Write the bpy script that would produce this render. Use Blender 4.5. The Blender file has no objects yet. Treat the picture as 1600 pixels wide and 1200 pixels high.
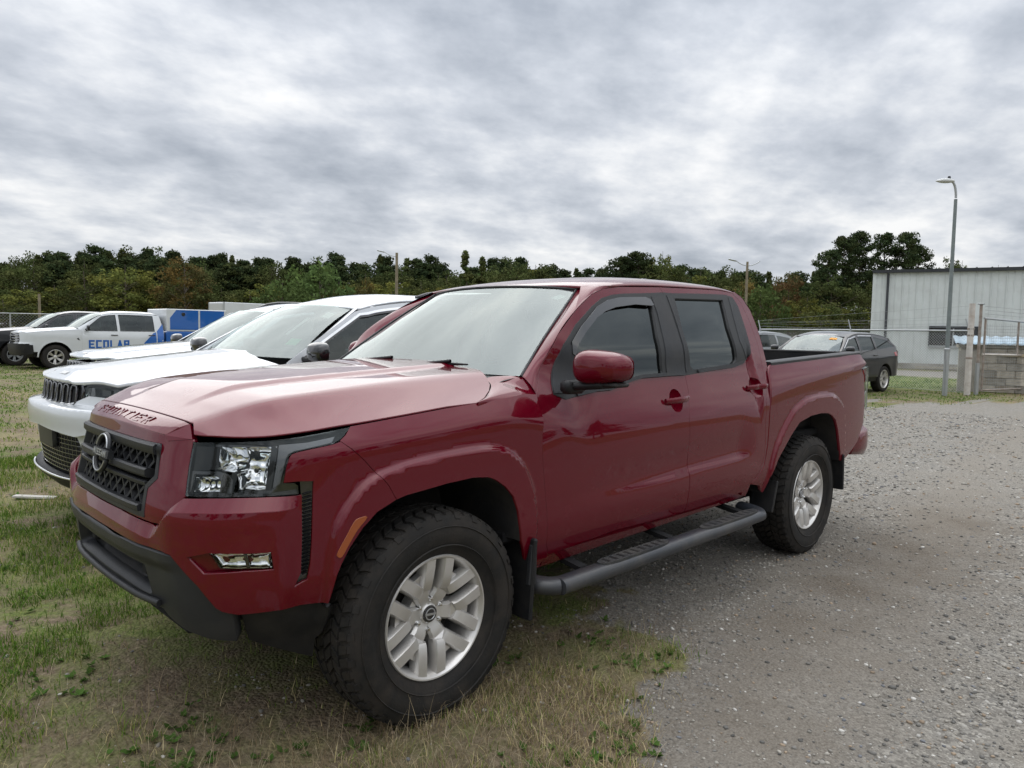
import bpy, bmesh, math, random
import numpy as np
from mathutils import Vector, Matrix
from mathutils.geometry import delaunay_2d_cdt
rng = np.random.default_rng(7); random.seed(7)
scene = bpy.context.scene
COL = scene.collection
R = math.radians
# ------------------------------------------------------------------ camera
cam_d = bpy.data.cameras.new('camera'); cam = bpy.data.objects.new('camera', cam_d); COL.objects.link(cam)
scene.camera = cam
cam_d.sensor_width = 36.0; cam_d.lens = 36.0*1150.31/1600.0; cam_d.clip_start = .05; cam_d.clip_end = 3000
CAM = np.array([1.6891, 2.9717, 1.4534]); YAW, PIT, ROL = R(-134.680), R(-4.0306), R(1.0109)
_fw = Vector((math.cos(PIT)*math.cos(YAW), math.cos(PIT)*math.sin(YAW), math.sin(PIT)))
_r = _fw.cross(Vector((0, 0, 1))).normalized(); _u = _r.cross(_fw)
_r2 = _r*math.cos(ROL)+_u*math.sin(ROL); _u2 = _u*math.cos(ROL)-_r*math.sin(ROL)
M = Matrix((_r2, _u2, -_fw)).transposed().to_4x4(); M.translation = Vector(CAM); cam.matrix_world = M
# ------------------------------------------------------------------ sky, sun, exposure
SUN_EL, SUN_AZ = R(43), R(-114)            # azimuth of the sun, measured from +X towards +Y
world = bpy.data.worlds.new('World'); scene.world = world; world.use_nodes = True
nt = world.node_tree; N, L = nt.nodes, nt.links; N.clear()
def wn(t, **k):
    n = N.new(t)
    for a, b in k.items(): setattr(n, a, b)
    return n
def wmath(op, a, b=None, c=None, clamp=False):
    n = wn('ShaderNodeMath', operation=op, use_clamp=clamp)
    for i, q in enumerate((a, b, c)):
        if q is None: continue
        if isinstance(q, (int, float)): n.inputs[i].default_value = q
        else: L.new(q, n.inputs[i])
    return n.outputs[0]
tc = wn('ShaderNodeTexCoord'); sx = wn('ShaderNodeSeparateXYZ'); L.new(tc.outputs['Generated'], sx.inputs[0])
zc = wmath('MAXIMUM', sx.outputs[2], 0.0)
den = wmath('ADD', zc, 0.24)
cx = wn('ShaderNodeCombineXYZ'); L.new(wmath('DIVIDE', sx.outputs[0], den), cx.inputs[0]); L.new(wmath('DIVIDE', sx.outputs[1], den), cx.inputs[1])
mp = wn('ShaderNodeMapping'); L.new(cx.outputs[0], mp.inputs[0]); mp.inputs['Rotation'].default_value = (0, 0, R(42)); mp.inputs['Scale'].default_value = (1.0, 1.2, 1); mp.inputs['Location'].default_value = (3.7, 1.9, 0)
def wnoise(scale, detail, rough, w=0., dist=0.):
    n = wn('ShaderNodeTexNoise', noise_dimensions='2D'); n.inputs['Scale'].default_value = scale; n.inputs['Detail'].default_value = detail
    n.inputs['Roughness'].default_value = rough; n.inputs['Distortion'].default_value = dist
    va = wn('ShaderNodeVectorMath', operation='ADD'); L.new(mp.outputs[0], va.inputs[0]); va.inputs[1].default_value = (w*3.1, w*1.7, 0); L.new(va.outputs[0], n.inputs['Vector']); return n.outputs['Fac']
n1 = wnoise(1.35, 6, .54, 1.3, .0); n2 = wnoise(4.6, 5, .58, 4.1, .0); n3 = wnoise(.40, 2, .5, 7.7)
cl = wmath('ADD', wmath('ADD', wmath('MULTIPLY', n1, .62), wmath('MULTIPLY', n2, .28)), wmath('MULTIPLY', n3, .24))
ramp = wn('ShaderNodeValToRGB'); L.new(cl, ramp.inputs[0]); e = ramp.color_ramp.elements
e[0].position = .38; e[0].color = (.385, .425, .49, 1); e[1].position = .715; e[1].color = (1.02, 1.02, 1.02, 1)
k = e.new(.465); k.color = (.50, .54, .605, 1)
k = e.new(.545); k.color = (.63, .667, .73, 1)
k = e.new(.62); k.color = (.80, .825, .865, 1)
# an overcast vault is brighter overhead than at the horizon
grad = wmath('ADD', wmath('MULTIPLY', wmath('POWER', zc, 2.4), 2.1), .92)
hz = wn('ShaderNodeMapRange'); L.new(sx.outputs[2], hz.inputs[0]); hz.inputs[1].default_value = -.02; hz.inputs[2].default_value = .10
mixh = wn('ShaderNodeMix', data_type='RGBA'); L.new(hz.outputs[0], mixh.inputs[0]); mixh.inputs[6].default_value = (.60, .635, .68, 1); L.new(ramp.outputs[0], mixh.inputs[7])
vs = wn('ShaderNodeVectorMath', operation='SCALE'); L.new(mixh.outputs[2], vs.inputs[0]); L.new(grad, vs.inputs[3])
sky = wn('ShaderNodeTexSky', sky_type='NISHITA', sun_disc=False, sun_elevation=SUN_EL, sun_rotation=math.pi/2-SUN_AZ)
b1 = wn('ShaderNodeBackground'); L.new(sky.outputs[0], b1.inputs[0]); b1.inputs[1].default_value = .06
b2 = wn('ShaderNodeBackground'); L.new(vs.outputs[0], b2.inputs[0]); b2.inputs[1].default_value = 1.0
mx = wn('ShaderNodeMixShader'); mx.inputs[0].default_value = .93; L.new(b1.outputs[0], mx.inputs[1]); L.new(b2.outputs[0], mx.inputs[2])
wo = wn('ShaderNodeOutputWorld'); L.new(mx.outputs[0], wo.inputs[0])
sun_d = bpy.data.lights.new('sun', 'SUN'); sun = bpy.data.objects.new('sun', sun_d); COL.objects.link(sun)
sun_d.energy = 1.3; sun_d.angle = R(66); sun_d.color = (1, .965, .92)
sun.rotation_euler = Vector((-math.cos(SUN_EL)*math.cos(SUN_AZ), -math.cos(SUN_EL)*math.sin(SUN_AZ), -math.sin(SUN_EL))).to_track_quat('-Z', 'Y').to_euler()
scene.view_settings.view_transform = 'Standard'; scene.view_settings.look = 'None'; scene.view_settings.exposure = 0.08; scene.view_settings.gamma = 1.0; scene.view_settings.use_curve_mapping = False
scene.cycles.max_bounces = 6; scene.cycles.transparent_max_bounces = 16; scene.cycles.glossy_bounces = 3; scene.cycles.diffuse_bounces = 2; scene.cycles.transmission_bounces = 3
world.cycles.sampling_method = 'MANUAL'; world.cycles.sample_map_resolution = 512
scene.cycles.caustics_reflective = False; scene.cycles.caustics_refractive = False; scene.cycles.use_denoising = True; scene.cycles.use_adaptive_sampling = True; scene.cycles.adaptive_threshold = .02
# ------------------------------------------------------------------ helpers
def link(o, parent=None):
    COL.objects.link(o)
    if parent is not None: o.parent = parent
    return o
def tag(o, label=None, cat=None, group=None, kind=None):
    for k, v in (('label', label), ('category', cat), ('group', group), ('kind', kind)):
        if v: o[k] = v
    return o
def empty(name, loc=(0, 0, 0), rz=0., parent=None):
    o = bpy.data.objects.new(name, None); o.empty_display_size = .2; o.location = loc; o.rotation_euler = (0, 0, rz); return link(o, parent)
def mk(name, V, F, mat, parent=None, smooth=False, sharp=None, normals=None, mats=None, fmat=None):
    me = bpy.data.meshes.new(name)
    me.from_pydata([tuple(map(float, v)) for v in V], [], [tuple(map(int, f)) for f in F])
    if mats: [me.materials.append(m) for m in mats]
    elif mat is not None: me.materials.append(mat)
    if fmat is not None: me.polygons.foreach_set('material_index', np.asarray(fmat, np.int32))
    if smooth or sharp is not None: me.shade_smooth()
    if sharp is not None: me.set_sharp_from_angle(angle=R(sharp))
    if normals is not None: me.normals_split_custom_set_from_vertices([tuple(map(float, n)) for n in normals])
    me.update()
    return link(bpy.data.objects.new(name, me), parent)
def mk_fast(name, V, tris, mat, parent=None, mats=None, fmat=None, smooth=False):        # big triangle / quad soups
    V = np.asarray(V, np.float32); tris = np.asarray(tris, np.int32); k = tris.shape[1]; me = bpy.data.meshes.new(name)
    me.vertices.add(len(V)); me.vertices.foreach_set('co', V.ravel()); me.loops.add(tris.size); me.loops.foreach_set('vertex_index', tris.ravel())
    me.polygons.add(len(tris)); me.polygons.foreach_set('loop_start', np.arange(len(tris), dtype=np.int32)*k)
    for m in (mats or [mat]): me.materials.append(m)
    if fmat is not None: me.polygons.foreach_set('material_index', np.asarray(fmat, np.int32))
    me.update(calc_edges=True)
    if smooth: me.shade_smooth()
    me.validate(); return link(bpy.data.objects.new(name, me), parent)
class MB:                                                        # collects simple shapes into one mesh
    def __init__(s): s.V = []; s.F = []
    def add(s, V, F):
        b = len(s.V); s.V += [tuple(v) for v in V]; s.F += [tuple(i+b for i in f) for f in F]; return s
    def box(s, c, d, rot=None, taper=(1, 1), bev=0.):
        x, y, z = (q/2 for q in d)
        if bev > 0:
            P = []; b = bev
            for zz, ins in ((-z, b), (-z+b, 0), (z-b, 0), (z, b)):
                tx = 1 if zz < 0 else taper[0]; ty = 1 if zz < 0 else taper[1]; X = (x-ins)*tx; Y = (y-ins)*ty; q = b if ins == 0 else b*.4
                P += [(X, -Y+q, zz), (X, Y-q, zz), (X-q, Y, zz), (-X+q, Y, zz), (-X, Y-q, zz), (-X, -Y+q, zz), (-X+q, -Y, zz), (X-q, -Y, zz)]
            F = [tuple(range(7, -1, -1)), tuple(range(24, 32))]
            for k in range(3):
                for i in range(8): j = (i+1) % 8; F.append((k*8+i, k*8+j, k*8+8+j, k*8+8+i))
        else:
            tx, ty = taper
            P = [(-x, -y, -z), (x, -y, -z), (x, y, -z), (-x, y, -z), (-x*tx, -y*ty, z), (x*tx, -y*ty, z), (x*tx, y*ty, z), (-x*tx, y*ty, z)]
            F = [(3, 2, 1, 0), (4, 5, 6, 7), (0, 1, 5, 4), (1, 2, 6, 5), (2, 3, 7, 6), (3, 0, 4, 7)]
        m = rot if rot is not None else Matrix.Identity(3); c = Vector(c)
        return s.add([m @ Vector(p)+c for p in P], F)
    def tube(s, pts, r, n=10, caps=True, closed=False):
        pts = [Vector(p) for p in pts]; m = len(pts); rs = r if hasattr(r, '__len__') else [r]*m; V = []; F = []
        ref = None
        for i, p in enumerate(pts):
            if closed: t = (pts[(i+1) % m]-pts[i-1]).normalized()
            else: t = (pts[min(i+1, m-1)]-pts[max(i-1, 0)]).normalized()
            if ref is None:
                ref = t.orthogonal().normalized()
            ref = (ref-t*ref.dot(t)).normalized(); b = t.cross(ref)
            for k in range(n):
                a = 2*math.pi*k/n; V.append(p+(ref*math.cos(a)+b*math.sin(a))*rs[i])
        for i in range(m if closed else m-1):
            for k in range(n):
                a = i*n+k; b = i*n+(k+1) % n; c = ((i+1) % m)*n; F.append((a, b, c+(k+1) % n, c+k))
        if caps and not closed: F.append(tuple(range(n-1, -1, -1))); F.append(tuple(range((m-1)*n, m*n)))
        return s.add(V, F)
    def lathe(s, prof, n=48, axis='Y', c=(0, 0, 0), closed=False):
        V = []; F = []; m = len(prof)
        for k in range(n):
            a = 2*math.pi*k/n; ca, sa = math.cos(a), math.sin(a)
            for (r, h) in prof:
                p = (r*ca, h, r*sa) if axis == 'Y' else ((r*ca, r*sa, h) if axis == 'Z' else (h, r*ca, r*sa))
                V.append((p[0]+c[0], p[1]+c[1], p[2]+c[2]))
        for k in range(n):
            for i in range(m if closed else m-1):
                a = k*m+i; b = k*m+(i+1) % m; d = ((k+1) % n)*m+i; e = ((k+1) % n)*m+(i+1) % m
                F.append((a, b, e, d) if axis != 'Z' else (a, d, e, b))
        return s.add(V, F)
    def prism(s, poly, h0, h1, fn):                              # poly 2D extruded; fn(u,v,h)->xyz
        n = len(poly); V = [fn(u, v, h0) for u, v in poly]+[fn(u, v, h1) for u, v in poly]
        F = [tuple(range(n-1, -1, -1)), tuple(range(n, 2*n))]+[(i, (i+1) % n, n+(i+1) % n, n+i) for i in range(n)]
        return s.add(V, F)
    def build(s, name, mat, parent=None, smooth=None, fix=True):
        me = bpy.data.meshes.new(name); me.from_pydata([tuple(map(float, v)) for v in s.V], [], s.F)
        if fix:
            bm = bmesh.new(); bm.from_mesh(me); bmesh.ops.recalc_face_normals(bm, faces=bm.faces); bm.to_mesh(me); bm.free()
        me.materials.append(mat)
        if smooth is not None: me.shade_smooth(); me.set_sharp_from_angle(angle=R(smooth))
        return link(bpy.data.objects.new(name, me), parent)
def grid_mesh(name, P, mat, parent=None, flip=False, smooth=True, solid=0., sharp=None):        # P: (a,b,3) array
    a, b = P.shape[:2]; V = P.reshape(-1, 3); F = []
    for i in range(a-1):
        for j in range(b-1):
            f = (i*b+j, i*b+j+1, (i+1)*b+j+1, (i+1)*b+j); F.append(f[::-1] if flip else f)
    o = mk(name, V, F, mat, parent, smooth=smooth, sharp=sharp)
    if solid: m = o.modifiers.new('solid', 'SOLIDIFY'); m.thickness = solid; m.offset = -1
    return o
def resample(poly, step, closed=True):
    out = []; n = len(poly)
    for i in range(n if closed else n-1):
        a = np.array(poly[i], float); b = np.array(poly[(i+1) % n], float); k = max(1, int(math.ceil(np.hypot(*(b-a))/step)))
        out += [tuple(a+(b-a)*j/k) for j in range(k)]
    if not closed: out.append(tuple(poly[-1]))
    return out
def smooth_poly(poly, closed=False, per=6):                        # centripetal-ish Catmull-Rom through the points
    P = np.array(poly, float); n = len(P); out = []
    for i in range(n if closed else n-1):
        p0 = P[(i-1) % n] if closed or i > 0 else 2*P[0]-P[1]; p1 = P[i]; p2 = P[(i+1) % n]; p3 = P[(i+2) % n] if closed or i+2 < n else 2*P[-1]-P[-2]
        for k in range(per):
            t = k/per; out.append(.5*((2*p1)+(-p0+p2)*t+(2*p0-5*p1+4*p2-p3)*t*t+(-p0+3*p1-3*p2+p3)*t**3))
    if not closed: out.append(P[-1])
    return [tuple(p) for p in out]
def area2(p): p = np.array(p); q = np.roll(p, -1, 0); return .5*np.sum(p[:, 0]*q[:, 1]-q[:, 0]*p[:, 1])
def inset(poly, d):                                               # move a closed outline inwards by d
    if area2(poly) < 0: poly = poly[::-1]
    P = np.array(poly, float); n = len(P); out = []
    for i in range(n):
        e1 = P[i]-P[i-1]; e2 = P[(i+1) % n]-P[i]; e1 /= np.hypot(*e1)+1e-12; e2 /= np.hypot(*e2)+1e-12
        n1 = np.array((-e1[1], e1[0])); n2 = np.array((-e2[1], e2[0])); b = n1+n2; L_ = max(.35, b.dot(b)/2)
        out.append(tuple(P[i]+b/(2*L_)*d))
    return out
PCACHE = {}
def panel(name, poly, fn, parent, mat, step=.02, holes=(), flange=.014, side=1, sgn=1, extra=None, lift=0., eps=1.5e-3, thin=False):
    """A sheet-metal panel: outline (u,v) triangulated, mapped by fn onto the body surface, exact normals, edges turned in."""
    key = (name, len(poly), tuple(np.round(np.array(poly).sum(0), 5)), round(lift, 5), id(parent.parent) if parent is not None and parent.parent else id(parent), len(holes))
    if side < 0 and key in PCACHE:
        V, NN, FF = PCACHE.pop(key); return mk(name, V*[1, -1, 1], [f[::-1] for f in FF], mat, parent, smooth=True, normals=NN*[1, -1, 1])
    if area2(poly) < 0: poly = list(poly)[::-1]
    loops = [resample(poly, step)]
    for h in holes: h = list(h)[::-1] if area2(h) > 0 else list(h); loops.append(resample(h, step))
    pu = np.array(poly); lo = pu.min(0); hi = pu.max(0)
    gx, gy = np.meshgrid(np.arange(lo[0]+step*.5, hi[0], step), np.arange(lo[1]+step*.5, hi[1], step)); gx[1::2] += step*.5
    gx, gy = gx.ravel(), gy.ravel(); ok = polydist(gx, gy, loops[0]) > step*.45
    for h in loops[1:]: ok &= polydist(gx, gy, h) < -step*.45
    pts = []; edges = []
    for lp in loops: b = len(pts); pts += lp; edges += [(b+i, b+(i+1) % len(lp)) for i in range(len(lp))]
    nb = len(pts); pts += list(zip(gx[ok], gy[ok]))
    if extra is not None and len(extra):
        ex = np.array(extra); k = polydist(ex[:, 0], ex[:, 1], loops[0]) > step*.2
        for h in loops[1:]: k &= polydist(ex[:, 0], ex[:, 1], h) < -step*.2
        ex = ex[k]; cell = step*.62; occ = set()
        for q in np.round(ex/cell).astype(int): occ.update({(q[0]+i, q[1]+j) for i in (-1, 0, 1) for j in (-1, 0, 1)} if False else {(q[0], q[1])})
        g_ = pts[nb:]; kk = [tuple(np.round(np.array(p)/cell).astype(int)) for p in g_]; pts = pts[:nb]+[p for p, q in zip(g_, kk) if q not in occ]+[tuple(q) for q in ex]
    vs, es, fs, ov, oe, of = delaunay_2d_cdt([Vector(p) for p in pts], edges, [], 0, 1e-7)
    uv = np.array([tuple(v) for v in vs]); F = np.array([f for f in fs if len(f) == 3])
    c = uv[F].mean(1); ok = polydist(c[:, 0], c[:, 1], loops[0]) > 0
    for h in loops[1:]: ok &= polydist(c[:, 0], c[:, 1], h) < 0
    F = F[ok]
    def pn(u, v):
        P = fn(u, v); du = fn(u+eps, v)-fn(u-eps, v); dv = fn(u, v+eps)-fn(u, v-eps); n = np.cross(du, dv)*sgn
        n /= np.linalg.norm(n, axis=1, keepdims=True)+1e-12; return P+n*lift, n
    P, Nn = pn(uv[:, 0], uv[:, 1])
    fnorm = np.cross(P[F[:, 1]]-P[F[:, 0]], P[F[:, 2]]-P[F[:, 0]]); fl = np.einsum('ij,ij->i', fnorm, Nn[F[:, 0]]) < 0; F[fl] = F[fl][:, ::-1]
    V = [P]; NN = [Nn]; FF = [tuple(f) for f in F]; b = len(P)
    if flange:
        for lp in loops:
            q = np.array(lp); A, n = pn(q[:, 0], q[:, 1]); t = np.roll(A, -1, 0)-np.roll(A, 1, 0); m = np.cross(t, n)*sgn; m /= np.linalg.norm(m, axis=1, keepdims=True)+1e-12
            # m points away from the sheet (outline runs counter-clockwise, holes clockwise)
            m = m if sgn > 0 else m
            n1 = n+m; n1 /= np.linalg.norm(n1, axis=1, keepdims=True)+1e-12
            k = len(lp); r = min(.003, flange*.3); V += [A, A-n*r+m*r*.35, A-n*flange+m*r*.35]; NN += [n, n1, m]
            for ring in (0, 1):
                for i in range(k):
                    j = (i+1) % k; f = (b+ring*k+i, b+ring*k+k+i, b+ring*k+k+j, b+ring*k+j); FF.append(f if sgn > 0 else f[::-1])
            b += 3*k
    V = np.concatenate(V); NN = np.concatenate(NN)
    if side > 0: PCACHE[key] = (V, NN, FF)
    if side < 0: V = V*[1, -1, 1]; NN = NN*[1, -1, 1]; FF = [f[::-1] for f in FF]
    return mk(name, V, FF, mat, parent, smooth=True, normals=NN)
def loft(name, A, B, mat, parent=None, n=6, bulge=None, side=1, flip=False, solid=0., sharp=None):   # skin between two polylines of equal length
    A = np.array(A, float); B = np.array(B, float); t = np.linspace(0, 1, n)[None, :, None]; P = A[:, None]*(1-t)+B[:, None]*t
    if bulge is not None: P = P+np.asarray(bulge, float)*(4*t*(1-t))
    if side < 0: P = P*[1, -1, 1]
    return grid_mesh(name, P, mat, parent, flip=flip ^ (side < 0), solid=solid, sharp=sharp)
def copy_tree(o, parent=None):
    c = o.copy(); COL.objects.link(c); c.parent = parent
    for ch in list(o.children): copy_tree(ch, c)
    return c
# ------------------------------------------------------------------ materials
def newmat(name):
    m = bpy.data.materials.new(name); m.use_nodes = True; t = m.node_tree; t.nodes.clear(); return m, t
class NT:
    def __init__(s, t): s.t = t
    def n(s, ty, **k):
        x = s.t.nodes.new(ty)
        for a, b in k.items(): setattr(x, a, b)
        return x
    def l(s, a, b): s.t.links.new(a, b)
    def set(s, inp, v):
        if hasattr(v, 'is_linked') or hasattr(v, 'links'): s.l(v, inp)
        else:
            try: inp.default_value = v
            except Exception: inp.default_value = tuple(v)+(1,)
    def math(s, op, a, b=0., clamp=False):
        x = s.n('ShaderNodeMath', operation=op, use_clamp=clamp); s.set(x.inputs[0], a); s.set(x.inputs[1], b); return x.outputs[0]
    def coord(s, which='Object'): return s.n('ShaderNodeTexCoord').outputs[which]
    def noise(s, scale, detail=3, rough=.55, vec=None, dist=0., out='Fac'):
        x = s.n('ShaderNodeTexNoise'); x.inputs['Scale'].default_value = scale; x.inputs['Detail'].default_value = detail; x.inputs['Roughness'].default_value = rough; x.inputs['Distortion'].default_value = dist
        if vec is not None: s.l(vec, x.inputs['Vector'])
        return x.outputs[out]
    def ramp(s, fac, stops):
        x = s.n('ShaderNodeValToRGB'); s.l(fac, x.inputs[0]); e = x.color_ramp.elements
        while len(e) > 1: e.remove(e[-1])
        e[0].position = stops[0][0]; e[0].color = (*stops[0][1], 1) if len(stops[0][1]) == 3 else stops[0][1]
        for p, c in stops[1:]: k = e.new(p); k.color = (*c, 1) if len(c) == 3 else c
        return x.outputs[0]
    def mix(s, f, a, b, mode='MIX'):
        x = s.n('ShaderNodeMix', data_type='RGBA', blend_type=mode); s.set(x.inputs[0], f)
        for i, q in ((6, a), (7, b)):
            if hasattr(q, 'links'): s.l(q, x.inputs[i])
            else: x.inputs[i].default_value = (*q, 1) if len(q) == 3 else q
        return x.outputs[2]
    def bump(s, h, strength=.3, dist=.01, nrm=None):
        x = s.n('ShaderNodeBump'); x.inputs['Strength'].default_value = strength; x.inputs['Distance'].default_value = dist; s.l(h, x.inputs['Height'])
        if nrm is not None: s.l(nrm, x.inputs['Normal'])
        return x.outputs[0]
    def bsdf(s, **k):
        x = s.n('ShaderNodeBsdfPrincipled')
        for a, v in k.items():
            i = x.inputs[a.replace('_', ' ')]
            if hasattr(v, 'links'): s.l(v, i)
            elif isinstance(v, (tuple, list)) and len(v) == 3 and i.type == 'RGBA': i.default_value = (*v, 1)
            else: i.default_value = v
        return x
    def out(s, sh, disp=None):
        o = s.n('ShaderNodeOutputMaterial'); s.l(sh.outputs[0] if hasattr(sh, 'outputs') else sh, o.inputs[0])
        if disp is not None: s.l(disp, o.inputs[2])
def simple(name, col, rough=.5, metal=0., coat=0., coatr=.03, var=.0, scale=8., bump=0., bscale=120., spec=.5, dirt=0., dirtc=(.16, .14, .11)):
    m, t = newmat(name); s = NT(t); co = s.coord(); c = col; kw = {}
    if var:
        f = s.noise(scale, 4, .6, co); c = s.ramp(f, [(.25, tuple(q*(1-var) for q in col)), (.75, tuple(min(1, q*(1+var)) for q in col))])
    if dirt:
        f = s.ramp(s.noise(scale*.7, 6, .65, co, .4), [(.42, (0, 0, 0)), (.75, (dirt,)*3)]); c = s.mix(f, c, dirtc)
    if bump: kw['Normal'] = s.bump(s.noise(bscale, 3, .6, co), bump, .004)
    b = s.bsdf(Base_Color=c, Roughness=rough, Metallic=metal, Coat_Weight=coat, Coat_Roughness=coatr, Specular_IOR_Level=spec, **kw); s.out(b); return m
def paint(name, col, flake=.0, metal=0., rough=.35, dust=.06, coat=1.0, spec=.15, cior=1.5):
    m, t = newmat(name); s = NT(t); co = s.coord()
    d = s.ramp(s.noise(3.0, 6, .65, co, .3), [(.45, (0, 0, 0)), (.85, (dust,)*3)])
    c = s.mix(d, col, (.34, .31, .27)); r = s.math('ADD', s.math('MULTIPLY', s.noise(9., 5, .6, co), .10), rough-.05)
    wave = s.bump(s.noise(2.2, 2, .4, co), .05, .010)
    cr = s.math('ADD', s.math('MULTIPLY', s.noise(5., 4, .6, co), .02), .006)
    b = s.bsdf(Base_Color=c, Metallic=metal, Roughness=r, Specular_IOR_Level=spec, Coat_Weight=coat, Coat_Roughness=cr, Coat_IOR=cior); s.l(wave, b.inputs['Coat Normal']); s.out(b); return m
def glass_mat(name, tint, refl=1.5, rough=.0, streak=0.):
    m, t = newmat(name); s = NT(t); tr = s.n('ShaderNodeBsdfTransparent'); tr.inputs[0].default_value = (*tint, 1)
    g = s.n('ShaderNodeBsdfGlossy'); g.inputs['Roughness'].default_value = rough; g.inputs[0].default_value = (.90, .98, .97, 1)
    fr = s.n('ShaderNodeFresnel'); fr.inputs[0].default_value = refl
    f = fr.outputs[0]
    mx = s.n('ShaderNodeMixShader'); s.l(f, mx.inputs[0]); s.l(tr.outputs[0], mx.inputs[1]); s.l(g.outputs[0], mx.inputs[2])
    if streak:
        co = s.coord(); df = s.n('ShaderNodeBsdfDiffuse'); df.inputs[0].default_value = (.55, .55, .52, 1)
        k = s.ramp(s.noise(4., 6, .7, co, .5), [(.45, (0, 0, 0)), (.85, (streak,)*3)]); m2 = s.n('ShaderNodeMixShader'); s.l(k, m2.inputs[0]); s.l(mx.outputs[0], m2.inputs[1]); s.l(df.outputs[0], m2.inputs[2]); mx = m2
    s.out(mx); return m
RED = paint('red_paint', (.118, .0013, .0095), metal=.15, rough=.26, dust=.002, cior=1.52, spec=.02, coat=.85)
WHITE = paint('white_paint', (.62, .645, .665), rough=.35, dust=.12)
SILVERW = paint('silver_white_paint', (.50, .545, .585), metal=.15, rough=.33, dust=.10)
BLACKP = paint('black_paint', (.012, .013, .015), rough=.3, dust=.008)
GREYP = paint('grey_paint', (.33, .35, .37), metal=.4, rough=.35, dust=.1)
DREDP = paint('dark_red_paint', (.10, .012, .014), metal=.2, rough=.35, dust=.02)
BLUEP = paint('blue_wrap', (.016, .115, .42), rough=.4, dust=.06)
PLASTIC = simple('black_plastic', (.011, .0115, .013), .5, var=.15, bump=.25, bscale=500, dirt=.12, spec=.3)
GPLASTIC = simple('grey_plastic', (.022, .0235, .027), .46, var=.12, bump=.25, bscale=500, dirt=.10, spec=.35)
GLOSSB = simple('gloss_black', (.010, .011, .013), .12, coat=1., coatr=.03, dirt=.12)
RUBBER = simple('tyre_rubber', (.017, .016, .015), .75, var=.25, scale=14, bump=.3, bscale=90, dirt=.45, dirtc=(.060, .047, .036), spec=.3)
SEAL = simple('rubber_seal', (.014, .015, .016), .5)
DARK = simple('dark_void', (.006, .006, .007), .9)
LINER = simple('wheel_liner', (.018, .018, .019), .85, var=.3, scale=6, dirt=.5, dirtc=(.09, .075, .06))
ALLOY = simple('alloy_silver', (.66, .645, .62), .34, metal=.6, coat=.35, coatr=.12, var=.05, scale=10, dirt=.30, dirtc=(.30, .25, .20))
CHROME = simple('chrome', (.80, .81, .82), .10, metal=1., dirt=.12)
STEEL = simple('galvanised_steel', (.42, .44, .45), .45, metal=.6, var=.12, scale=5, dirt=.25, dirtc=(.30, .26, .20))
REFLECT = simple('lamp_reflector', (.86, .87, .88), .09, metal=1.)
AMBER = simple('amber_lens', (.30, .062, .005), .25, coat=.8)
REDLENS = simple('red_lens', (.38, .012, .016), .18, coat=1.)
PSILVER = simple('light_silver', (.52, .53, .54), .30, metal=.8)
DRL = simple('light_guide', (.12, .126, .135), .22, coat=.8)
WSHIELD = glass_mat('windshield_glass', (.60, .72, .68), 2.2, streak=.03)
CLEAR = glass_mat('clear_lens', (.93, .94, .94), 1.42)
PRIVACY = glass_mat('privacy_glass', (.05, .055, .055), 1.75, streak=.02)
TINTED = glass_mat('tinted_glass', (.30, .34, .33), 1.60, streak=.06)
INTER = simple('cabin_trim', (.045, .045, .047), .8, var=.2)
SEATM = simple('seat_cloth', (.07, .07, .072), .9, var=.2, bump=.3, bscale=300)
PAPER = simple('paper_tag', (.75, .74, .70), .6)
FRIT = simple('glass_frit', (.020, .021, .023), .25, coat=.8)
# ---- smooth curves and the red pickup's body surfaces (truck frame: X forward, Y left, Z up; origin under the front axle)
def spline(t, y):
    t = np.asarray(t, float); y = np.asarray(y, float); n = len(t); h = np.diff(t)
    A = np.zeros((n, n)); r = np.zeros((n,) + y.shape[1:]); A[0, 0] = A[-1, -1] = 1
    for i in range(1, n-1):
        A[i, i-1] = h[i-1]; A[i, i] = 2*(h[i-1]+h[i]); A[i, i+1] = h[i]
        r[i] = 6*((y[i+1]-y[i])/h[i] - (y[i]-y[i-1])/h[i-1])
    m = np.linalg.solve(A, r)
    def ev(q):
        q = np.asarray(q, float); i = np.clip(np.searchsorted(t, q)-1, 0, n-2)
        hh = h[i]; a = (t[i+1]-q)/hh; b = (q-t[i])/hh
        if y.ndim > 1: a = a[..., None]; b = b[..., None]; hh = hh[..., None]
        return a*y[i]+b*y[i+1]+((a**3-a)*m[i]+(b**3-b)*m[i+1])*hh*hh/6
    return ev
def pch(t, y):                                   # monotone cubic (no overshoot)
    t = np.asarray(t, float); y = np.asarray(y, float); h = np.diff(t); d = np.diff(y)/h
    m = np.zeros(len(t)); m[0] = d[0]; m[-1] = d[-1]
    for i in range(1, len(t)-1):
        m[i] = 0 if d[i-1]*d[i] <= 0 else 2*d[i-1]*d[i]/(d[i-1]+d[i])
    def ev(q):
        q = np.clip(np.asarray(q, float), t[0], t[-1]); i = np.clip(np.searchsorted(t, q)-1, 0, len(t)-2)
        x = (q-t[i])/h[i]; a = x*x*(3-2*x); b = x*(1-x)**2; c = x*x*(x-1)
        return y[i]*(1-a)+y[i+1]*a+h[i]*(m[i]*b+m[i+1]*c)
    return ev
def sst(a, b, x): t = np.clip((np.asarray(x, float)-a)/(b-a), 0, 1); return t*t*(3-2*t)
def softplus(x, w): return w*np.logaddexp(0, x/w)
def smin(a, b, k): h = np.clip(.5+.5*(b-a)/k, 0, 1); return b*(1-h)+a*h-k*h*(1-h)
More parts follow.
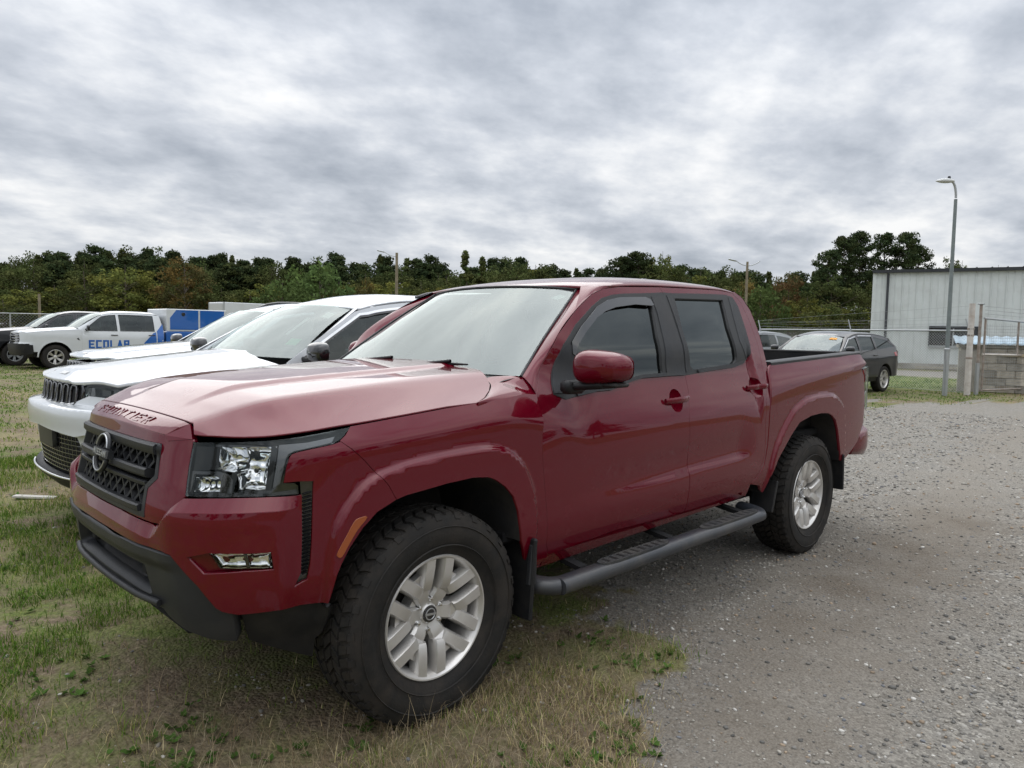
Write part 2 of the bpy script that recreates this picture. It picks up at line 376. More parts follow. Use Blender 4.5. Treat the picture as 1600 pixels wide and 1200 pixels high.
def polydist(px, pz, poly):                      # signed distance, positive inside
    px = np.asarray(px, float); pz = np.asarray(pz, float); d = np.full(px.shape, 1e9); ins = np.zeros(px.shape, bool)
    n = len(poly)
    for i in range(n):
        ax, az = poly[i]; bx, bz = poly[(i+1) % n]; ex, ez = bx-ax, bz-az; L = ex*ex+ez*ez+1e-12
        t = np.clip(((px-ax)*ex+(pz-az)*ez)/L, 0, 1)
        d = np.minimum(d, np.hypot(px-ax-t*ex, pz-az-t*ez))
        if abs(ez) > 1e-12:
            c = ((az > pz) != (bz > pz)) & (px < (bx-ax)*(pz-az)/ez+ax); ins ^= c
    return np.where(ins, d, -d)
PLAN = np.array([(.873,-.2),(.877,0),(.873,.2),(.862,.36),(.837,.48),(.805,.57),(.759,.655),(.697,.73),(.618,.79),(.51,.84),(.37,.875),(.2,.893),(0,.90),(-.4,.903),(-1.2,.905),(-2.2,.905),(-3.2,.905),(-3.8,.902),(-4.05,.893),(-4.2,.878),(-4.28,.85),(-4.325,.79),(-4.34,.7),(-4.345,.5),(-4.35,.2),(-4.35,0)])
_t = np.concatenate([[0], np.cumsum(np.hypot(*np.diff(PLAN, axis=0).T))]); _t -= _t[1]
_P = spline(_t, PLAN)
_ss = np.linspace(0, _t[-1], 3000); _pp = _P(_ss); _k = (_ss > .4) & (_pp[:, 0] > -4.3)
def s_of_x(x): return np.interp(-np.asarray(x, float), -_pp[_k, 0], _ss[_k])
O_FRONT = pch([.2,.33,.42,.52,.62,.70,.76,.82,.90,.98,1.06,1.10,1.3],[-.14,-.085,-.05,-.024,-.008,-.003,0,0,-.014,-.033,-.052,-.060,-.10])
O_SIDE = pch([.2,.40,.47,.53,.59,.65,.72,.80,.90,1.0,1.3],[-.12,-.075,-.042,-.022,-.008,-.002,-.001,0,0,0,0])
SCAL = pch([.50,.58,.64,.675,.70,.735,.76,.80,.88,1.0],[0,.0,.001,.0015,-.002,-.0175,-.021,-.019,-.010,0])
ZC = pch([-4.4,-4.2,-3.9,-3.3,-2.8,-2.5,-2.45,-1.6,-.9,-.55,-.36,0,.25,.6,.8],[1.275,1.27,1.25,1.205,1.16,1.11,1.0,.985,1.0,1.09,1.112,1.09,1.07,1.04,1.03])
ZK = pch([-4.4,-2.55,-2.47,-2.42,-.95,-.6,.3,.5,.75],[.55,.50,.42,.34,.30,.62,.72,.72,.3])
ZW = pch([-4.4,-3.5,-2.6,-2.43,-.95,-.62,-.3,.5,.7],[.010,.014,.030,.035,.035,.014,.009,.010,.03])
def crom(P, per=4):
    P = np.array(P, float); out = []
    for i in range(len(P)-1):
        p0 = P[max(i-1, 0)]; p1 = P[i]; p2 = P[i+1]; p3 = P[min(i+2, len(P)-1)]
        for k in range(per): t = k/per; out.append(.5*(2*p1+(p2-p0)*t+(2*p0-5*p1+4*p2-p3)*t*t+(3*p1-p0-3*p2+p3)*t**3))
    return np.array(out+[P[-1]])
FLARE_F = np.vstack([crom([(.462,.46),(.458,.60),(.449,.689),(.430,.79),(.409,.839),(.387,.871),(.351,.915),(.315,.947),(.275,.9675),(.236,.979),(.156,.997),(.072,1.007),(-.03,1.014),(-.157,1.020),(-.238,1.017),(-.299,1.006),(-.353,.985),(-.408,.946),(-.454,.889),(-.484,.83),(-.503,.767),(-.513,.708),(-.52,.60),(-.52,.46)]), [(-.52,.40),(.465,.40)]])
FLARE_R = np.vstack([crom([(-2.545,.46),(-2.58,.62),(-2.662,.80),(-2.835,.969),(-2.956,1.028),(-3.074,1.059),(-3.222,1.0738),(-3.404,1.075),(-3.533,1.059),(-3.636,1.013),(-3.701,.963),(-3.728,.881),(-3.75,.762),(-3.76,.62),(-3.762,.46)]), [(-3.762,.40),(-2.54,.40)]])
def fdist(x, z, poly):
    sh = np.broadcast(x, z).shape; x = np.broadcast_to(x, sh).ravel(); z = np.broadcast_to(z, sh).ravel(); o = np.full(x.shape, -1.)
    m = (x > poly[:, 0].min()-.02) & (x < poly[:, 0].max()+.02)
    if m.any(): o[m] = polydist(x[m], z[m], poly)
    return o.reshape(sh)
def W(s, z, ledge=None, off=0.):
    s = np.asarray(s, float); z = np.asarray(z, float); p = _P(s); e = 1e-3; d = _P(s+e)-_P(s-e)
    n = np.stack([d[..., 1], -d[..., 0]], -1); n /= np.linalg.norm(n, axis=-1, keepdims=True)*np.where(True, 1, 1)
    x = p[..., 0]
    wf = 1-sst(.52, 1.20, s); wr = sst(-4.2, -4.33, x)
    door = sst(-.60, -1.6, x)*sst(-2.44, -2.2, x)
    side = O_SIDE(z)+SCAL(z-.04*sst(-1., -2.3, x))*door - ZK(x)*softplus(z-ZC(x), ZW(x))
    df = fdist(x, z, FLARE_F); dr = fdist(x, z, FLARE_R)
    side = side+.024*sst(-.004, .022, df)*sst(.50, .43, x)+.020*sst(-.004, .028, dr)
    o = wf*O_FRONT(z)+(1-wf)*(side*(1-wr)-wr*.3*softplus(z-1.2, .05)) + off
    if ledge is not None: o = o+ledge(s, z)
    q = np.stack([p[..., 0]+n[..., 0]*o, p[..., 1]+n[..., 1]*o, z+0*o], -1)
    return q
LZT = pch([0,.2,.35,.44,.455,.565,.60,.67,.97,1.4],[.815,.81,.804,.797,.80,.900,.905,.910,.919,.92])
def LEDGE(s, z):
    return (.017+.015*sst(.44,.58,s))*np.clip((LZT(s)-z)/.042, 0, 1)*(1-sst(.90, .985, s))
def WL(s, z): return W(s, z, LEDGE)
def G_y(x, z): dz = z-1.2; return .868-.35*dz-.13*dz*dz-.035*sst(-1.0, -.35, x)*1.0-.02*sst(-2.2, -3.0, x)
def SIDE(x, z):                                   # whole cab side incl. greenhouse, over (x,z)
    z = np.asarray(z, float); q = W(s_of_x(x), smin(z, 1.29+0*z, .05)); y = smin(q[..., 1], G_y(np.asarray(x, float), z), .02)
    return np.stack([np.asarray(x, float)+0*y, y, np.asarray(z, float)+0*y], -1)
# hood: ridge line and outer edge in plan, then a height field over (x,y)
H_YA = pch([-.75,-.4,-.1,.166,.33,.49,.61,.66,.735,.8],[.60,.61,.618,.62,.62,.605,.553,.525,.485,.46])
H_ZA = pch([-.75,-.5,-.3,-.1,.166,.33,.49,.61,.66,.735,.8],[1.295,1.286,1.275,1.262,1.243,1.229,1.211,1.18,1.161,1.134,1.108])
H_YE = pch([-.8,-.215,-.073,.157,.336,.398,.499,.599,.698,.754,.8],[.858,.855,.853,.848,.833,.821,.794,.749,.665,.565,.50])
H_ZE = pch([-.8,-.5,-.215,-.073,.157,.336,.398,.499,.599,.698,.754,.8],[1.215,1.198,1.178,1.167,1.146,1.129,1.123,1.110,1.10,1.094,1.089,1.085])
def H_z(x, y):
    x = np.asarray(x, float); a = np.abs(np.asarray(y, float)); ya = H_YA(x); za = H_ZA(x); ye = H_YE(x); ze = H_ZE(x)
    t = np.clip((a-ya)/np.maximum(ye-ya, .03), -.5, 1.3)
    slope = (ze-za)/np.maximum(ye-ya, .03)
    out = za+slope*softplus(a-ya, .012+.010*sst(.3, -.2, x))
    out = out-.006*np.sin(np.clip(t, 0, 1)*math.pi)*sst(.7, .5, x)
    yb = .36-.10*sst(-.3, .7, x)                       # raised middle of the hood
    out = out+.012*(1-np.clip(a/ya, 0, 1)**2)+.013*(1-sst(yb-.03, yb+.035, a))*sst(.72, .45, x)
    return out
def HOOD(x, y): return np.stack([np.asarray(x, float)+0*y, np.asarray(y, float)+0*x, H_z(x, y)], -1)
R_ZC = pch([-2.78,-2.70,-2.62,-2.5,-2.3,-2.05,-1.8,-1.5,-1.25,-1.12,-1.04],[1.69,1.735,1.758,1.774,1.786,1.790,1.786,1.768,1.733,1.708,1.688])
R_ZR = pch([-2.78,-2.69,-2.62,-2.52,-2.36,-2.065,-1.72,-1.347,-1.214,-1.105,-.94],[1.62,1.668,1.700,1.717,1.726,1.7205,1.711,1.692,1.674,1.642,1.557])
def ROOF(x, t):
    x = np.asarray(x, float); t = np.asarray(t, float); zr = R_ZR(x)+.004; zc = R_ZC(x); yr = G_y(x, zr)+.002
    a = np.abs(t); z = zr+(zc-zr)*np.maximum(1-a**2.8, 0)**(1/1.9)
    return np.stack([x+0*t, yr*t, z], -1)
WS_E = np.array([(-.567,.752,1.264),(-.777,.683,1.424),(-.97,.624,1.561),(-1.145,.562,1.675)])
_we = spline([0,.36,.69,1.], WS_E)
def WSH(u, v):                                     # windscreen: u -1..1 across, v 0..1 up
    u = np.asarray(u, float); v = np.asarray(v, float); e = _we(v); k = 1-np.abs(u)**2.2
    return np.stack([e[..., 0]+(.115-.025*v)*k, e[..., 1]*u, e[..., 2]+(.004+.018*v)*k], -1)
# outlines of the red pickup panels: (s,z) along the body wall, or (x,z) on the cab side, or (x,y) on the hood
T = {
 'bump_top': [(.4701,.7966),(.5826,.9017),(.6896,.91),(.7791,.9145),(.8779,.917),(.9728,.917)],
 'bump_hl': [(.9692,.9476),(.9593,.9563),(.9225,.958),(.9319,1.009),(.9424,1.04),(.9508,1.05),(.9713,1.056),(1.016,1.064),(1.086,1.075),(1.111,1.082)],
 'seam': [(1.118,1.079),(1.146,1.057),(1.193,1.012),(1.236,.9635),(1.271,.9229)],
 'arch_front_bumper': [(1.302,.8694),(1.228,.8378),(1.175,.7897),(1.132,.732),(1.105,.6822),(1.088,.6414),(1.065,.5459)],
 'bump_bot': [(1.065,.5459),(.8964,.5498),(.7858,.5409),(.7382,.5498),(.7171,.5631),(.6648,.6303),(.5649,.7221),(.5238,.7273),(.39,.7273),(.1209,.7341)],
 'vent': [(.9809,.9179),(.9813,.7782),(.9779,.6617),(.9551,.6175),(.9964,.6354),(1.006,.6901),(1.01,.7538),(1.014,.88),(1.017,.9581),(.9773,.9605)],
 'fog': [(.7046,.7404),(.885,.7434),(.8874,.694),(.8122,.6946),(.7356,.6935)],
 'fog_recess': [(.6296,.7244),(.7038,.7447),(.8868,.7474),(.8946,.6885),(.8121,.6863),(.6843,.6733)],
 'marker': [(1.189,.827),(1.158,.8258),(1.142,.8141),(1.116,.7691),(1.09,.7233),(1.088,.7085),(1.102,.7041),(1.126,.7439),(1.154,.7875)],
 'headlight': [(.5842,1.078),(.7162,1.085),(.8654,1.092),(.9836,1.102),(1.095,1.117),(1.16,1.125),(1.136,1.102),(1.109,1.084),(1.086,1.075),(1.016,1.064),(.9713,1.056),(.9508,1.05),(.9424,1.04),(.9319,1.009),(.9225,.958),(.9593,.9563),(.9692,.9476),(.9709,.9207),(.8778,.9179),(.779,.9164),(.5874,.907),(.5816,.9946)],
 'hl_reflector': [(.6977,1.07),(.9018,1.075),(.8998,1.065),(.8728,.9372),(.7779,.9393),(.7749,.9729),(.7637,.9925),(.6948,.9995)],
 'hl_lower': [(.6111,.97),(.7001,.9769),(.7229,.9632),(.7226,.9315),(.6126,.9232)],
 'hl_bezel': [(.5869,1.065),(.6952,1.069),(.6923,.9994),(.5915,.9885)],
 'hl_drl': [(.9103,1.08),(1.003,1.086),(1.1,1.101),(1.085,1.084),(1.016,1.072),(.9595,1.062),(.9387,1.052),(.9302,1.037),(.9116,.9563),(.8897,.9428)],
 'hood_gap': [(.5856,1.087),(.7152,1.093),(.8651,1.099),(.9843,1.109),(1.097,1.123),(1.163,1.13),(1.346,1.146),(1.578,1.167),(1.72,1.177),(1.769,1.194),(1.81,1.22),(1.826,1.242),(1.825,1.269)],
 'valance_seam': [(.7738,.527),(.7666,.4335)],
 'dam': [(.7778,.5236),(1.063,.5414),(1.048,.4165),(1.041,.321),(.7949,.4177)],
 'arch_front_fender': [(1.302,.8694),(1.341,.8787),(1.422,.887),(1.523,.8974),(1.646,.9031),(1.724,.8951),(1.765,.8787),(1.817,.8451),(1.861,.8005),(1.891,.7335),(1.904,.6723),(1.918,.6055)],
 'flare_front': [(1.062,.685),(1.084,.7902),(1.104,.8357),(1.127,.8683),(1.164,.9124),(1.199,.9439),(1.237,.9653),(1.275,.9775),(1.353,.9959),(1.437,1.007),(1.538,1.013),(1.663,1.02),(1.742,1.017),(1.804,1.006),(1.857,.9857),(1.911,.9466),(1.954,.8907),(1.965,.8369),(1.983,.7746),(1.994,.7169)],
 'arch_rear': [(4.07,.4938),(4.096,.588),(4.18,.6995),(4.342,.8324),(4.458,.9056),(4.623,.9359),(4.787,.944),(4.906,.9363),(4.973,.9176),(5.033,.8812),(5.079,.8143),(5.116,.729),(5.179,.5738)],
 'flare_rear': [(4.168,.8052),(4.343,.9694),(4.464,1.028),(4.581,1.06),(4.728,1.074),(4.91,1.075),(5.037,1.059),(5.138,1.014),(5.154,.9685),(5.179,.8867),(5.21,.769)],
 'bed_rear': [(5.627,1.337),(5.632,1.302),(5.685,1.262),(5.546,1.227),(5.617,1.169),(5.661,1.034),(5.676,.9222),(5.663,.8126),(5.546,.6821),(5.349,.5853)],
 'bed_top': [(4.193,1.282),(4.782,1.307),(5.627,1.337)],
 'cab_bed_gap': [(4.137,1.24),(4.116,1.179),(4.094,1.111),(4.074,1.001),(4.067,.8539),(4.062,.7953),(4.043,.7145),(4.027,.6639),(3.954,.6041),(3.89,.5717)],
 'fuel_door': [(4.163,1.035),(4.173,1.103),(4.241,1.136),(4.34,1.148),(4.402,1.144),(4.436,1.112),(4.446,1.041),(4.389,.9915),(4.334,.9699),(4.187,.9735)],
 'tail_light': [(5.546,1.227),(5.691,1.238)],
 'door_front_edge': [(-.6246,.4949),(-.5961,.5534),(-.583,.6417),(-.5793,.6976),(-.5672,.7612),(-.5442,.927),(-.5419,1.027),(-.5526,1.098),(-.5543,1.15),(-.573,1.193),(-.6128,1.24),(-.6438,1.283),(-.6727,1.321),(-.781,1.448),(-.938,1.558),(-1.105,1.644),(-1.214,1.677),(-1.347,1.694),(-1.719,1.713)],
 'door_mid': [(-1.719,1.713),(-1.738,1.673),(-1.736,1.553),(-1.719,1.414),(-1.731,1.297),(-1.732,1.236),(-1.729,1.155),(-1.684,1.017),(-1.69,.8732)],
 'door_rear_edge': [(-1.719,1.713),(-2.065,1.723),(-2.357,1.729),(-2.523,1.722),(-2.591,1.671),(-2.618,1.567),(-2.622,1.414),(-2.592,1.26),(-2.569,1.165),(-2.533,1.089),(-2.518,.9551),(-2.526,.8178),(-2.519,.7322),(-2.47,.6397),(-2.35,.5604),(-2.302,.5365)],
 'sill': [(-.625,.4939),(-1.078,.5239),(-1.511,.5137),(-1.754,.5153),(-2.016,.5242),(-2.302,.5365)],
 'rocker_bot': [(-.5439,.4179),(-.5919,.4283),(-1.118,.4481),(-2.272,.4995)],
 'black_front': [(-.7956,1.401),(-.9126,1.495),(-1.074,1.585),(-1.169,1.627),(-1.257,1.647),(-1.358,1.658),(-1.585,1.672),(-1.727,1.683)],
 'black_front_low': [(-.6828,1.186),(-.6855,1.173),(-.7523,1.161),(-.8251,1.171),(-.9531,1.187),(-1.063,1.189),(-1.15,1.205),(-1.24,1.224),(-1.333,1.236),(-1.565,1.239),(-1.724,1.239)],
 'sail_edge': [(-.797,1.397),(-.7476,1.333),(-.722,1.287),(-.6989,1.238),(-.6828,1.186)],
 'glass_front': [(-.8518,1.417),(-.947,1.488),(-1.104,1.577),(-1.204,1.615),(-1.305,1.631),(-1.545,1.645),(-1.577,1.631),(-1.58,1.598),(-1.539,1.446),(-1.525,1.3),(-1.526,1.255),(-1.353,1.253),(-1.241,1.241),(-1.146,1.221),(-1.05,1.204),(-.8478,1.191),(-.8585,1.311)],
 'visor': [(-.8454,1.412),(-.9353,1.482),(-1.099,1.579),(-1.198,1.615),(-1.306,1.633),(-1.533,1.645),(-1.573,1.635),(-1.588,1.606),(-1.564,1.601),(-1.418,1.602),(-1.247,1.582),(-1.153,1.559),(-1.073,1.527),(-.9607,1.459),(-.8772,1.397),(-.8507,1.351),(-.837,1.36)],
 'black_rear': [(-1.727,1.683),(-1.827,1.683),(-2.133,1.696),(-2.421,1.704),(-2.505,1.692),(-2.532,1.636),(-2.521,1.518),(-2.508,1.401),(-2.483,1.344),(-2.39,1.292),(-2.26,1.269),(-1.984,1.255),(-1.863,1.248),(-1.729,1.239)],
 'glass_rear': [(-1.824,1.656),(-2.362,1.67),(-2.317,1.502),(-2.316,1.314),(-2.274,1.29),(-1.987,1.274),(-1.817,1.266),(-1.794,1.287),(-1.791,1.483)],
 'quarter_rear': [(-2.443,1.686),(-2.488,1.68),(-2.517,1.624),(-2.506,1.51),(-2.494,1.397),(-2.479,1.351),(-2.426,1.313),(-2.385,1.42),(-2.408,1.55)],
 'handle_f': [(-1.444,1.112),(-1.704,1.121)],
 'handle_r': [(-2.333,1.146),(-2.54,1.152)],
 'cab_rear': [(-2.567,1.732),(-2.646,1.693),(-2.688,1.618),(-2.696,1.509),(-2.684,1.413),(-2.667,1.318),(-2.655,1.239)],
 'hood_rear': [(-.2128,.8562),(-.2804,.8261),(-.3562,.7719),(-.4038,.7261),(-.4401,.6664)],
 'cowl': [(-.4401,.6664),(-.5351,.6822),(-.6245,.6796),(-.6954,.666),(-.7529,.6672)],
 'grille_hole': [(.4215,1.06),(.4394,.9473),(.393,.9104),(.3998,.8146)],
 'surround_top': [(.4321,1.089),(.4545,1.072),(.5783,1.086)],
 'surround_side': [(.5874,.907),(.5816,.9946),(.5825,1.079)],
 'intake': [(-.168,.6638),(.083,.6588),(.2487,.6568),(.3925,.6551),(.4069,.62),(.4189,.5632),(.3519,.5239),(.2153,.5271),(.0191,.5303),(-.2004,.547)],
 'val_bot': [(.7666,.4335),(.676,.4362),(.593,.4546),(.4871,.4963),(.468,.511),(.1432,.5394)],
 'grille_bars': [(.3501,.9469),(.1507,.9483),(.3429,.9333),(.3662,.8286)],
}
# ------------------------------------------------------------------ the red pickup
def WM(s, z): q = W(np.abs(s), z); q[..., 1] *= np.where(np.asarray(s) < 0, -1, 1); return q
def WLM(s, z): q = WL(np.abs(s), z); q[..., 1] *= np.where(np.asarray(s) < 0, -1, 1); return q
def off(fn, d):                                                     # the same surface pushed in or out
    def g(u, v):
        e = 2e-3; u = np.asarray(u, float); v = np.asarray(v, float)
        n = np.cross(fn(u+e, v)-fn(u-e, v), fn(u, v+e)-fn(u, v-e)); n /= np.linalg.norm(n, axis=-1, keepdims=True)+1e-12
        return fn(u, v)+n*(d(u, v)[..., None] if callable(d) else d)
    return g
def W0(s, z): return W(s, z)
def xs(lst): return [(float(s_of_x(x)), z) for x, z in lst]
def mirror_half(half): return [(-u, v) for u, v in half[::-1]]+list(half)
TRUCK = empty('pickup_truck', (0, 0, 0)); tag(TRUCK, 'dark red crew cab pickup truck parked in front at the edge of the gravel', 'pickup truck')
GAP = .0034
FLN = [(float(s_of_x(x)), z) for x, z in FLARE_F]+[(float(s_of_x(x)), z) for x, z in FLARE_R]
def feature_pts():
    pts = []
    for fl, d in ((FLARE_F, (-.004, .0025, .009, .0155, .022)), (FLARE_R, (-.004, .004, .012, .020, .028))):
        for dd in d:
            q = resample(inset([tuple(p) for p in fl[:-2]]+[tuple(p) for p in fl[-2:]], dd), .012)
            pts += [(float(s_of_x(x)), z) for x, z in q if z > .52]
    for dz in (-.012, -.005, 0, .005, .012):
        for x in np.arange(-4.25, .45, .012):
            if x < -2.5 or x > -.75: pts.append((float(s_of_x(x)), float(ZC(x))+dz))
    return pts
FP = feature_pts()
# front bumper cover
half = [(0, .8155), (.2, .8105), (.35, .8045), (.44, .7985)]+T['bump_top']+T['vent']+T['bump_hl'][2:]+T['seam']+T['arch_front_bumper']+T['bump_bot'][1:]+[(0, .735)]
half = [(.0, .8155)]+half[1:]
foil = [(s, float(LZT(abs(s)))-d) for s in np.arange(-.98, .98, .010) for d in (.004, .036, .040, .044, .049)]+[p for p in FP if p[0] < 1.35]+[(-a, b) for a, b in FP if a < 1.35]
fogh = T['fog_recess']; fogr = [(-u, v) for u, v in fogh]
out = inset(mirror_half(half[1:-1]), GAP)
bump = panel('front_bumper', out, WLM, TRUCK, RED, .017, holes=[fogh, fogr], extra=foil, flange=.02)
# red surround of the grille
half = [(.2, .8145), (.35, .8085), (.447, .8045), (.487, .8055)]+T['surround_side']+[(.5783, 1.0861), (.4545, 1.0716), (.4321, 1.0886)]
gh = T['grille_hole']
ghole = mirror_half([(.2, .806+.012), gh[3], gh[2], gh[1], gh[0]]); ghole = [(-.4215, 1.0602)]+mirror_half([gh[3], gh[2], gh[1], gh[0]])[1:-1]+[(.4215, 1.0602)]
ztop = lambda s: 1.0886+.012*(1-(abs(s)/.4321)**2)
full = mirror_half(half)+[(s, ztop(s)) for s in np.linspace(.40, -.40, 17)]
panel('grille_surround', inset(full, GAP), WM, TRUCK, RED, .016, holes=[ghole], flange=.02)
# badge strip above the grille, with pressed letters
Lo = [(s, ztop(s)) for s in np.linspace(-.4321, .4321, 25)]; LoP = WM(np.array([p[0] for p in Lo]), np.array([p[1] for p in Lo]))
ends = WM(np.array([-.5783, -.4545, .4545, .5783]), np.array([1.0861, 1.0716, 1.0716, 1.0861]))
yu = np.linspace(-.487, .487, 25); xu = .7365+.006*(1-(yu/.487)**2); UpP = np.stack([xu, yu, H_z(xu, yu)], 1)
def strip_fn(u, v):                                                  # u: 0..24 along, v 0..1 up
    u = np.asarray(u, float); v = np.asarray(v, float); i = np.clip(np.floor(u).astype(int), 0, 23); t = (u-i)[..., None]
    a = LoP[i]*(1-t)+LoP[i+1]*t; b = UpP[i]*(1-t)+UpP[i+1]*t; q = a*(1-v[..., None])+b*v[..., None]; q[..., 2] += .006*np.sin(v*math.pi); return q
panel('badge_strip', [(.03, .03), (23.97, .03), (23.97, .965), (.03, .965)], strip_fn, TRUCK, RED, .5, flange=.012, sgn=1, eps=.01)
for sd in (1, -1):
    c = UpP[24 if sd > 0 else 0]; l = LoP[24 if sd > 0 else 0]; e1, e2 = (ends[2], ends[3]) if sd > 0 else (ends[1], ends[0])
    q = [l, e1, e2, c]; ce = sum(q)/4; q = [p+(ce-p)*.012 for p in q]; mk('badge_strip_corner', q+[p-np.array([.02, 0, .02]) for p in q], [(0, 1, 2, 3) if sd > 0 else (3, 2, 1, 0)]+[(i, (i+1) % 4, 4+(i+1) % 4, 4+i) if sd < 0 else (4+i, 4+(i+1) % 4, (i+1) % 4, i) for i in range(4)], RED, TRUCK)
LET = {'F': [[(0, 0), (0, 1)], [(0, 1), (.75, 1)], [(0, .5), (.55, .5)]], 'R': [[(0, 0), (0, 1)], [(0, 1), (.75, 1)], [(.75, 1), (.75, .45)], [(.75, .45), (.15, .45)], [(.4, .42), (.75, 0)]],
 'O': [[(0, 0), (0, 1)], [(0, 1), (.75, 1)], [(.75, 1), (.75, 0)], [(.75, 0), (0, 0)]], 'N': [[(0, 0), (0, 1)], [(0, 1), (.75, 0)], [(.75, 0), (.75, 1)]], 'T': [[(0, 1), (.8, 1)], [(.4, 1), (.4, 0)]],
 'I': [[(.15, 0), (.15, 1)]], 'E': [[(0, 0), (0, 1)], [(0, 1), (.75, 1)], [(0, .5), (.6, .5)], [(0, 0), (.75, 0)]]}
def stroke_letters(word, put, w, hgt, adv, thick, name, mat, parent, depth=.0035):
    u = 0.
    for ch in word:
        mb = MB()
        for a, b in LET[ch]:
            A = np.array(put(u+a[0]*w, a[1]*hgt)); B = np.array(put(u+b[0]*w, b[1]*hgt)); e = 1e-3
            n = np.cross(np.array(put(u+e, .5*hgt))-np.array(put(u, .5*hgt)), np.array(put(u, .5*hgt+e))-np.array(put(u, .5*hgt))); n /= np.linalg.norm(n)
            d = (B-A)/np.linalg.norm(B-A); s = np.cross(n, d)*thick/2; A = A-d*thick*.45; B = B+d*thick*.45
            q = [A-s, B-s, B+s, A+s]; mb.add([p-n*.002 for p in q]+[p+n*depth for p in q], [(3, 2, 1, 0), (4, 5, 6, 7), (0, 1, 5, 4), (1, 2, 6, 5), (2, 3, 7, 6), (3, 0, 4, 7)])
        mb.build(name, mat, parent); u += adv*(.55 if ch == 'I' else 1)
def put_badge(u, v):                                                 # reads left to right for someone facing the truck
    t = 3.6+u*24/.88*1.0; q = strip_fn(np.array([t]), np.array([.24+v])); return q[0]
badge = empty('hood_lettering', parent=TRUCK)
stroke_letters('FRONTIER', put_badge, .050, .40, .077, .0065, 'letter', RED, badge, .0014)
# hood
hg = [W(*p) for p in smooth_poly(T['hood_gap'][:8], False, 4)]; edge = [(float(p[0]), float(p[1])) for p in hg]
half = [(.7325+.006*(1-(y/.487)**2), y) for y in np.linspace(.06, .48, 8)]+[(.729, .490)]+[(x-.002, y-.0085) for x, y in edge]+T['hood_rear']+[(-.478, .58), (-.515, .40), (-.53, .2)]
out = [(x, -y) for x, y in half[::-1]]+half
rp = [(x, sg*(float(H_YA(x))+d)) for x in np.arange(-.5, .73, .02) for d in (-.02, -.008, 0, .008, .02) for sg in (1, -1)]
panel('hood', inset(out, .0035), HOOD, TRUCK, RED, .022, extra=rp, flange=.006, sgn=1)
for sd in (1, -1):
    g_ = [W(p[0], p[1], None, -.004)*[1, sd, 1] for p in resample(T['hood_gap'][:10], .06, False)]; loft('hood_gap_shade', [p+np.array([0, 0, -.012]) for p in g_], [p+np.array([-.01, -.07*sd, -.022]) for p in g_], DARK, TRUCK, 3)  # black ribbon under the hood edge stands in for shade in the gap
yy_ = np.linspace(-.48, .48, 13); loft('hood_gap_shade', [(.745, y, float(H_z(.74, y))-.012) for y in yy_], [(.69, y, float(H_z(.74, y))-.02) for y in yy_], DARK, TRUCK, 2)  # same painted shade along the front gap of the hood
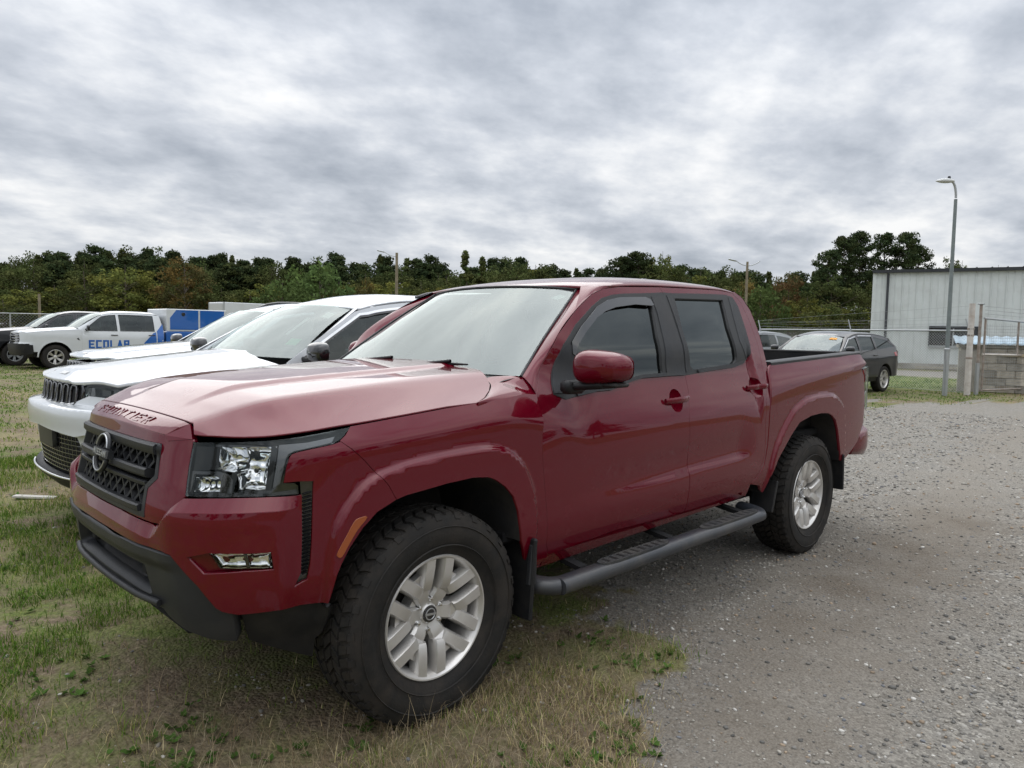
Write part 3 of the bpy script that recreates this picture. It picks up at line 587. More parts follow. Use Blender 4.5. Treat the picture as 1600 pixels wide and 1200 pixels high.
# panels that exist on both sides
for sd in (1, -1):
    fender = [(1.1598, 1.1275)]+T['hood_gap'][6:9]+[(float(s_of_x(-.35)), 1.188), (float(s_of_x(-.5)), 1.2)]+xs(T['door_front_edge'][9::-1])+[(float(s_of_x(-.60)), .47), (float(s_of_x(-.545)), .4187), (float(s_of_x(-.50)), .4187)]+T['arch_front_fender'][::-1]+T['seam'][::-1]+[(1.1091, 1.0837), (1.136, 1.1021)]
    panel('fender', inset(fender, GAP), W0, TRUCK, RED, .017, side=sd, extra=FP, flange=.02)
    fo = xs([(-.2128, 1.160), (-.30, 1.172), (-.40, 1.182), (-.50, 1.190)]); O_ = [W(p[0], p[1], None, -.004) for p in fo]+[SIDE(np.array([x+.004]), np.array([z]))[0] for x, z in ((-.573, 1.186), (-.592, 1.213), (-.6128, 1.2395))]
    hr = [HOOD(np.array([x-.004]), np.array([y]))[0] for x, y in T['hood_rear']]; I_ = hr+[WSH(np.array([.93]), np.array([0.]))[0], WSH(np.array([1.]), np.array([0.]))[0]]
    O_ = smooth_poly(np.array(O_), False, 4); I_ = smooth_poly(np.array(I_), False, 4); Oe = np.array(O_); Ie = np.array(I_)
    mid_ = (Oe+Ie)/2+np.array([0, .35, .9])*.012; t_ = np.linspace(0, 1, 9)[None, :, None]; Pc = Oe[:, None]*(1-t_)**2+(2*mid_-.5*(Oe+Ie))[:, None]*2*t_*(1-t_)+Ie[:, None]*t_**2
    if sd < 0: Pc = Pc*[1, -1, 1]
    grid_mesh('cowl_corner', Pc, RED, TRUCK, flip=(sd > 0))
    # doors
    xz = lambda l: list(l)
    sillp = T['sill']
    mid = T['door_mid']+[(-1.684, .70), (-1.686, sillp[3][1])]
    fdo = T['door_front_edge'][:-1]+mid+[p for p in sillp[2:0:-1]]
    hole = inset(T['glass_front'], -.014)
    scal = [(x, z+.04*float(sst(-1., -2.3, x))+dz) for x in np.arange(-2.45, -.7, .02) for z in (.675, .70, .735, .76) for dz in (0,)]
    fd = empty('front_door', parent=TRUCK)
    cupo = lambda hx, hz: [(hx-.004+.060*math.cos(a), hz+.060*math.sin(a)) for a in np.linspace(0, 2*math.pi, 33)[:-1]]
    panel('door_skin', inset(fdo, GAP), SIDE, fd, RED, .022, holes=[hole, cupo(-1.59, 1.114)], side=sd, sgn=-1, extra=scal, flange=.018)
    rdo = [p for p in T['door_rear_edge'][1:]]+[p for p in sillp[4:3:-1]]+[(-1.692, sillp[3][1])]+[(-1.690, .70)]+[(x-.001, z) for x, z in T['door_mid'][::-1]]
    hole2 = inset(T['glass_rear'], -.014)
    rd = empty('rear_door', parent=TRUCK)
    panel('door_skin', inset(rdo, GAP), SIDE, rd, RED, .022, holes=[hole2, cupo(-2.452, 1.147)], side=sd, sgn=-1, extra=scal, flange=.018)
    # blacked-out window surrounds and glass
    bf = T['sail_edge'][::-1][:-1]+T['black_front']+[(-1.7425, 1.5), (-1.7365, 1.2388)]+T['black_front_low'][::-1][1:-2]
    panel('window_trim', inset(bf, .001), SIDE, fd, SEAL, .02, holes=[inset(T['glass_front'], .002)], side=sd, sgn=-1, lift=.0035, flange=.024)
    br = T['black_rear'][:-1]+[(-1.7365, 1.2388), (-1.7475, 1.5)]
    panel('window_trim', inset(br, .001), SIDE, rd, SEAL, .02, holes=[inset(T['glass_rear'], .002)], side=sd, sgn=-1, lift=.0035, flange=.024)
    panel('window', inset(T['glass_front'], -.012), SIDE, fd, PRIVACY, .05, side=sd, sgn=-1, lift=-.012, flange=0)
    panel('window', inset(T['glass_rear'], -.012), SIDE, rd, PRIVACY, .05, side=sd, sgn=-1, lift=-.012, flange=0)
    panel('pillar_cover', inset([(-1.600, 1.655), (-1.735, 1.667), (-1.7365, 1.50), (-1.731, 1.25), (-1.556, 1.256), (-1.56, 1.32), (-1.60, 1.56)], .002), SIDE, fd, GPLASTIC, .03, side=sd, sgn=-1, lift=.007, flange=.005)
    panel('pillar_cover', inset([(-1.752, 1.668), (-1.806, 1.668), (-1.775, 1.48), (-1.775, 1.26), (-1.742, 1.252), (-1.752, 1.5)], .002), SIDE, rd, GPLASTIC, .03, side=sd, sgn=-1, lift=.007, flange=.005)
    panel('quarter_cover', inset(T['quarter_rear'], -.001), SIDE, rd, GPLASTIC, .03, side=sd, sgn=-1, lift=.006, flange=.005)
    panel('sail_panel', inset(T['sail_edge'][::-1]+[(-.855, 1.402), (-.868, 1.31), (-.862, 1.208), (-.80, 1.185)], .004), SIDE, fd, GPLASTIC, .03, side=sd, sgn=-1, lift=.007, flange=.006)
    vis = panel('window_visor', T['visor'], off(SIDE, lambda u, v: -.012-0*u), fd, simple('smoke_acrylic', (.018, .019, .021), .10, coat=1.), .02, side=sd, sgn=-1, flange=.004)
    beltf = [(x, z) for x, z in T['black_front_low'][3:]]; up = [(x, z+.017) for x, z in beltf]
    panel('belt_moulding', up+beltf[::-1], off(SIDE, -.011), fd, GPLASTIC, .02, side=sd, sgn=-1, flange=.006)
    lowr = T['black_rear'][9:13]; panel('belt_moulding', [(x, z+.017) for x, z in lowr]+lowr[::-1], off(SIDE, -.011), rd, GPLASTIC, .02, side=sd, sgn=-1, flange=.006)
    # handles: scooped cup and pull
    for dr, hx, hz in ((fd, -1.59, 1.114), (rd, -2.452, 1.147)):
        cup = cupo(hx, hz)
        cf = off(SIDE, lambda u, v, hx=hx, hz=hz: (.024*np.clip(1-((u-hx+.004)**2+(v-hz)**2)/.060**2, 0, 1)**.75))
        panel('handle_cup', cup, cf, dr, RED, .008, side=sd, sgn=-1, flange=0)
        mb = MB(); pts = []
        for i in range(13):
            t = i/12; x = hx+.108-.216*t; y = float(SIDE(np.array([x]), np.array([hz+.004]))[0, 1]); b = .006+.028*min(1, 3.5*t*(1-t)+.15); pts.append((x, (y+b)*sd, hz+.003+.008*t))
        V = []; F = []
        for i, p in enumerate(pts):
            for k in range(10):
                a = 2*math.pi*k/10; V.append((p[0], p[1]+sd*.008*math.cos(a), p[2]+(.0175-.004*abs(i-6)/6)*math.sin(a)))
        for i in range(12):
            for k in range(10): F.append((i*10+k, i*10+(k+1) % 10, i*10+10+(k+1) % 10, i*10+10+k))
        F += [tuple(range(10)), tuple(range(120, 130))]
        mb.add(V, F).build('door_handle', RED, dr, 50)
    # cab side behind the doors, rocker, bed
    cs = [p for p in T['door_rear_edge'][3:]]+[(-2.30, .515), (-2.36, .50)]+[(-4.34+0, 0)][:0]
    gapx = [(float(np.interp(s, _ss, _pp[:, 0])), z) for s, z in T['cab_bed_gap']]
    cs = cs+[(x+.004, z) for x, z in gapx[::-1]]+[p for p in T['cab_rear'][::-1]]
    panel('cab_corner', inset(cs, GAP), SIDE, TRUCK, RED, .02, side=sd, sgn=-1, flange=.02)
    rk = [(x, z-.004) for x, z in sillp]+[(-2.38, .50), (-2.33, .49)]+[(x, z) for x, z in T['rocker_bot'][::-1][1:3]]+[(-.62, .43)]
    panel('rocker_panel', inset(rk, .001), off(SIDE, .012), TRUCK, RED, .02, side=sd, sgn=-1, flange=.04)
    edgef = [(s+.006, z) for s, z in T['cab_bed_gap']]
    bed = edgef+[(4.02, .545), (4.06, .50)]+T['arch_rear']+[(5.28, .565)]+T['bed_rear'][::-1]+T['bed_top'][::-1]
    fdr = smooth_poly(T['fuel_door'], True, 3)
    panel('bed_side', inset(bed, .002), W0, TRUCK, RED, .018, holes=[fdr], side=sd, extra=FP, flange=.02)
    panel('fuel_door' if sd > 0 else 'bed_patch', inset(fdr, .003), W0, TRUCK, RED, .02, side=sd, flange=.014, extra=FP)
    tl = [(5.572, 1.222), (5.70, 1.240), (5.78, 1.235), (5.80, .91), (5.69, .915), (5.688, .925), (5.676, 1.03), (5.632, 1.168)]
    lamp = empty('tail_lamp', parent=TRUCK)
    panel('lens', inset(tl, .004), W0, lamp, CLEAR, .03, side=sd, lift=.006, flange=.012)
    panel('housing', inset(tl, .004), W0, lamp, GLOSSB, .03, side=sd, lift=-.01, flange=.006)
    panel('red_segment', inset([(5.60, 1.212), (5.70, 1.225), (5.71, 1.16), (5.655, 1.12), (5.635, 1.16)], .003), W0, lamp, REDLENS, .03, side=sd, lift=-.002, flange=.006)
    panel('white_segment', inset([(5.69, 1.05), (5.78, 1.05), (5.785, .93), (5.70, .93)], .003), W0, lamp, REFLECT, .03, side=sd, lift=-.002, flange=.006)
    # wheel arches: liner shells
    for arch, yi in ((T['arch_front_bumper'][::-1]+T['arch_front_fender'][1:], .42), (T['arch_rear'], .45)):
        A = np.array([W(s, z) for s, z in resample(arch, .05, False)]); A[:, 1] -= .012; B = A.copy(); B[:, 1] = yi
        o = loft('wheel_arch_liner', A, B, LINER, TRUCK, 5, side=sd)
        cen = A.mean(0); n = len(B); V = list(B*[1, sd, 1])+[(B[0, 0], sd*yi, .3), (B[-1, 0], sd*yi, .3)]
        mk('wheel_arch_wall', V, [tuple(range(n))+(n+1, n)], LINER, TRUCK)
    # marker, mud flaps, side vent
    panel('side_marker', inset(smooth_poly(T['marker'], True, 3), .0005), W0, TRUCK, AMBER, .012, side=sd, lift=.004, flange=.006)
    MB().box((-.462, .845*sd, .44), (.022, .20, .34), Matrix.Rotation(R(-4), 3, 'Y'), bev=.006).build('mud_flap', PLASTIC, TRUCK)
    MB().box((-.470, .925*sd, .50), (.045, .024, .17), Matrix.Rotation(R(-3), 3, 'Y'), taper=(.7, 1), bev=.005).build('mud_flap_bracket', GPLASTIC, TRUCK)
    MB().box((-3.705, .83*sd, .49), (.02, .20, .26), Matrix.Rotation(R(3), 3, 'Y'), bev=.006).build('mud_flap', PLASTIC, TRUCK)
    MB().box((-2.66, .84*sd, .46), (.02, .16, .20), Matrix.Rotation(R(-18), 3, 'Y'), bev=.005).build('mud_flap', PLASTIC, TRUCK)
    vn = empty('side_vent', parent=TRUCK)
    panel('vent_back', inset(T['vent'], -.003), off(WL, -.016), vn, GLOSSB, .02, side=sd, flange=.004)
    mb = MB()
    for i, z in enumerate(np.arange(.652, .915, .0125)):
        s0 = np.interp(z, [.66, .78, .92], [.981, .984, .984]); s1 = np.interp(z, [.64, .69, .754, .88], [.994, 1.004, 1.008, 1.011])
        q = [W(s0, z, LEDGE, -.004), W(s1, z+.006, None, -.006), W(s1, z+.010, None, -.003), W(s0, z+.0045, LEDGE, -.001)]; q = [p*[1, sd, 1] for p in q]; n = np.array([.55, .83*sd, 0])*.012
        mb.add(q+[p-n for p in q], [(0, 1, 2, 3), (7, 6, 5, 4), (0, 4, 5, 1), (1, 5, 6, 2), (2, 6, 7, 3), (3, 7, 4, 0)])
    mb.build('vent_rib', PLASTIC, vn)
    # headlamp
    hl = empty('headlight', parent=TRUCK); HLP = T['headlight']
    panel('lens', inset(HLP, .003), W0, hl, CLEAR, .025, side=sd, flange=.012)
    panel('housing', inset(HLP, .0), off(W0, -.055), hl, GLOSSB, .03, side=sd, flange=0)
    A = np.array([W(*p) for p in resample(HLP, .03)]); A = np.vstack([A, A[:1]]); n = len(A)
    Bv = np.array([off(W0, -.06)(np.array([p[0]]), np.array([p[1]]))[0] for p in resample(HLP, .03)]); Bv = np.vstack([Bv, Bv[:1]])
    loft('housing_wall', A*.998+Bv*.002, Bv, GLOSSB, hl, 3, side=sd)
    rp_ = T['hl_reflector']; mx_ = .055
    def bowl(u, v, rp_=rp_):
        d = np.clip(polydist(u, v, rp_)/mx_, 0, 1); fac = np.abs(((v*26+u*5) % 1)-.5); return -.010-.040*np.sqrt(1-(1-d)**2)-.010*fac*d-.006*np.abs(((u*22) % 1)-.5)
    panel('reflector', rp_, off(W0, bowl), hl, REFLECT, .008, side=sd, flange=0)
    c = off(W0, -.022)(np.array([.775]), np.array([1.012]))[0]*[1, sd, 1]
    MB().lathe([(.0, .012), (.014, .011), (.018, .004), (.018, -.02)], 20, 'X', c).build('projector', CHROME, hl, 40)
    rp2 = T['hl_lower']
    panel('lower_reflector', rp2, off(W0, lambda u, v: -.012-.02*np.sqrt(1-(1-np.clip(polydist(u, v, rp2)/.03, 0, 1))**2)-.005*np.abs(((u*40) % 1)-.5)), hl, REFLECT, .007, side=sd, flange=0)
    panel('inner_bezel', T['hl_bezel'], off(W0, -.014), hl, GPLASTIC, .02, side=sd, flange=.02)
    panel('daytime_light', T['hl_drl'], off(W0, -.010), hl, DRL, .015, side=sd, flange=.02)
    panel('light_divider', [(.885, 1.078), (.905, 1.078), (.882, .935), (.865, .935)], off(W0, -.012), hl, simple('divider_black', (.01, .011, .012), .3), .02, side=sd, flange=.02)
    panel('lower_bezel', inset([(.588, .988), (.70, .992), (.735, .985), (.752, .968), (.755, .926), (.712, .926), (.712, .966), (.690, .982), (.602, .978), (.596, .92), (.590, .92)], .001), off(W0, -.010), hl, GLOSSB, .02, side=sd, flange=.02)
    # fog lamp
    fg = empty('fog_light', parent=TRUCK)
    panel('recess', inset(T['fog_recess'], -.004), off(WL, lambda u, v: -.006-.022*sst(.60, .72, u)), fg, RED, .02, side=sd, flange=0)
    fp = T['fog']; panel('reflector', fp, off(WL, lambda u, v: -.012-.014*np.sqrt(1-(1-np.clip(polydist(u, v, fp)/.025, 0, 1))**2)-.008*np.abs(((u*14+v*5) % 1)-.5)), fg, REFLECT, .007, side=sd, flange=0)
    panel('divider', [(.806, .739), (.813, .739), (.822, .699), (.814, .699)], off(WL, -.009), fg, GLOSSB, .02, side=sd, flange=.01)
    panel('lens', fp, off(WL, -.006), fg, CLEAR, .02, side=sd, flange=.012)
    MB().lathe([(0, .006), (.008, .005), (.010, -.004)], 14, 'X', W(.905, .615)*[1, sd, 1]).build('parking_sensor', RED, TRUCK, 40)
# lower valance
half = [(.1, .732)]+[(s, z-.006) for s, z in T['bump_bot'][::-1][1:8]]+[(.765, .536), (.768, .4335)]+T['val_bot'][1:]+[(.06, .541)]
ihole = [(.083, .660), (.2487, .657), (.3925, .6551), (.4069, .62), (.4189, .560), (.40, .548), (.2153, .556), (.0191, .559)]
ih = mirror_half([(u, v) for u, v in ihole[::-1] if u > .02][::1]); ih = [(-.4189, .560), (-.40, .548), (-.2, .556), (.2, .556), (.40, .548), (.4189, .560), (.4069, .62), (.3925, .6551), (.2, .659), (-.2, .659), (-.3925, .6551), (-.4069, .62)]
def WV(s, z):
    a = np.abs(s); q = W(a, z, LEDGE, 0.); e = 2e-3; return WLM(s, z)+0
def valoff(u, v):
    a = np.abs(u); bar = .018*sst(.66, .69, v)*(1-sst(.725, .74, v))*(1-sst(.5, .62, a)); return bar-.012
panel('lower_valance', inset(mirror_half(half), .002), off(WLM, valoff), TRUCK, GPLASTIC, .016, holes=[ih], flange=.05)
panel('intake_shelf', inset(ih, -.02), off(WLM, lambda u, v: -.055-.28*np.clip((v-.545)/.12, 0, 1)), TRUCK, PLASTIC, .03, flange=0)
ip = resample([(s, .534) for s in np.linspace(-.47, .47, 25)], .1, False)
MB().tube([off(WLM, -.004)(np.array([s]), np.array([.536+0*s]))[0] for s in np.linspace(-.468, .468, 31)], .012, 8).build('valance_lip', GPLASTIC, TRUCK, 60)
for sd in (1, -1):
    panel('air_dam', inset(T['dam'], .001), off(W0, -.018), TRUCK, PLASTIC, .03, side=sd, flange=.03)
    mb = MB().box(off(WLM, -.10)(np.array([.30*sd]), np.array([.60]))[0], (.10, .05, .05), bev=.008); mb.build('tow_hook', DARK, TRUCK)
# grille
gr = empty('grille', parent=TRUCK)
panel('grille_back', inset(ghole, -.004), off(WM, -.075), gr, DARK, .04, flange=0)
A = np.array([WM(np.array([p[0]]), np.array([p[1]]))[0] for p in resample(ghole, .03)]); A = np.vstack([A, A[:1]]); Bv = np.array([off(WM, -.08)(np.array([p[0]]), np.array([p[1]]))[0] for p in resample(ghole, .03)]); Bv = np.vstack([Bv, Bv[:1]])
loft('grille_wall', A, Bv, PLASTIC, gr, 3)
ring_in = inset(ghole, .036)
panel('grille_frame', inset(ghole, .002), off(WM, lambda u, v: .002+.010*np.clip((v-1.02)/.02, 0, 1)*np.clip((1.062-v)/.012, 0, 1)), gr, GPLASTIC, .014, holes=[ring_in], flange=.05)
def wbar(name, pts, r, mat, o_):                                     # flat bar along the face of the grille
    V = []; F = []
    for s, z in pts:
        for dz, dd in ((-r, -.03), (-r, -.004), (-r*.55, .004), (r*.55, .008), (r, .002), (r, -.03)): V.append(off(WM, o_+dd)(np.array([s]), np.array([z+dz]))[0])
    for i in range(len(pts)-1):
        for k in range(6): F.append((i*6+k, i*6+(k+1) % 6, i*6+6+(k+1) % 6, i*6+6+k))
    F += [tuple(range(6)), tuple(range(len(V)-6, len(V)))]
    return MB().add(V, F).build(name, mat, gr, 35)
wbar('grille_bar', [(s, 1.038+.004*(1-(s/.4)**2)) for s in np.linspace(-.405, .405, 25)], .017, GPLASTIC, .012)
wbar('grille_bar', [(s, .958) for s in np.linspace(-.372, .372, 25)], .015, GPLASTIC, .006)
wbar('grille_bar', [(s, .9225) for s in np.linspace(-.372, .372, 25)], .009, GPLASTIC, -.004)
wbar('grille_bar', [(s, .842) for s in np.linspace(-.366, .366, 25)], .013, GPLASTIC, .004)
for z0, z1, w_ in ((.972, 1.026, .37), (.853, .912, .36)):            # diamond mesh
    zm = (z0+z1)/2; pitch = .070
    for i, s in enumerate(np.arange(-w_, w_+.01, pitch)):
        for a, b in (((s, z0-.006), (s+pitch*.5, zm)), ((s+pitch*.5, zm), (s+pitch, z0-.006)), ((s, z1+.006), (s+pitch*.5, zm)), ((s+pitch*.5, zm), (s+pitch, z1+.006))):
            if max(abs(a[0]), abs(b[0])) > w_+.01: continue
            P = [off(WM, -.016)(np.array([a[0]+(b[0]-a[0])*t]), np.array([a[1]+(b[1]-a[1])*t]))[0] for t in (0, 1)]; P2 = [p-np.array([.022, 0, 0]) for p in P]
            d = np.array(P[1])-np.array(P[0]); d /= np.linalg.norm(d); n = np.array([1, 0, 0.]); sv = np.cross(n, d)*.0050
            MB().add([P[0]-sv, P[1]-sv, P[1]+sv, P[0]+sv, P2[0]-sv, P2[1]-sv, P2[1]+sv, P2[0]+sv], [(0, 1, 2, 3), (7, 6, 5, 4), (0, 4, 5, 1), (1, 5, 6, 2), (2, 6, 7, 3), (3, 7, 4, 0)]).build('mesh_bar', GPLASTIC, gr)
# emblem: arch and arc with the name between them
EM = np.array([.856, 0, .982]); tilt = Matrix.Rotation(R(-12), 3, 'Y')
def emb(u, v, d): return tuple(Vector(EM)+tilt @ Vector((d, u, v)))
em = empty('emblem', parent=TRUCK)
mb = MB(); mb.tube([emb(.062*math.cos(a), .012+.055*math.sin(a), .012) for a in np.linspace(R(8), R(172), 25)], .0085, 8); mb.build('upper_arc', GPLASTIC, em, 60)
mb = MB(); mb.tube([emb(.062*math.cos(a), -.012+.055*math.sin(a), .012) for a in np.linspace(R(188), R(352), 25)], .0085, 8); mb.build('lower_arc', GPLASTIC, em, 60)
mb = MB(); mb.tube([emb(.062*math.cos(a), .012+.055*math.sin(a), .0205) for a in np.linspace(R(12), R(168), 21)], .003, 6); mb.tube([emb(.062*math.cos(a), -.012+.055*math.sin(a), .0205) for a in np.linspace(R(192), R(348), 21)], .003, 6); mb.build('bright_line', PSILVER, em, 60)
mb = MB()
for u0, u1 in ((-.085, .085),):
    mb.add([emb(u0, -.0145, .0), emb(u1, -.0145, .0), emb(u1, .0145, .0), emb(u0, .0145, .0), emb(u0, -.0145, .02), emb(u1, -.0145, .02), emb(u1, .0145, .02), emb(u0, .0145, .02)], [(3, 2, 1, 0), (4, 5, 6, 7), (0, 1, 5, 4), (1, 2, 6, 5), (2, 3, 7, 6), (3, 0, 4, 7)])
mb.build('name_bar', GPLASTIC, em)
LET['S'] = [[(.75, 1), (0, 1)], [(0, 1), (0, .52)], [(0, .52), (.75, .48)], [(.75, .48), (.75, 0)], [(.75, 0), (0, 0)]]; LET['A'] = [[(0, 0), (.37, 1)], [(.37, 1), (.75, 0)], [(.15, .35), (.6, .35)]]
stroke_letters('NISSAN', lambda u, v: emb(-.070+u, -.009+v, .021), .022, .018, .0258, .0042, 'letter', PSILVER, em, .003)
# windscreen, pillars, roof, cab back
panel('windshield', [(-.985, .0), (.985, .0), (.985, .985), (-.985, .985)], WSH, TRUCK, WSHIELD, .06, sgn=1, flange=0, eps=.004)
fr = [(-.985, 0), (.985, 0), (.985, .985), (-.985, .985)]; fi = [(-.90, .10), (-.3, .085), (.3, .085), (.90, .10), (.945, .16), (.935, .945), (-.935, .945), (-.945, .16)]
panel('windshield_border', fr, WSH, TRUCK, FRIT, .05, holes=[fi], lift=-.004, sgn=1, flange=0, eps=.004)
mb = MB(); mb.tube([WSH(np.array([u]), np.array([.992]))[0] for u in np.linspace(-1, 1, 41)], .008, 6); mb.tube([WSH(np.array([.992]), np.array([v]))[0] for v in np.linspace(0, 1, 25)], .007, 6); mb.tube([WSH(np.array([-.992]), np.array([v]))[0] for v in np.linspace(0, 1, 25)], .007, 6); mb.build('windshield_seal', SEAL, TRUCK, 60)
xf = lambda t: -1.068-.094*abs(t)**2.2
half = [(xf(t), t) for t in np.linspace(.05, .86, 12)]+[(-1.175, .93), (-1.20, .985)]+[(x, .998) for x in np.linspace(-1.3, -2.55, 14)]+[(-2.66, .97)]+[(-2.70-.012*(1-t*t), t) for t in np.linspace(.85, .05, 6)]
panel('roof', [(x, -t) for x, t in half[::-1]]+half, ROOF, TRUCK, RED, .028, sgn=1, flange=.012, eps=2e-3)
for sd in (1, -1):
    de = smooth_poly([p for p in T['door_front_edge'][9:17]], False, 4); A = np.array([SIDE(np.array([x+.0035]), np.array([z]))[0] for x, z in de])
    tt = np.linspace(0, 1, len(A)); zl = A[:, 2]; v = np.clip((zl-1.215)/(1.687-1.215), 0, 1.0); B = np.array([WSH(np.array([1.0]), np.array([min(1., q)]))[0] for q in v])
    ext = np.clip((v-1)*0, 0, 1)
    nrm = np.array([.36, .62, .35]); loft('a_pillar', A, B, RED, TRUCK, 9, bulge=nrm*.016, side=sd, flip=True)
    # filler between pillar top and roof edge
    C_ = np.array([ROOF(np.array([x]), np.array([min(.995, .86+.14*(i/7))]))[0] for i, x in enumerate(np.linspace(-1.138, -1.235, 8))])
    D_ = np.array([SIDE(np.array([x+.003]), np.array([z]))[0] for x, z in resample([p for p in T['door_front_edge'][14:18]], .03, False)])
    k = len(C_); ix = np.linspace(0, len(D_)-1, k); D2 = np.array([D_[int(i)]*(1-(i-int(i)))+D_[min(int(i)+1, len(D_)-1)]*(i-int(i)) for i in ix])
    loft('roof_corner', D2, C_, RED, TRUCK, 6, side=sd, flip=True, bulge=np.array([.1, .6, .7])*.008)
L_ = np.array([SIDE(np.array([x]), np.array([z]))[0] for x, z in smooth_poly(T['cab_rear'], False, 4)]); L_ = np.vstack([L_, L_[-1]*[1, 1, 0]+[0, 0, .6]])
t = np.linspace(-1, 1, 21)[None, :, None]; P = np.repeat(L_[:, None], 21, 1).copy(); P[:, :, 1] = L_[:, None, 1]*t[..., 0]; P[:, :, 0] -= .035*(1-t[..., 0]**2)*np.ones((len(L_), 1)); P[:6, :, 2] += np.linspace(.045, 0, 6)[:, None]*(1-t[..., 0]**4)
grid_mesh('cab_back', P, RED, TRUCK, flip=False)
q = P[6:20, 3:18].copy(); q[..., 0] -= .006; grid_mesh('rear_window', q, PRIVACY, TRUCK)
# antenna fin
mb = MB(); fin = [(-.075, 0), (-.05, .018), (-.01, .044), (.03, .060), (.07, .062), (.078, 0)]; zb = float(ROOF(np.array([-2.45]), np.array([0.]))[0, 2])
V = [(-2.45-u, w_*(.024*(1-v/.075)), zb+v-.004) for w_ in (1, -1) for u, v in fin]; mb.add(V, [(0, 1, 2, 3, 4, 5), (11, 10, 9, 8, 7, 6)]+[(i, 6+i, 6+(i+1) % 6, (i+1) % 6) for i in range(6)]); mb.build('roof_antenna', simple('antenna_grey', (.10, .10, .11), .35, coat=.5), TRUCK, 40)
# bed: liner, rails, tailgate, rear bumper
zr0, zr1 = 1.282, 1.337
mb = MB(); XA, XB = -2.76, -4.28; YI = .72; fz = .83
def quadbox(a, b, c, d, n, th): n = np.array(n)*th; q = [np.array(p, float) for p in (a, b, c, d)]; return [*q, *[p+n for p in q]], [(0, 1, 2, 3), (7, 6, 5, 4), (0, 4, 5, 1), (1, 5, 6, 2), (2, 6, 7, 3), (3, 7, 4, 0)]
mb.add(*quadbox((XA, -YI, fz), (XB, -YI, fz), (XB, YI, fz), (XA, YI, fz), (0, 0, -1), .03)).build('bed_floor', PLASTIC, TRUCK)
mb = MB().add(*quadbox((XA, -YI, fz), (XA, YI, fz), (XA, YI, 1.30), (XA, -YI, 1.30), (1, 0, 0), .03)); mb.build('bed_front_wall', PLASTIC, TRUCK)
for sd in (1, -1):
    MB().add(*quadbox((XA, YI*sd, fz), (XB, YI*sd, fz), (XB, YI*sd, zr1), (XA, YI*sd, zr0), (0, sd, 0), .02)).build('bed_wall', PLASTIC, TRUCK)
    top = [W(s, z) for s, z in [(4.199, 1.2822), (4.4, 1.291), (4.786, 1.307), (5.2, 1.3225), (5.62, 1.337)]]; V = []; F = []
    for p in top:
        for dy, dz in ((.004, -.012), (.004, .008), (-.006, .014), (-.085, .014), (-.10, .004), (-.10, -.04)): V.append((p[0], (p[1]+dy)*sd, p[2]+dz))
    for i in range(len(top)-1):
        for k in range(6): F.append((i*6+k, i*6+(k+1) % 6, i*6+6+(k+1) % 6, i*6+6+k))
    F += [tuple(range(6)), tuple(range(len(V)-6, len(V)))]; MB().add(V, F).build('bed_rail', GPLASTIC, TRUCK, 35)
    MB().add(*quadbox((XA-.15, (YI-.02)*sd, 1.20), (XB+.15, (YI-.02)*sd, 1.235), (XB+.15, (YI-.02)*sd, 1.27), (XA-.15, (YI-.02)*sd, 1.235), (0, sd, 0), .02)).build('bed_channel', STEEL, TRUCK)
tg = empty('tailgate', parent=TRUCK)
MB().box((-4.325, 0, 1.045), (.07, 1.46, .55), bev=.02).build('gate_skin', RED, tg, 40); MB().box((-4.283, 0, 1.06), (.012, 1.40, .53)).build('gate_liner', PLASTIC, tg); MB().box((-4.325, 0, 1.334), (.08, 1.46, .024), bev=.006).build('gate_cap', PLASTIC, tg)
pl = [(x, y) for x, y in [(-4.02, .845), (-4.16, .865), (-4.30, .855), (-4.40, .80), (-4.425, .70), (-4.43, .4)]]; V = []; F = []
prof = [(.0, .545), (.018, .60), (.02, .70), (.012, .755), (-.03, .775)]
P = []
for x, y in smooth_poly([(x, -y) for x, y in pl]+pl[::-1], False, 5):
    f = min(1, max(0, (-4.0-x)/.42)); n = np.array((-1 if x < -4.35 else -.6, math.copysign(.5, y) if abs(y) > .7 else 0)); n = n/np.linalg.norm(n)
    P.append([(x+n[0]*o_, y+n[1]*o_, z-.0+(-.07*(1-f) if j > 2 else .0)+(0 if j > 1 else .03*(1-f))) for j, (o_, z) in enumerate(prof)])
grid_mesh('rear_bumper', np.array(P), RED, TRUCK, solid=.03, sharp=35)
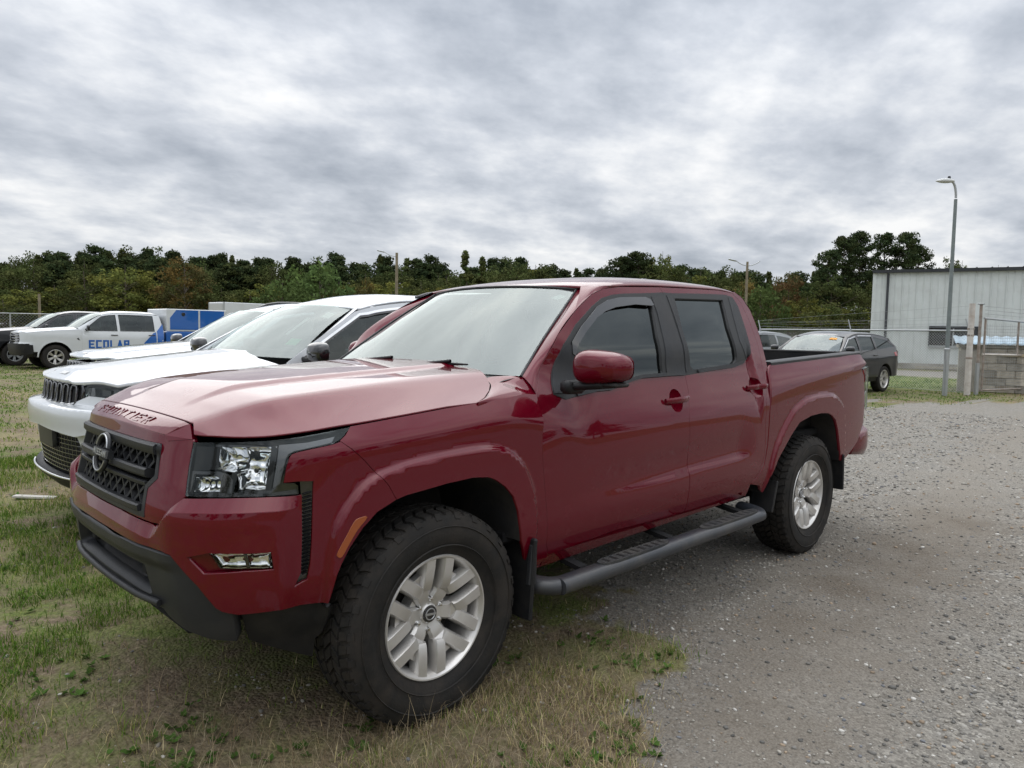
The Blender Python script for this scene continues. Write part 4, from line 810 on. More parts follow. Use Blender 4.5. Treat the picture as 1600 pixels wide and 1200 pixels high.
# mirrors
for sd in (1, -1):
    mr = empty('door_mirror', parent=TRUCK)
    if sd < 0: c_, s_ = math.cos(R(-70)), math.sin(R(-70)); hx_, hy_ = -.80, -.88; mr.rotation_euler = (0, 0, R(-70)); mr.location = (hx_-(c_*hx_-s_*hy_), hy_-(s_*hx_+c_*hy_), 0)
    cx_, cy_, cz_ = -.735, 1.055, 1.312; V = []; F = []; nu, nv = 28, 16
    for i in range(nv+1):
        a = -math.pi/2+math.pi*i/nv
        for j in range(nu):
            b = 2*math.pi*j/nu; ca = math.copysign(abs(math.cos(a))**.55, math.cos(a)); sa = math.copysign(abs(math.sin(a))**.9, math.sin(a))
            u = math.copysign(abs(math.cos(b))**.62, math.cos(b))*ca; v = math.copysign(abs(math.sin(b))**.75, math.sin(b))*ca; w_ = sa
            fwd = .095*w_ if w_ > 0 else .028*w_                          # front swells, back is nearly flat
            yy = u*.128; zz = v*(.072-.012*u)
            V.append((cx_+fwd+.018*u*0-.035*(u+1)*.5, (cy_+yy)*sd, cz_+zz))
    for i in range(nv):
        for j in range(nu): F.append((i*nu+j, i*nu+(j+1) % nu, (i+1)*nu+(j+1) % nu, (i+1)*nu+j))
    MB().add(V, F).build('mirror_cap', RED, mr, 60)
    gl = [(cx_-.034-.035*(u+1)*.5, (cy_+u*.112)*sd, cz_+v*.056) for u, v in [(math.copysign(abs(math.cos(b))**.5, math.cos(b)), math.copysign(abs(math.sin(b))**.6, math.sin(b))) for b in np.linspace(0, 2*math.pi, 25)[:-1]]]
    mk('mirror_glass', gl, [tuple(range(24))], CHROME, mr)
    mb = MB().box((-.745, .985*sd, 1.232), (.105, .20, .034), Matrix.Rotation(R(6)*sd, 3, 'X'), bev=.012); mb.box((-.735, .895*sd, 1.222), (.115, .07, .06), bev=.015); mb.build('mirror_arm', PLASTIC, mr, 50)
    MB().box((-.752, 1.05*sd, 1.243), (.10, .20, .02), bev=.007).build('mirror_underside', PLASTIC, mr, 50)
# step bars
for sd in (1, -1):
    sb = empty('step_bar', parent=TRUCK); path = [(-.52, .80, .395), (-.54, .90, .392), (-.60, .955, .39), (-.75, .965, .392), (-2.2, .965, .405), (-2.36, .955, .405), (-2.42, .90, .405), (-2.44, .80, .41)]
    path = smooth_poly(path, False, 5); V = []; F = []; n = 14
    P = [Vector(p) for p in path]
    for i, p in enumerate(P):
        t = (P[min(i+1, len(P)-1)]-P[max(i-1, 0)]).normalized(); u = t.cross(Vector((0, 0, 1))).normalized(); w_ = u.cross(t)
        for k in range(n):
            a = 2*math.pi*k/n; q = p+u*(.047*math.copysign(abs(math.cos(a))**.85, math.cos(a)))+w_*(.036*math.copysign(abs(math.sin(a))**.8, math.sin(a))); V.append((q.x, q.y*sd, q.z))
    for i in range(len(P)-1):
        for k in range(n): F.append((i*n+k, i*n+(k+1) % n, i*n+n+(k+1) % n, i*n+n+k))
    F += [tuple(range(n)), tuple(range(len(V)-n, len(V)))]
    MB().add(V, F).build('bar', simple('bar_black', (.028, .032, .040), .42, coat=.25, dirt=.3), sb, 50)
    for x0, x1 in ((-.86, -1.40), (-1.72, -2.32)):
        o_ = []; 
        for a in np.linspace(0, 2*math.pi, 29)[:-1]:
            cxp = (x0+x1)/2; hx = abs(x1-x0)/2; o_.append((cxp+hx*math.copysign(abs(math.cos(a))**.35, math.cos(a)), .964+.036*math.copysign(abs(math.sin(a))**.8, math.sin(a))))
        zz = lambda x: .392+(.405-.392)*(-.75-x)/1.45+.033
        MB().prism(o_, 0, .011, lambda u, v, h: (u, v*sd, zz(u)+h-.003)).build('step_pad', simple('pad_rubber', (.026, .028, .031), .7, bump=.6, bscale=180, dirt=.4), sb)
        for i in range(9): xx = x0+(x1-x0)*(.1+.8*i/8); MB().box((xx, .964*sd, zz(xx)+.0078), (.016, .045, .0025)).build('step_tread', PLASTIC, sb)
    for x in (-.80, -1.50, -2.28): MB().box((x, .80*sd, .43), (.05, .26, .022), Matrix.Rotation(R(8)*-sd, 3, 'X')).build('bar_bracket', DARK, sb)
# wheels
def tyre_mesh(R_=.4, w=.136, rim=.232):
    prof = [(rim-.012, -.085), (rim, -.104), (rim+.012, -.110), (rim+.035, -.122), (.30, -.134), (.335, -.135), (.362, -.128), (.383, -.117), (R_-.010, -.098), (R_-.009, -.05), (R_-.009, 0), (R_-.009, .05), (R_-.010, .098), (.383, .117), (.362, .128), (.335, .135), (.30, .134), (rim+.035, .122), (rim+.012, .110), (rim, .104), (rim-.012, .085)]
    mb = MB(); mb.lathe(prof, 96, 'Y')
    def blk(a, da, h0, h1, r0, r1, sk=0., hr0=None, hr1=None):         # block between axial h0..h1
        V = []
        for (r, e) in ((r0, .0), (r1, .0018)):
            for h, s_ in ((h0+e*np.sign(h1-h0), -1), (h1-e*np.sign(h1-h0), 1)):
                for q in (-1, 1):
                    an = a+q*(da/2-e/R_)+sk*(h-h0)*s_*0+sk*(h-(h0+h1)/2); rr = r
                    if hr0 is not None and r == r1: rr = hr0 if s_ < 0 else hr1
                    V.append((rr*math.cos(an), h, rr*math.sin(an)))
        mb.add(V, [(0, 1, 3, 2), (4, 6, 7, 5), (0, 4, 5, 1), (1, 5, 7, 3), (3, 7, 6, 2), (2, 6, 4, 0)])
    n = 52; st = 2*math.pi/n
    for k in range(n):
        a = k*st; j = (k % 2)*.10*st
        for sg in (1, -1):
            blk(a+(.5*st if sg < 0 else 0), st*.74, sg*.074, sg*.112, R_-.016, R_+.001, sg*.9, R_+.001, R_-.006)
            blk(a+(.5*st if sg < 0 else 0)+j, st*.62, sg*.112, sg*(.127-.004*(k % 2)), .372, .392-.003*(k % 2), sg*.3, R_-.008, .372)
            blk(a+.3*st+(.4*st if sg < 0 else 0), st*.78, sg*.028, sg*.068, R_-.016, R_+.002, -sg*1.6)
        blk(a+.12*st, st*.80, -.021, .021, R_-.016, R_+.002, 2.2)
    for rr in (.345, .275):                                              # sidewall rings
        for sg in (1,): mb.lathe([(rr-.003, sg*.1335), (rr, sg*.1375), (rr+.003, sg*.1335)], 72, 'Y')
    return mb
def rim_parts(parent):
    tag_ = parent
    mb = MB(); mb.lathe([(.2330, .100), (.2345, .106), (.231, .111), (.226, .110), (.219, .100), (.213, .088), (.205, .06), (.198, .0), (.200, -.07), (.226, -.10)], 80, 'Y'); mb.build('rim_barrel', ALLOY, parent, 40)
    mb = MB()
    def bar(pts, w0, w1, hs, d=.040):                                   # spoke piece: pts [(r, ang, face height)], width varying, chamfered edges
        V = []; F = []; m = len(pts)
        P = [Vector((r*math.cos(a), h, r*math.sin(a))) for r, a, h in pts]
        for i, p in enumerate(P):
            t = (P[min(i+1, m-1)]-P[max(i-1, 0)]); t.y = 0; t.normalize(); u = Vector((-t.z, 0, t.x)); wd = w0+(w1-w0)*i/(m-1)
            for x_, y_ in ((-.5-.10, -d), (-.5-.05, -.012), (-.5+.10, 0), (.5-.10, 0), (.5+.05, -.012), (.5+.10, -d)): V.append(p+u*(wd*x_)+Vector((0, y_, 0)))
        for i in range(m-1):
            for k in range(6): F.append((i*6+k, i*6+(k+1) % 6, i*6+6+(k+1) % 6, i*6+6+k))
        F += [tuple(range(6)), tuple(range(len(V)-6, len(V)))]
        mb.add(V, F)
    for k in range(6):
        a = k*math.pi/3
        bar([(.036, a, .052), (.060, a, .058), (.078, a, .066), (.098, a, .066), (.118, a, .082), (.135, a, .084)], .052, .078, None, .05)
        for sg in (1, -1):
            be = a+sg*math.pi/6; d_ = np.array([math.cos(be), math.sin(be)]); nn = np.array([-d_[1], d_[0]])*(-sg)*.044; pts = []
            for rr, hh in ((.098, .082), (.112, .090), (.150, .097), (.190, .101), (.2245, .102)): q = d_*rr+nn; pts.append((float(np.hypot(*q)), math.atan2(q[1], q[0]), hh))
            bar(pts, .047, .050, None, .045)
        V = [(r*math.cos(a+da), h, r*math.sin(a+da)) for r, da, h in ((.11, -.35, .066), (.11, .35, .066), (.178, .26, .078), (.178, -.26, .078))]; V += [(x_, y_-.03, z_) for x_, y_, z_ in V]; mb.add(V, [(0, 1, 2, 3), (7, 6, 5, 4), (0, 4, 5, 1), (1, 5, 6, 2), (2, 6, 7, 3), (3, 7, 4, 0)])
    mb.build('spokes', ALLOY, parent, 28)
    mb = MB(); mb.lathe([(.0, .062), (.030, .062), (.036, .058), (.040, .050), (.066, .044), (.088, .040), (.10, .0)], 48, 'Y')
    mb.build('hub', ALLOY, parent, 40)
    mb = MB(); mb.lathe([(.0, .0655), (.030, .0645), (.033, .060), (.033, .05)], 40, 'Y'); cap = mb.build('centre_cap', GLOSSB, parent, 40)
    mb = MB(); mb.tube([(.021*math.cos(a), .0655, .021*math.sin(a)) for a in np.linspace(0, 2*math.pi, 28)[:-1]], .0024, 6, closed=True); mb.box((0, .0655, 0), (.050, .004, .008)); mb.build('cap_emblem', PSILVER, parent)
    for k in range(6):
        a = k*math.pi/3+math.pi/6; c = (.0572*math.cos(a), 0, .0572*math.sin(a)); mb = MB(); mb.lathe([(0, .066), (.006, .065), (.0085, .060), (.0105, .046), (.0125, .040)], 10, 'Y', c); mb.build('lug_nut', CHROME, parent, 40)
    mb = MB(); mb.lathe([(0, -.012), (.16, -.012), (.165, -.03), (.165, -.05), (0, -.05)], 40, 'Y'); mb.build('brake_disc', simple('brake_iron', (.05, .046, .043), .6, metal=.5), parent, 40)
    MB().lathe([(.199, -.06), (0, -.07)], 40, 'Y').build('wheel_back', DARK, parent)
def tyre_lift(o): return o
wheel0 = empty('wheel', parent=TRUCK); tyre_mesh().build('tyre', RUBBER, wheel0, 30, fix=False); rim_parts(wheel0)
wheels = [wheel0]+[copy_tree(wheel0, TRUCK) for _ in range(3)]
for o, (x, sg, rot, st) in zip(wheels, ((0, 1, -.09, .0), (-3.2, 1, 1.0, 0), (0, -1, .3, .0), (-3.2, -1, .7, 0))):
    o.location = (x, .785*sg, .392); o.rotation_euler = (0, rot, st if sg > 0 else math.pi+st)
# underbody and driveline, so light does not leak through
for nm, c, d in (('frame_rail', (-1.9, .45, .50), (4.6, .09, .14)), ('frame_rail', (-1.9, -.45, .50), (4.6, .09, .14)), ('floor_pan', (-1.55, 0, .60), (2.3, 1.66, .05)), ('engine_tray', (.2, 0, .42), (1.1, .95, .03)), ('rear_axle', (-3.2, 0, .38), (.12, 1.35, .12)), ('front_axle', (0, 0, .40), (.10, 1.35, .08)), ('bed_underside', (-3.5, 0, .78), (1.75, 1.55, .05)), ('radiator_wall', (.55, 0, .75), (.05, 1.1, .62)), ('firewall', (-.6, 0, .85), (.05, 1.6, .6)), ('fuel_tank', (-2.3, .1, .48), (.8, .6, .2)), ('engine_block', (.0, 0, .80), (.7, .7, .45))):
    MB().box(c, d, bev=.01).build(nm, DARK, TRUCK)
# cabin
MB().box((-.93, 0, 1.10), (.52, 1.46, .20), bev=.05).build('dashboard', INTER, TRUCK, 50)
MB().tube([(-1.22+.02*math.sin(a), .38+.185*math.cos(a), 1.16+.17*math.sin(a)) for a in np.linspace(0, 2*math.pi, 33)[:-1]], .016, 8, closed=True).build('steering_wheel', INTER, TRUCK, 60)
for y in (.38, -.38):
    st = empty('front_seat', parent=TRUCK)
    MB().box((-1.72, y, 1.05), (.16, .50, .66), Matrix.Rotation(R(-14), 3, 'Y'), bev=.05).build('seat_back', SEATM, st, 50); MB().box((-1.82, y, 1.47), (.09, .26, .17), Matrix.Rotation(R(-8), 3, 'Y'), bev=.035).build('headrest', SEATM, st, 50); MB().box((-1.50, y, .72), (.50, .50, .14), bev=.04).build('seat_cushion', SEATM, st, 50)
rs = empty('rear_seat', parent=TRUCK); MB().box((-2.50, 0, 1.05), (.14, 1.36, .62), Matrix.Rotation(R(-8), 3, 'Y'), bev=.04).build('seat_back', SEATM, rs, 50)
for y in (-.45, 0, .45): MB().box((-2.54, y, 1.42), (.08, .24, .15), bev=.03).build('headrest', SEATM, rs, 50)
MB().box((-1.95, 0, 1.672), (1.2, 1.04, .02)).build('headliner', simple('headliner_grey', (.35, .34, .32), .9), TRUCK)
mm = empty('rear_view_mirror', parent=TRUCK); MB().box((-1.22, .02, 1.55), (.03, .25, .07), Matrix.Rotation(R(18), 3, 'Y'), bev=.012).build('mirror_body', INTER, mm, 50); MB().tube([(-1.21, .0, 1.56), (-1.15, 0, 1.62)], .012, 8).build('mirror_stem', INTER, mm)
MB().box((-1.12, 0, 1.625), (.12, .16, .05), Matrix.Rotation(R(35), 3, 'Y'), bev=.015).build('camera_housing', INTER, TRUCK, 50)
q = [WSH(np.array([u]), np.array([v]))[0]+np.array([-.008, 0, -.008]) for u, v in ((.80, .865), (.875, .845), (.93, .90), (.86, .925))]; mk('windshield_sticker', q, [(0, 1, 2, 3)], PAPER, TRUCK)
# wipers at the base of the glass
for (u0, v0, u1, v1, ym) in ((.30, .035, .62, .05, .25), (-.40, .035, .12, .055, -.4)):
    wp = empty('wiper', parent=TRUCK); A = WSH(np.array([u0]), np.array([v0]))[0]+np.array([.012, 0, .016]); B = WSH(np.array([u1]), np.array([v1]))[0]+np.array([.012, 0, .014]); c = A*.5+B*.5
    MB().tube([A-(B-A)*.15, A, c, B], [.006, .007, .008, .004], 8).build('wiper_blade', PLASTIC, wp, 60); MB().tube([A+np.array([.05, -.12, -.02]), A*.4+B*.6+np.array([.006, 0, .014]), c+np.array([.0, 0, .012])], [.012, .008, .006], 8).build('wiper_arm', PLASTIC, wp, 60)
cowlp = np.array([[WSH(np.array([u]), np.array([0.0]))[0]+np.array([dx, 0, dz]) for u in np.linspace(-.97, .97, 25)] for dx, dz in ((-.03, .0), (.06, -.015), (.14, -.03))]); grid_mesh('cowl_grille', cowlp, PLASTIC, TRUCK, flip=False)
# ------------------------------------------------------------------ the other vehicles: one builder, different measures
def simple_tyre(R_, rim, w):
    mb = MB(); h = w/2
    mb.lathe([(rim-.01, -h*.75), (rim+.004, -h*.86), (rim+.03, -h*.96), ((rim+R_)/2, -h), (R_-.03, -h*.94), (R_-.006, -h*.78), (R_, -h*.5), (R_, -h*.22), (R_-.008, -h*.20), (R_-.008, -h*.14), (R_, -h*.12), (R_, h*.12), (R_-.008, h*.14), (R_-.008, h*.20), (R_, h*.22), (R_, h*.5), (R_-.006, h*.78), (R_-.03, h*.94), ((rim+R_)/2, h), (rim+.03, h*.96), (rim+.004, h*.86), (rim-.01, h*.75)], 56, 'Y')
    return mb
def simple_rim(parent, rim, w, spokes, mat, pair=True):
    h = w/2; MB().lathe([(rim, h*.8), (rim+.004, h*.9), (rim-.006, h*.92), (rim-.02, h*.7), (rim-.03, 0), (rim-.025, -h*.8)], 48, 'Y').build('rim_barrel', mat, parent, 40)
    mb = MB()
    for k in range(spokes):
        a = 2*math.pi*k/spokes
        for da in ((-.13, .13) if pair else (0,)):
            r0, r1 = rim*.18, rim*.985; V = []
            for r, hh, ww in ((r0, h*.45, .045), (r1, h*.72, .040)):
                c = Vector((r*math.cos(a+da*(r/r1)), hh, r*math.sin(a+da*(r/r1)))); u = Vector((-math.sin(a), 0, math.cos(a)))*ww*(.5 if pair else .75)
                V += [c-u*1.1-Vector((0, .03, 0)), c-u*.7, c+u*.7, c+u*1.1-Vector((0, .03, 0))]
            mb.add(V, [(0, 1, 5, 4), (1, 2, 6, 5), (2, 3, 7, 6), (3, 0, 4, 7)])
    mb.build('spokes', mat, parent, 30)
    MB().lathe([(0, h*.52), (rim*.14, h*.52), (rim*.24, h*.45), (rim*.26, h*.2)], 24, 'Y').build('centre_cap', mat, parent, 40)
    MB().lathe([(rim-.03, -h*.2), (0, -h*.25)], 32, 'Y').build('wheel_back', DARK, parent)
def make_wall(xf, xr, hw, af, ar, pf, of, osd, zc, zk, zw):
    y = np.concatenate([np.linspace(0, .8, 9), [.87, .92, .96, .985]])*hw
    front = [(xf-af*(1-(1-(q/hw)**pf)**(1/pf)), q) for q in y]; rear = [(xr+ar*(1-(1-(q/hw)**3)**(1/3)), q) for q in y]
    xa, xb = front[-1][0], rear[-1][0]; side = [(x, hw) for x in np.linspace(xa-.25, xb+.25, 9)]
    P = np.array([(2*front[0][0]-front[1][0]-.0, -front[1][1])]+front+side+rear[::-1]); P[0, 0] = front[1][0]
    t = np.concatenate([[0], np.cumsum(np.hypot(*np.diff(P, axis=0).T))]); t -= t[1]; sp = spline(t, P); ss = np.linspace(0, t[-1], 2000); pp = sp(ss); k = (pp[:, 1] > hw*.55)
    OF = pch(*zip(*of)); OS = pch(*zip(*osd)); sc = t[1+len(front)]
    def Wc(s, z):
        s = np.asarray(s, float); z = np.asarray(z, float); a = np.abs(s); p = sp(a); e = 1e-3; d = sp(a+e)-sp(a-e); n = np.stack([d[..., 1], -d[..., 0]], -1); n /= np.linalg.norm(n, axis=-1, keepdims=True)
        wf = 1-sst(sc*.45, sc*1.0, a); o = wf*OF(z)+(1-wf)*(OS(z)-zk*softplus(z-zc, zw))
        q = np.stack([p[..., 0]+n[..., 0]*o, p[..., 1]+n[..., 1]*o, z+0*o], -1); q[..., 1] *= np.where(s < 0, -1, 1); return q
    def sx(x): return np.interp(-np.asarray(x, float), -pp[k, 0], ss[k])
    return Wc, sx, t[-1]
def build_car(nm, S):
    root = empty(nm); P_, B_ = S['paint'], S.get('trim', PLASTIC)
    Wc, sx, smax = make_wall(S['xf'], S['xr'], S['hw'], S.get('af', .75), S.get('ar', .5), S.get('pf', 2.6), S['of'], S['os'], S['zc'], S.get('zk', .35), S.get('zw', .02))
    xz2 = lambda l: [(float(sx(x)), z) for x, z in l]
    by, bz = S['belt_y'], S['belt_z']; bs = S.get('belt_slope', 0.)
    belt = lambda x: bz+bs*(S['xA']-x)
    def Gy(x, z): d = z-bz; return by-.34*d-.16*d*d-.03*sst(S['xA']-.1, S['xA']+.4, x)
    def SD(x, z):
        x = np.asarray(x, float); z = np.asarray(z, float); q = Wc(sx(x), smin(z, bz+.03+0*z, .05)); y = smin(q[..., 1], Gy(x, z), .03); return np.stack([x+0*y, y, z+0*y], -1)
    Rw, wb = S['Rw'], S['wb']; arch_r = Rw+S.get('arch_gap', .06); zb = S['sill']
    def arch(cx, n=15):
        th = np.linspace(math.acos(min(1, max(-1, (0))))+math.pi/2, -math.pi/2+math.pi/2, n); out = []
        lo = math.asin(max(-1, min(1, (zb-Rw)/arch_r)))
        for a in np.linspace(math.pi-lo, lo, n): out.append((cx+arch_r*math.cos(a), Rw+arch_r*math.sin(a)))
        return out                                                     # from rear (-x) to front (+x)
    hoodz, cowlz = S['hood_z'], S['cowl_z']; xh = S['hood_x']; xA = S['xA']
    ez = pch([xA-.3, xA, (xA+xh)/2, xh-.15, xh], [cowlz-.03, cowlz-.045, (cowlz+hoodz)/2-.03, hoodz-.035, hoodz-.06]) if True else None
    st = S.get('step', .05)
    g = .004
    for sd in (1, -1):
        fo = [(x, float(ez(x))) for x in np.linspace(S['xfen'], xA, 8)]+[(xA, zb)]+[(-arch_r*1.0+0*1, zb)][:0]+arch(0)+[(arch_r+.02, S['fen_lo']), (S['xfen'], S['fen_lo'])]
        panel('fender', inset(xz2(fo), g), Wc, root, P_, st, side=sd, flange=.02)
        rl = S['roof']; zr = pch(*zip(*sorted(rl)))                     # roof rail height over x
        xw1 = S['ws_top'][0]
        doors = S['doors']                                             # x of the gaps
        for i in range(len(doors)-1):
            a, b = doors[i], doors[i+1]
            dn = empty('front_door' if i == 0 else 'rear_door', parent=root)
            def top(x): 
                if x > xw1-.02: return belt(x)+(zr(xw1-.02)-.01-belt(xA))*np.clip((xA+.02-x)/(xA+.02-xw1), 0, 1)**.95
                return float(zr(x))-.012
            up = [(x, float(top(x))) for x in np.linspace(a if i else xA, b, 14)]
            lowb = [(b, zb)]
            if b < -wb+arch_r+.02: ar_ = [p for p in arch(-wb) if p[0] > b-.001 or p[1] > Rw]; lowb = [(b, max(zb, Rw+math.sqrt(max(0, arch_r**2-(b+wb)**2))))]+[p for p in arch(-wb)[::-1][::-1] if p[0] > b+.02 and p[0] > -wb][0:]
            o_ = up+lowb+[(a if i else xA, zb)]
            wl = [(x, float(belt(x))+.012) for x in np.linspace((a if i else xA-.10)-.05, b+.06, 8)]
            wu = [(x, max(float(top(x))-.065, float(belt(x))+.03)) for x in np.linspace(b+.06, (a if i else xA-.10)-.05, 14)]
            win = wl+wu
            panel('door_skin', inset(o_, g), SD, dn, P_, st, holes=[inset(win, -.012)], side=sd, sgn=-1, flange=.02)
            panel('window_trim', inset(win, -.028), SD, dn, S.get('wtrim', GLOSSB), st, holes=[inset(win, .006)], side=sd, sgn=-1, lift=.004, flange=.006)
            if S.get('chrome'): 
                wt = wu[:-1]; panel('window_chrome', [(x, z+.030) for x, z in wt]+[(x, z+.012) for x, z in wt[::-1]], off(SD, -.008), dn, CHROME, st, side=sd, sgn=-1, flange=.006)
            panel('window', win, SD, dn, S.get('glass_side', TINTED), .12, side=sd, sgn=-1, lift=-.012, flange=0)
            hx = b+.16; hz = belt(hx)-.13; y = float(SD(np.array([hx]), np.array([hz]))[0, 1])
            MB().box((hx, (y+.016)*sd, hz), (.22, .022, .03), bev=.007).build('door_handle', S.get('handle', P_), dn, 40)
        # behind the rear door
        xe = doors[-1]
        if S['type'] == 'suv':
            q = [(x, float(zr(x))-.012) for x in np.linspace(xe, S['xr_top'], 8)]+[(S['xr']+.10, belt(xe)+.05), (S['xr']+.06, .8), (S['xr']+.08, .45), (-wb-arch_r-.02, .42)]+arch(-wb)+[(xe, max(zb, Rw+math.sqrt(max(0, arch_r**2-(xe+wb)**2))))]
            seen = []; [seen.append(p) for p in q if not seen or (abs(p[0]-seen[-1][0])+abs(p[1]-seen[-1][1]) > 1e-3)]
            q = [p for p in seen if not (p[1] <= Rw+.02 and p[0] > xe)]
            win = [(xe-.05, float(belt(xe))+.02), (xe-.05, float(zr(xe))-.08), (S['xr_top']+.12, float(zr(S['xr_top']+.1))-.085), (S['xr']+.30, belt(xe)+.10)]
            panel('quarter_panel', inset(q, g), SD, root, P_, st, holes=[win], side=sd, sgn=-1, flange=.02)
            panel('quarter_window', inset(win, -.02), SD, root, PRIVACY, .12, side=sd, sgn=-1, lift=-.006, flange=0)
            panel('tail_lamp', inset([(S['xr']+.42, belt(xe)-.06), (S['xr']+.10, belt(xe)-.02), (S['xr']+.10, belt(xe)-.17), (S['xr']+.40, belt(xe)-.15)], .002), SD, root, REDLENS, .06, side=sd, sgn=-1, lift=.008, flange=.01)
        for cx in (0, -wb):
            A = np.array([Wc(float(sx(x)), z) for x, z in arch(cx)]); A[:, 1] -= .01; Bq = A.copy(); Bq[:, 1] = S['hw']-.42; loft('wheel_arch_liner', A, Bq, LINER, root, 3, side=sd)
            n = len(Bq); mk('wheel_arch_wall', [(p[0], p[1]*sd, p[2]) for p in Bq], [tuple(range(n))], LINER, root)
            if S.get('clad'):
                R2 = arch_r+S['clad']; outer = [(cx+R2*math.cos(a), Rw+R2*math.sin(a)) for a in np.linspace(math.pi-.0, 0, 17)]; inn = [(cx+(arch_r-.004)*math.cos(a), Rw+(arch_r-.004)*math.sin(a)) for a in np.linspace(math.pi, 0, 17)]
                panel('arch_moulding', outer+inn[::-1], SD, root, S.get('clad_mat', PLASTIC), .04, side=sd, sgn=-1, lift=.012, flange=.02)
        panel('rocker_panel', [(-arch_r-.01, zb-.004), (-wb+arch_r+.01, zb-.004), (-wb+arch_r+.01, zb-.12), (-arch_r-.01, zb-.12)], off(SD, .02), root, S.get('rocker', B_), .1, side=sd, sgn=-1, flange=.03)
        # mirror
        mr = empty('door_mirror', parent=root); my = float(SD(np.array([xA-.16]), np.array([bz+.06]))[0, 1]); ms = S.get('mirror', (.11, .075, .16))
        V = []; F = []; nu, nv = 16, 8
        for i in range(nv+1):
            a = -math.pi/2+math.pi*i/nv
            for j in range(nu):
                b2 = 2*math.pi*j/nu; f = lambda c, e: math.copysign(abs(c)**e, c); V.append((xA-.17+ms[2]*.5*f(math.sin(a), .8)*(.35 if a < 0 else 1), (my+.06+ms[0]+ms[0]*f(math.cos(b2), .6)*f(math.cos(a), .6))*sd, bz+.085+S.get('mz', 0)+ms[1]*f(math.sin(b2), .6)*f(math.cos(a), .6)))
        for i in range(nv):
            for j in range(nu): F.append((i*nu+j, i*nu+(j+1) % nu, (i+1)*nu+(j+1) % nu, (i+1)*nu+j))
        MB().add(V, F).build('mirror_cap', S.get('mirror_mat', BLACKP), mr, 50)
        MB().box((xA-.16, (my+.04)*sd, bz+.03+S.get('mz', 0)), (.10, .18, .04), bev=.01).build('mirror_arm', PLASTIC, mr, 40)
        # A pillar
        xw0, yw0, zw0 = S['ws_bot']; xw1, yw1, zw1 = S['ws_top']; A = []; Bq = []
        for t in np.linspace(0, 1, 10):
            x = xA+.0+(xw1-.02-xA)*t; z = belt(x)-.02+(float(zr(xw1-.02))+.005-belt(xA)+.02)*t**.95; A.append(SD(np.array([x+.005]), np.array([z]))[0]); Bq.append((xw0+(xw1-xw0)*t, yw0+(yw1-yw0)*t, zw0+(zw1-zw0)*t))
        loft('a_pillar', A, Bq, S.get('pillar', P_), root, 5, bulge=np.array([.3, .6, .3])*.02, side=sd, flip=True)
        # wheels
    ux0, uy0, uz0 = S['ws_bot']; ux1, uy1, uz1 = S['ws_top']
    def WSc(u, v): u = np.asarray(u, float); v = np.asarray(v, float); k = 1-np.abs(u)**2.2; return np.stack([ux0+(ux1-ux0)*v+.03*np.sin(v*math.pi)*0+(.15-.05*v)*k, (uy0+(uy1-uy0)*v)*u, uz0+(uz1-uz0)*v+.035*np.sin(v*math.pi)+(.005+.03*v)*k], -1)
    panel('windshield', [(-1, 0), (1, 0), (1, 1), (-1, 1)], WSc, root, WSHIELD, .1, flange=0, eps=.004)
    panel('windshield_border', [(-1, 0), (1, 0), (1, 1), (-1, 1)], WSc, root, FRIT, .1, holes=[[(-.90, .09), (.90, .09), (.94, .95), (-.94, .95)]], flange=0, lift=-.004, eps=.004)
    zr = pch(*zip(*sorted(S['roof']))); xr0, xr1 = S['roof_span']
    def RFc(x, t): x = np.asarray(x, float); t = np.asarray(t, float); z0 = zr(x)-.005; yr = Gy(x, z0); cr = S.get('crown', .07)*sst(xr1-.05, xr1+.25, x)*(.45+.55*sst(xr0+.02, xr0-.5, x)); return np.stack([x+0*t, yr*t, z0+cr*np.maximum(1-np.abs(t)**2.6, 0)**.55], -1)
    panel('roof', [(xr0-.09*abs(t)**2.2+.10, t) for t in np.linspace(-.995, .995, 21)]+[(xr1, .995), (xr1, -.995)], RFc, root, S.get('roof_mat', P_), .06, flange=.012)
    # back of the cabin
    L_ = np.array([(xr1, float(Gy(xr1, zr(xr1)))-.0, float(zr(xr1))), (S['xr_mid'], by-.02, bz+.02), (S['xr_mid']-S.get('tail_bulge', .05), by-.02, .75), (S['xr_mid'], by-.03, .45)]); t = np.linspace(-1, 1, 13); Pq = np.stack([np.stack([np.full(13, p[0])-.05*(1-t**2), p[1]*t, np.full(13, p[2])], 1) for p in L_]); Pq[0, :, 2] += S.get('crown', .07)*.3*(1-t**4)
    grid_mesh('back_panel', Pq, P_, root); qq = Pq[:2, 2:-2].copy(); w_ = np.array([[.85], [.2]]); a0 = Pq[0, 2:-2]; a1 = Pq[1, 2:-2]; qq = np.stack([a0*.88+a1*.12, a0*.1+a1*.9]); qq[..., 0] -= .012; grid_mesh('rear_window', qq, PRIVACY, root)
    # hood
    hy = S['hood_y']
    def HDc(x, y):
        x = np.asarray(x, float); a = np.abs(np.asarray(y, float)); e = ez(x); zt = hoodz+(cowlz+.03-hoodz)*np.clip((xh-x)/(xh-xA), 0, 1.3)**.85; ye = Wc(sx(np.minimum(x, S['xfen'])), e)[..., 1]; ya = ye*S.get('ridge', .72)
        z = zt+.018*(1-(a/ya)**2)*(a < ya)+(e-zt)/(np.maximum(ye-ya, .05))*softplus(a-ya, .02)-.012*sst(ya*.55, ya*.45, a)*S.get('bulge', -1)
        z = z-S.get('nose_drop', .045)*sst(xh-.22, xh+.02, x)**2; return np.stack([x+0*a, np.asarray(y, float)+0*x, z], -1)
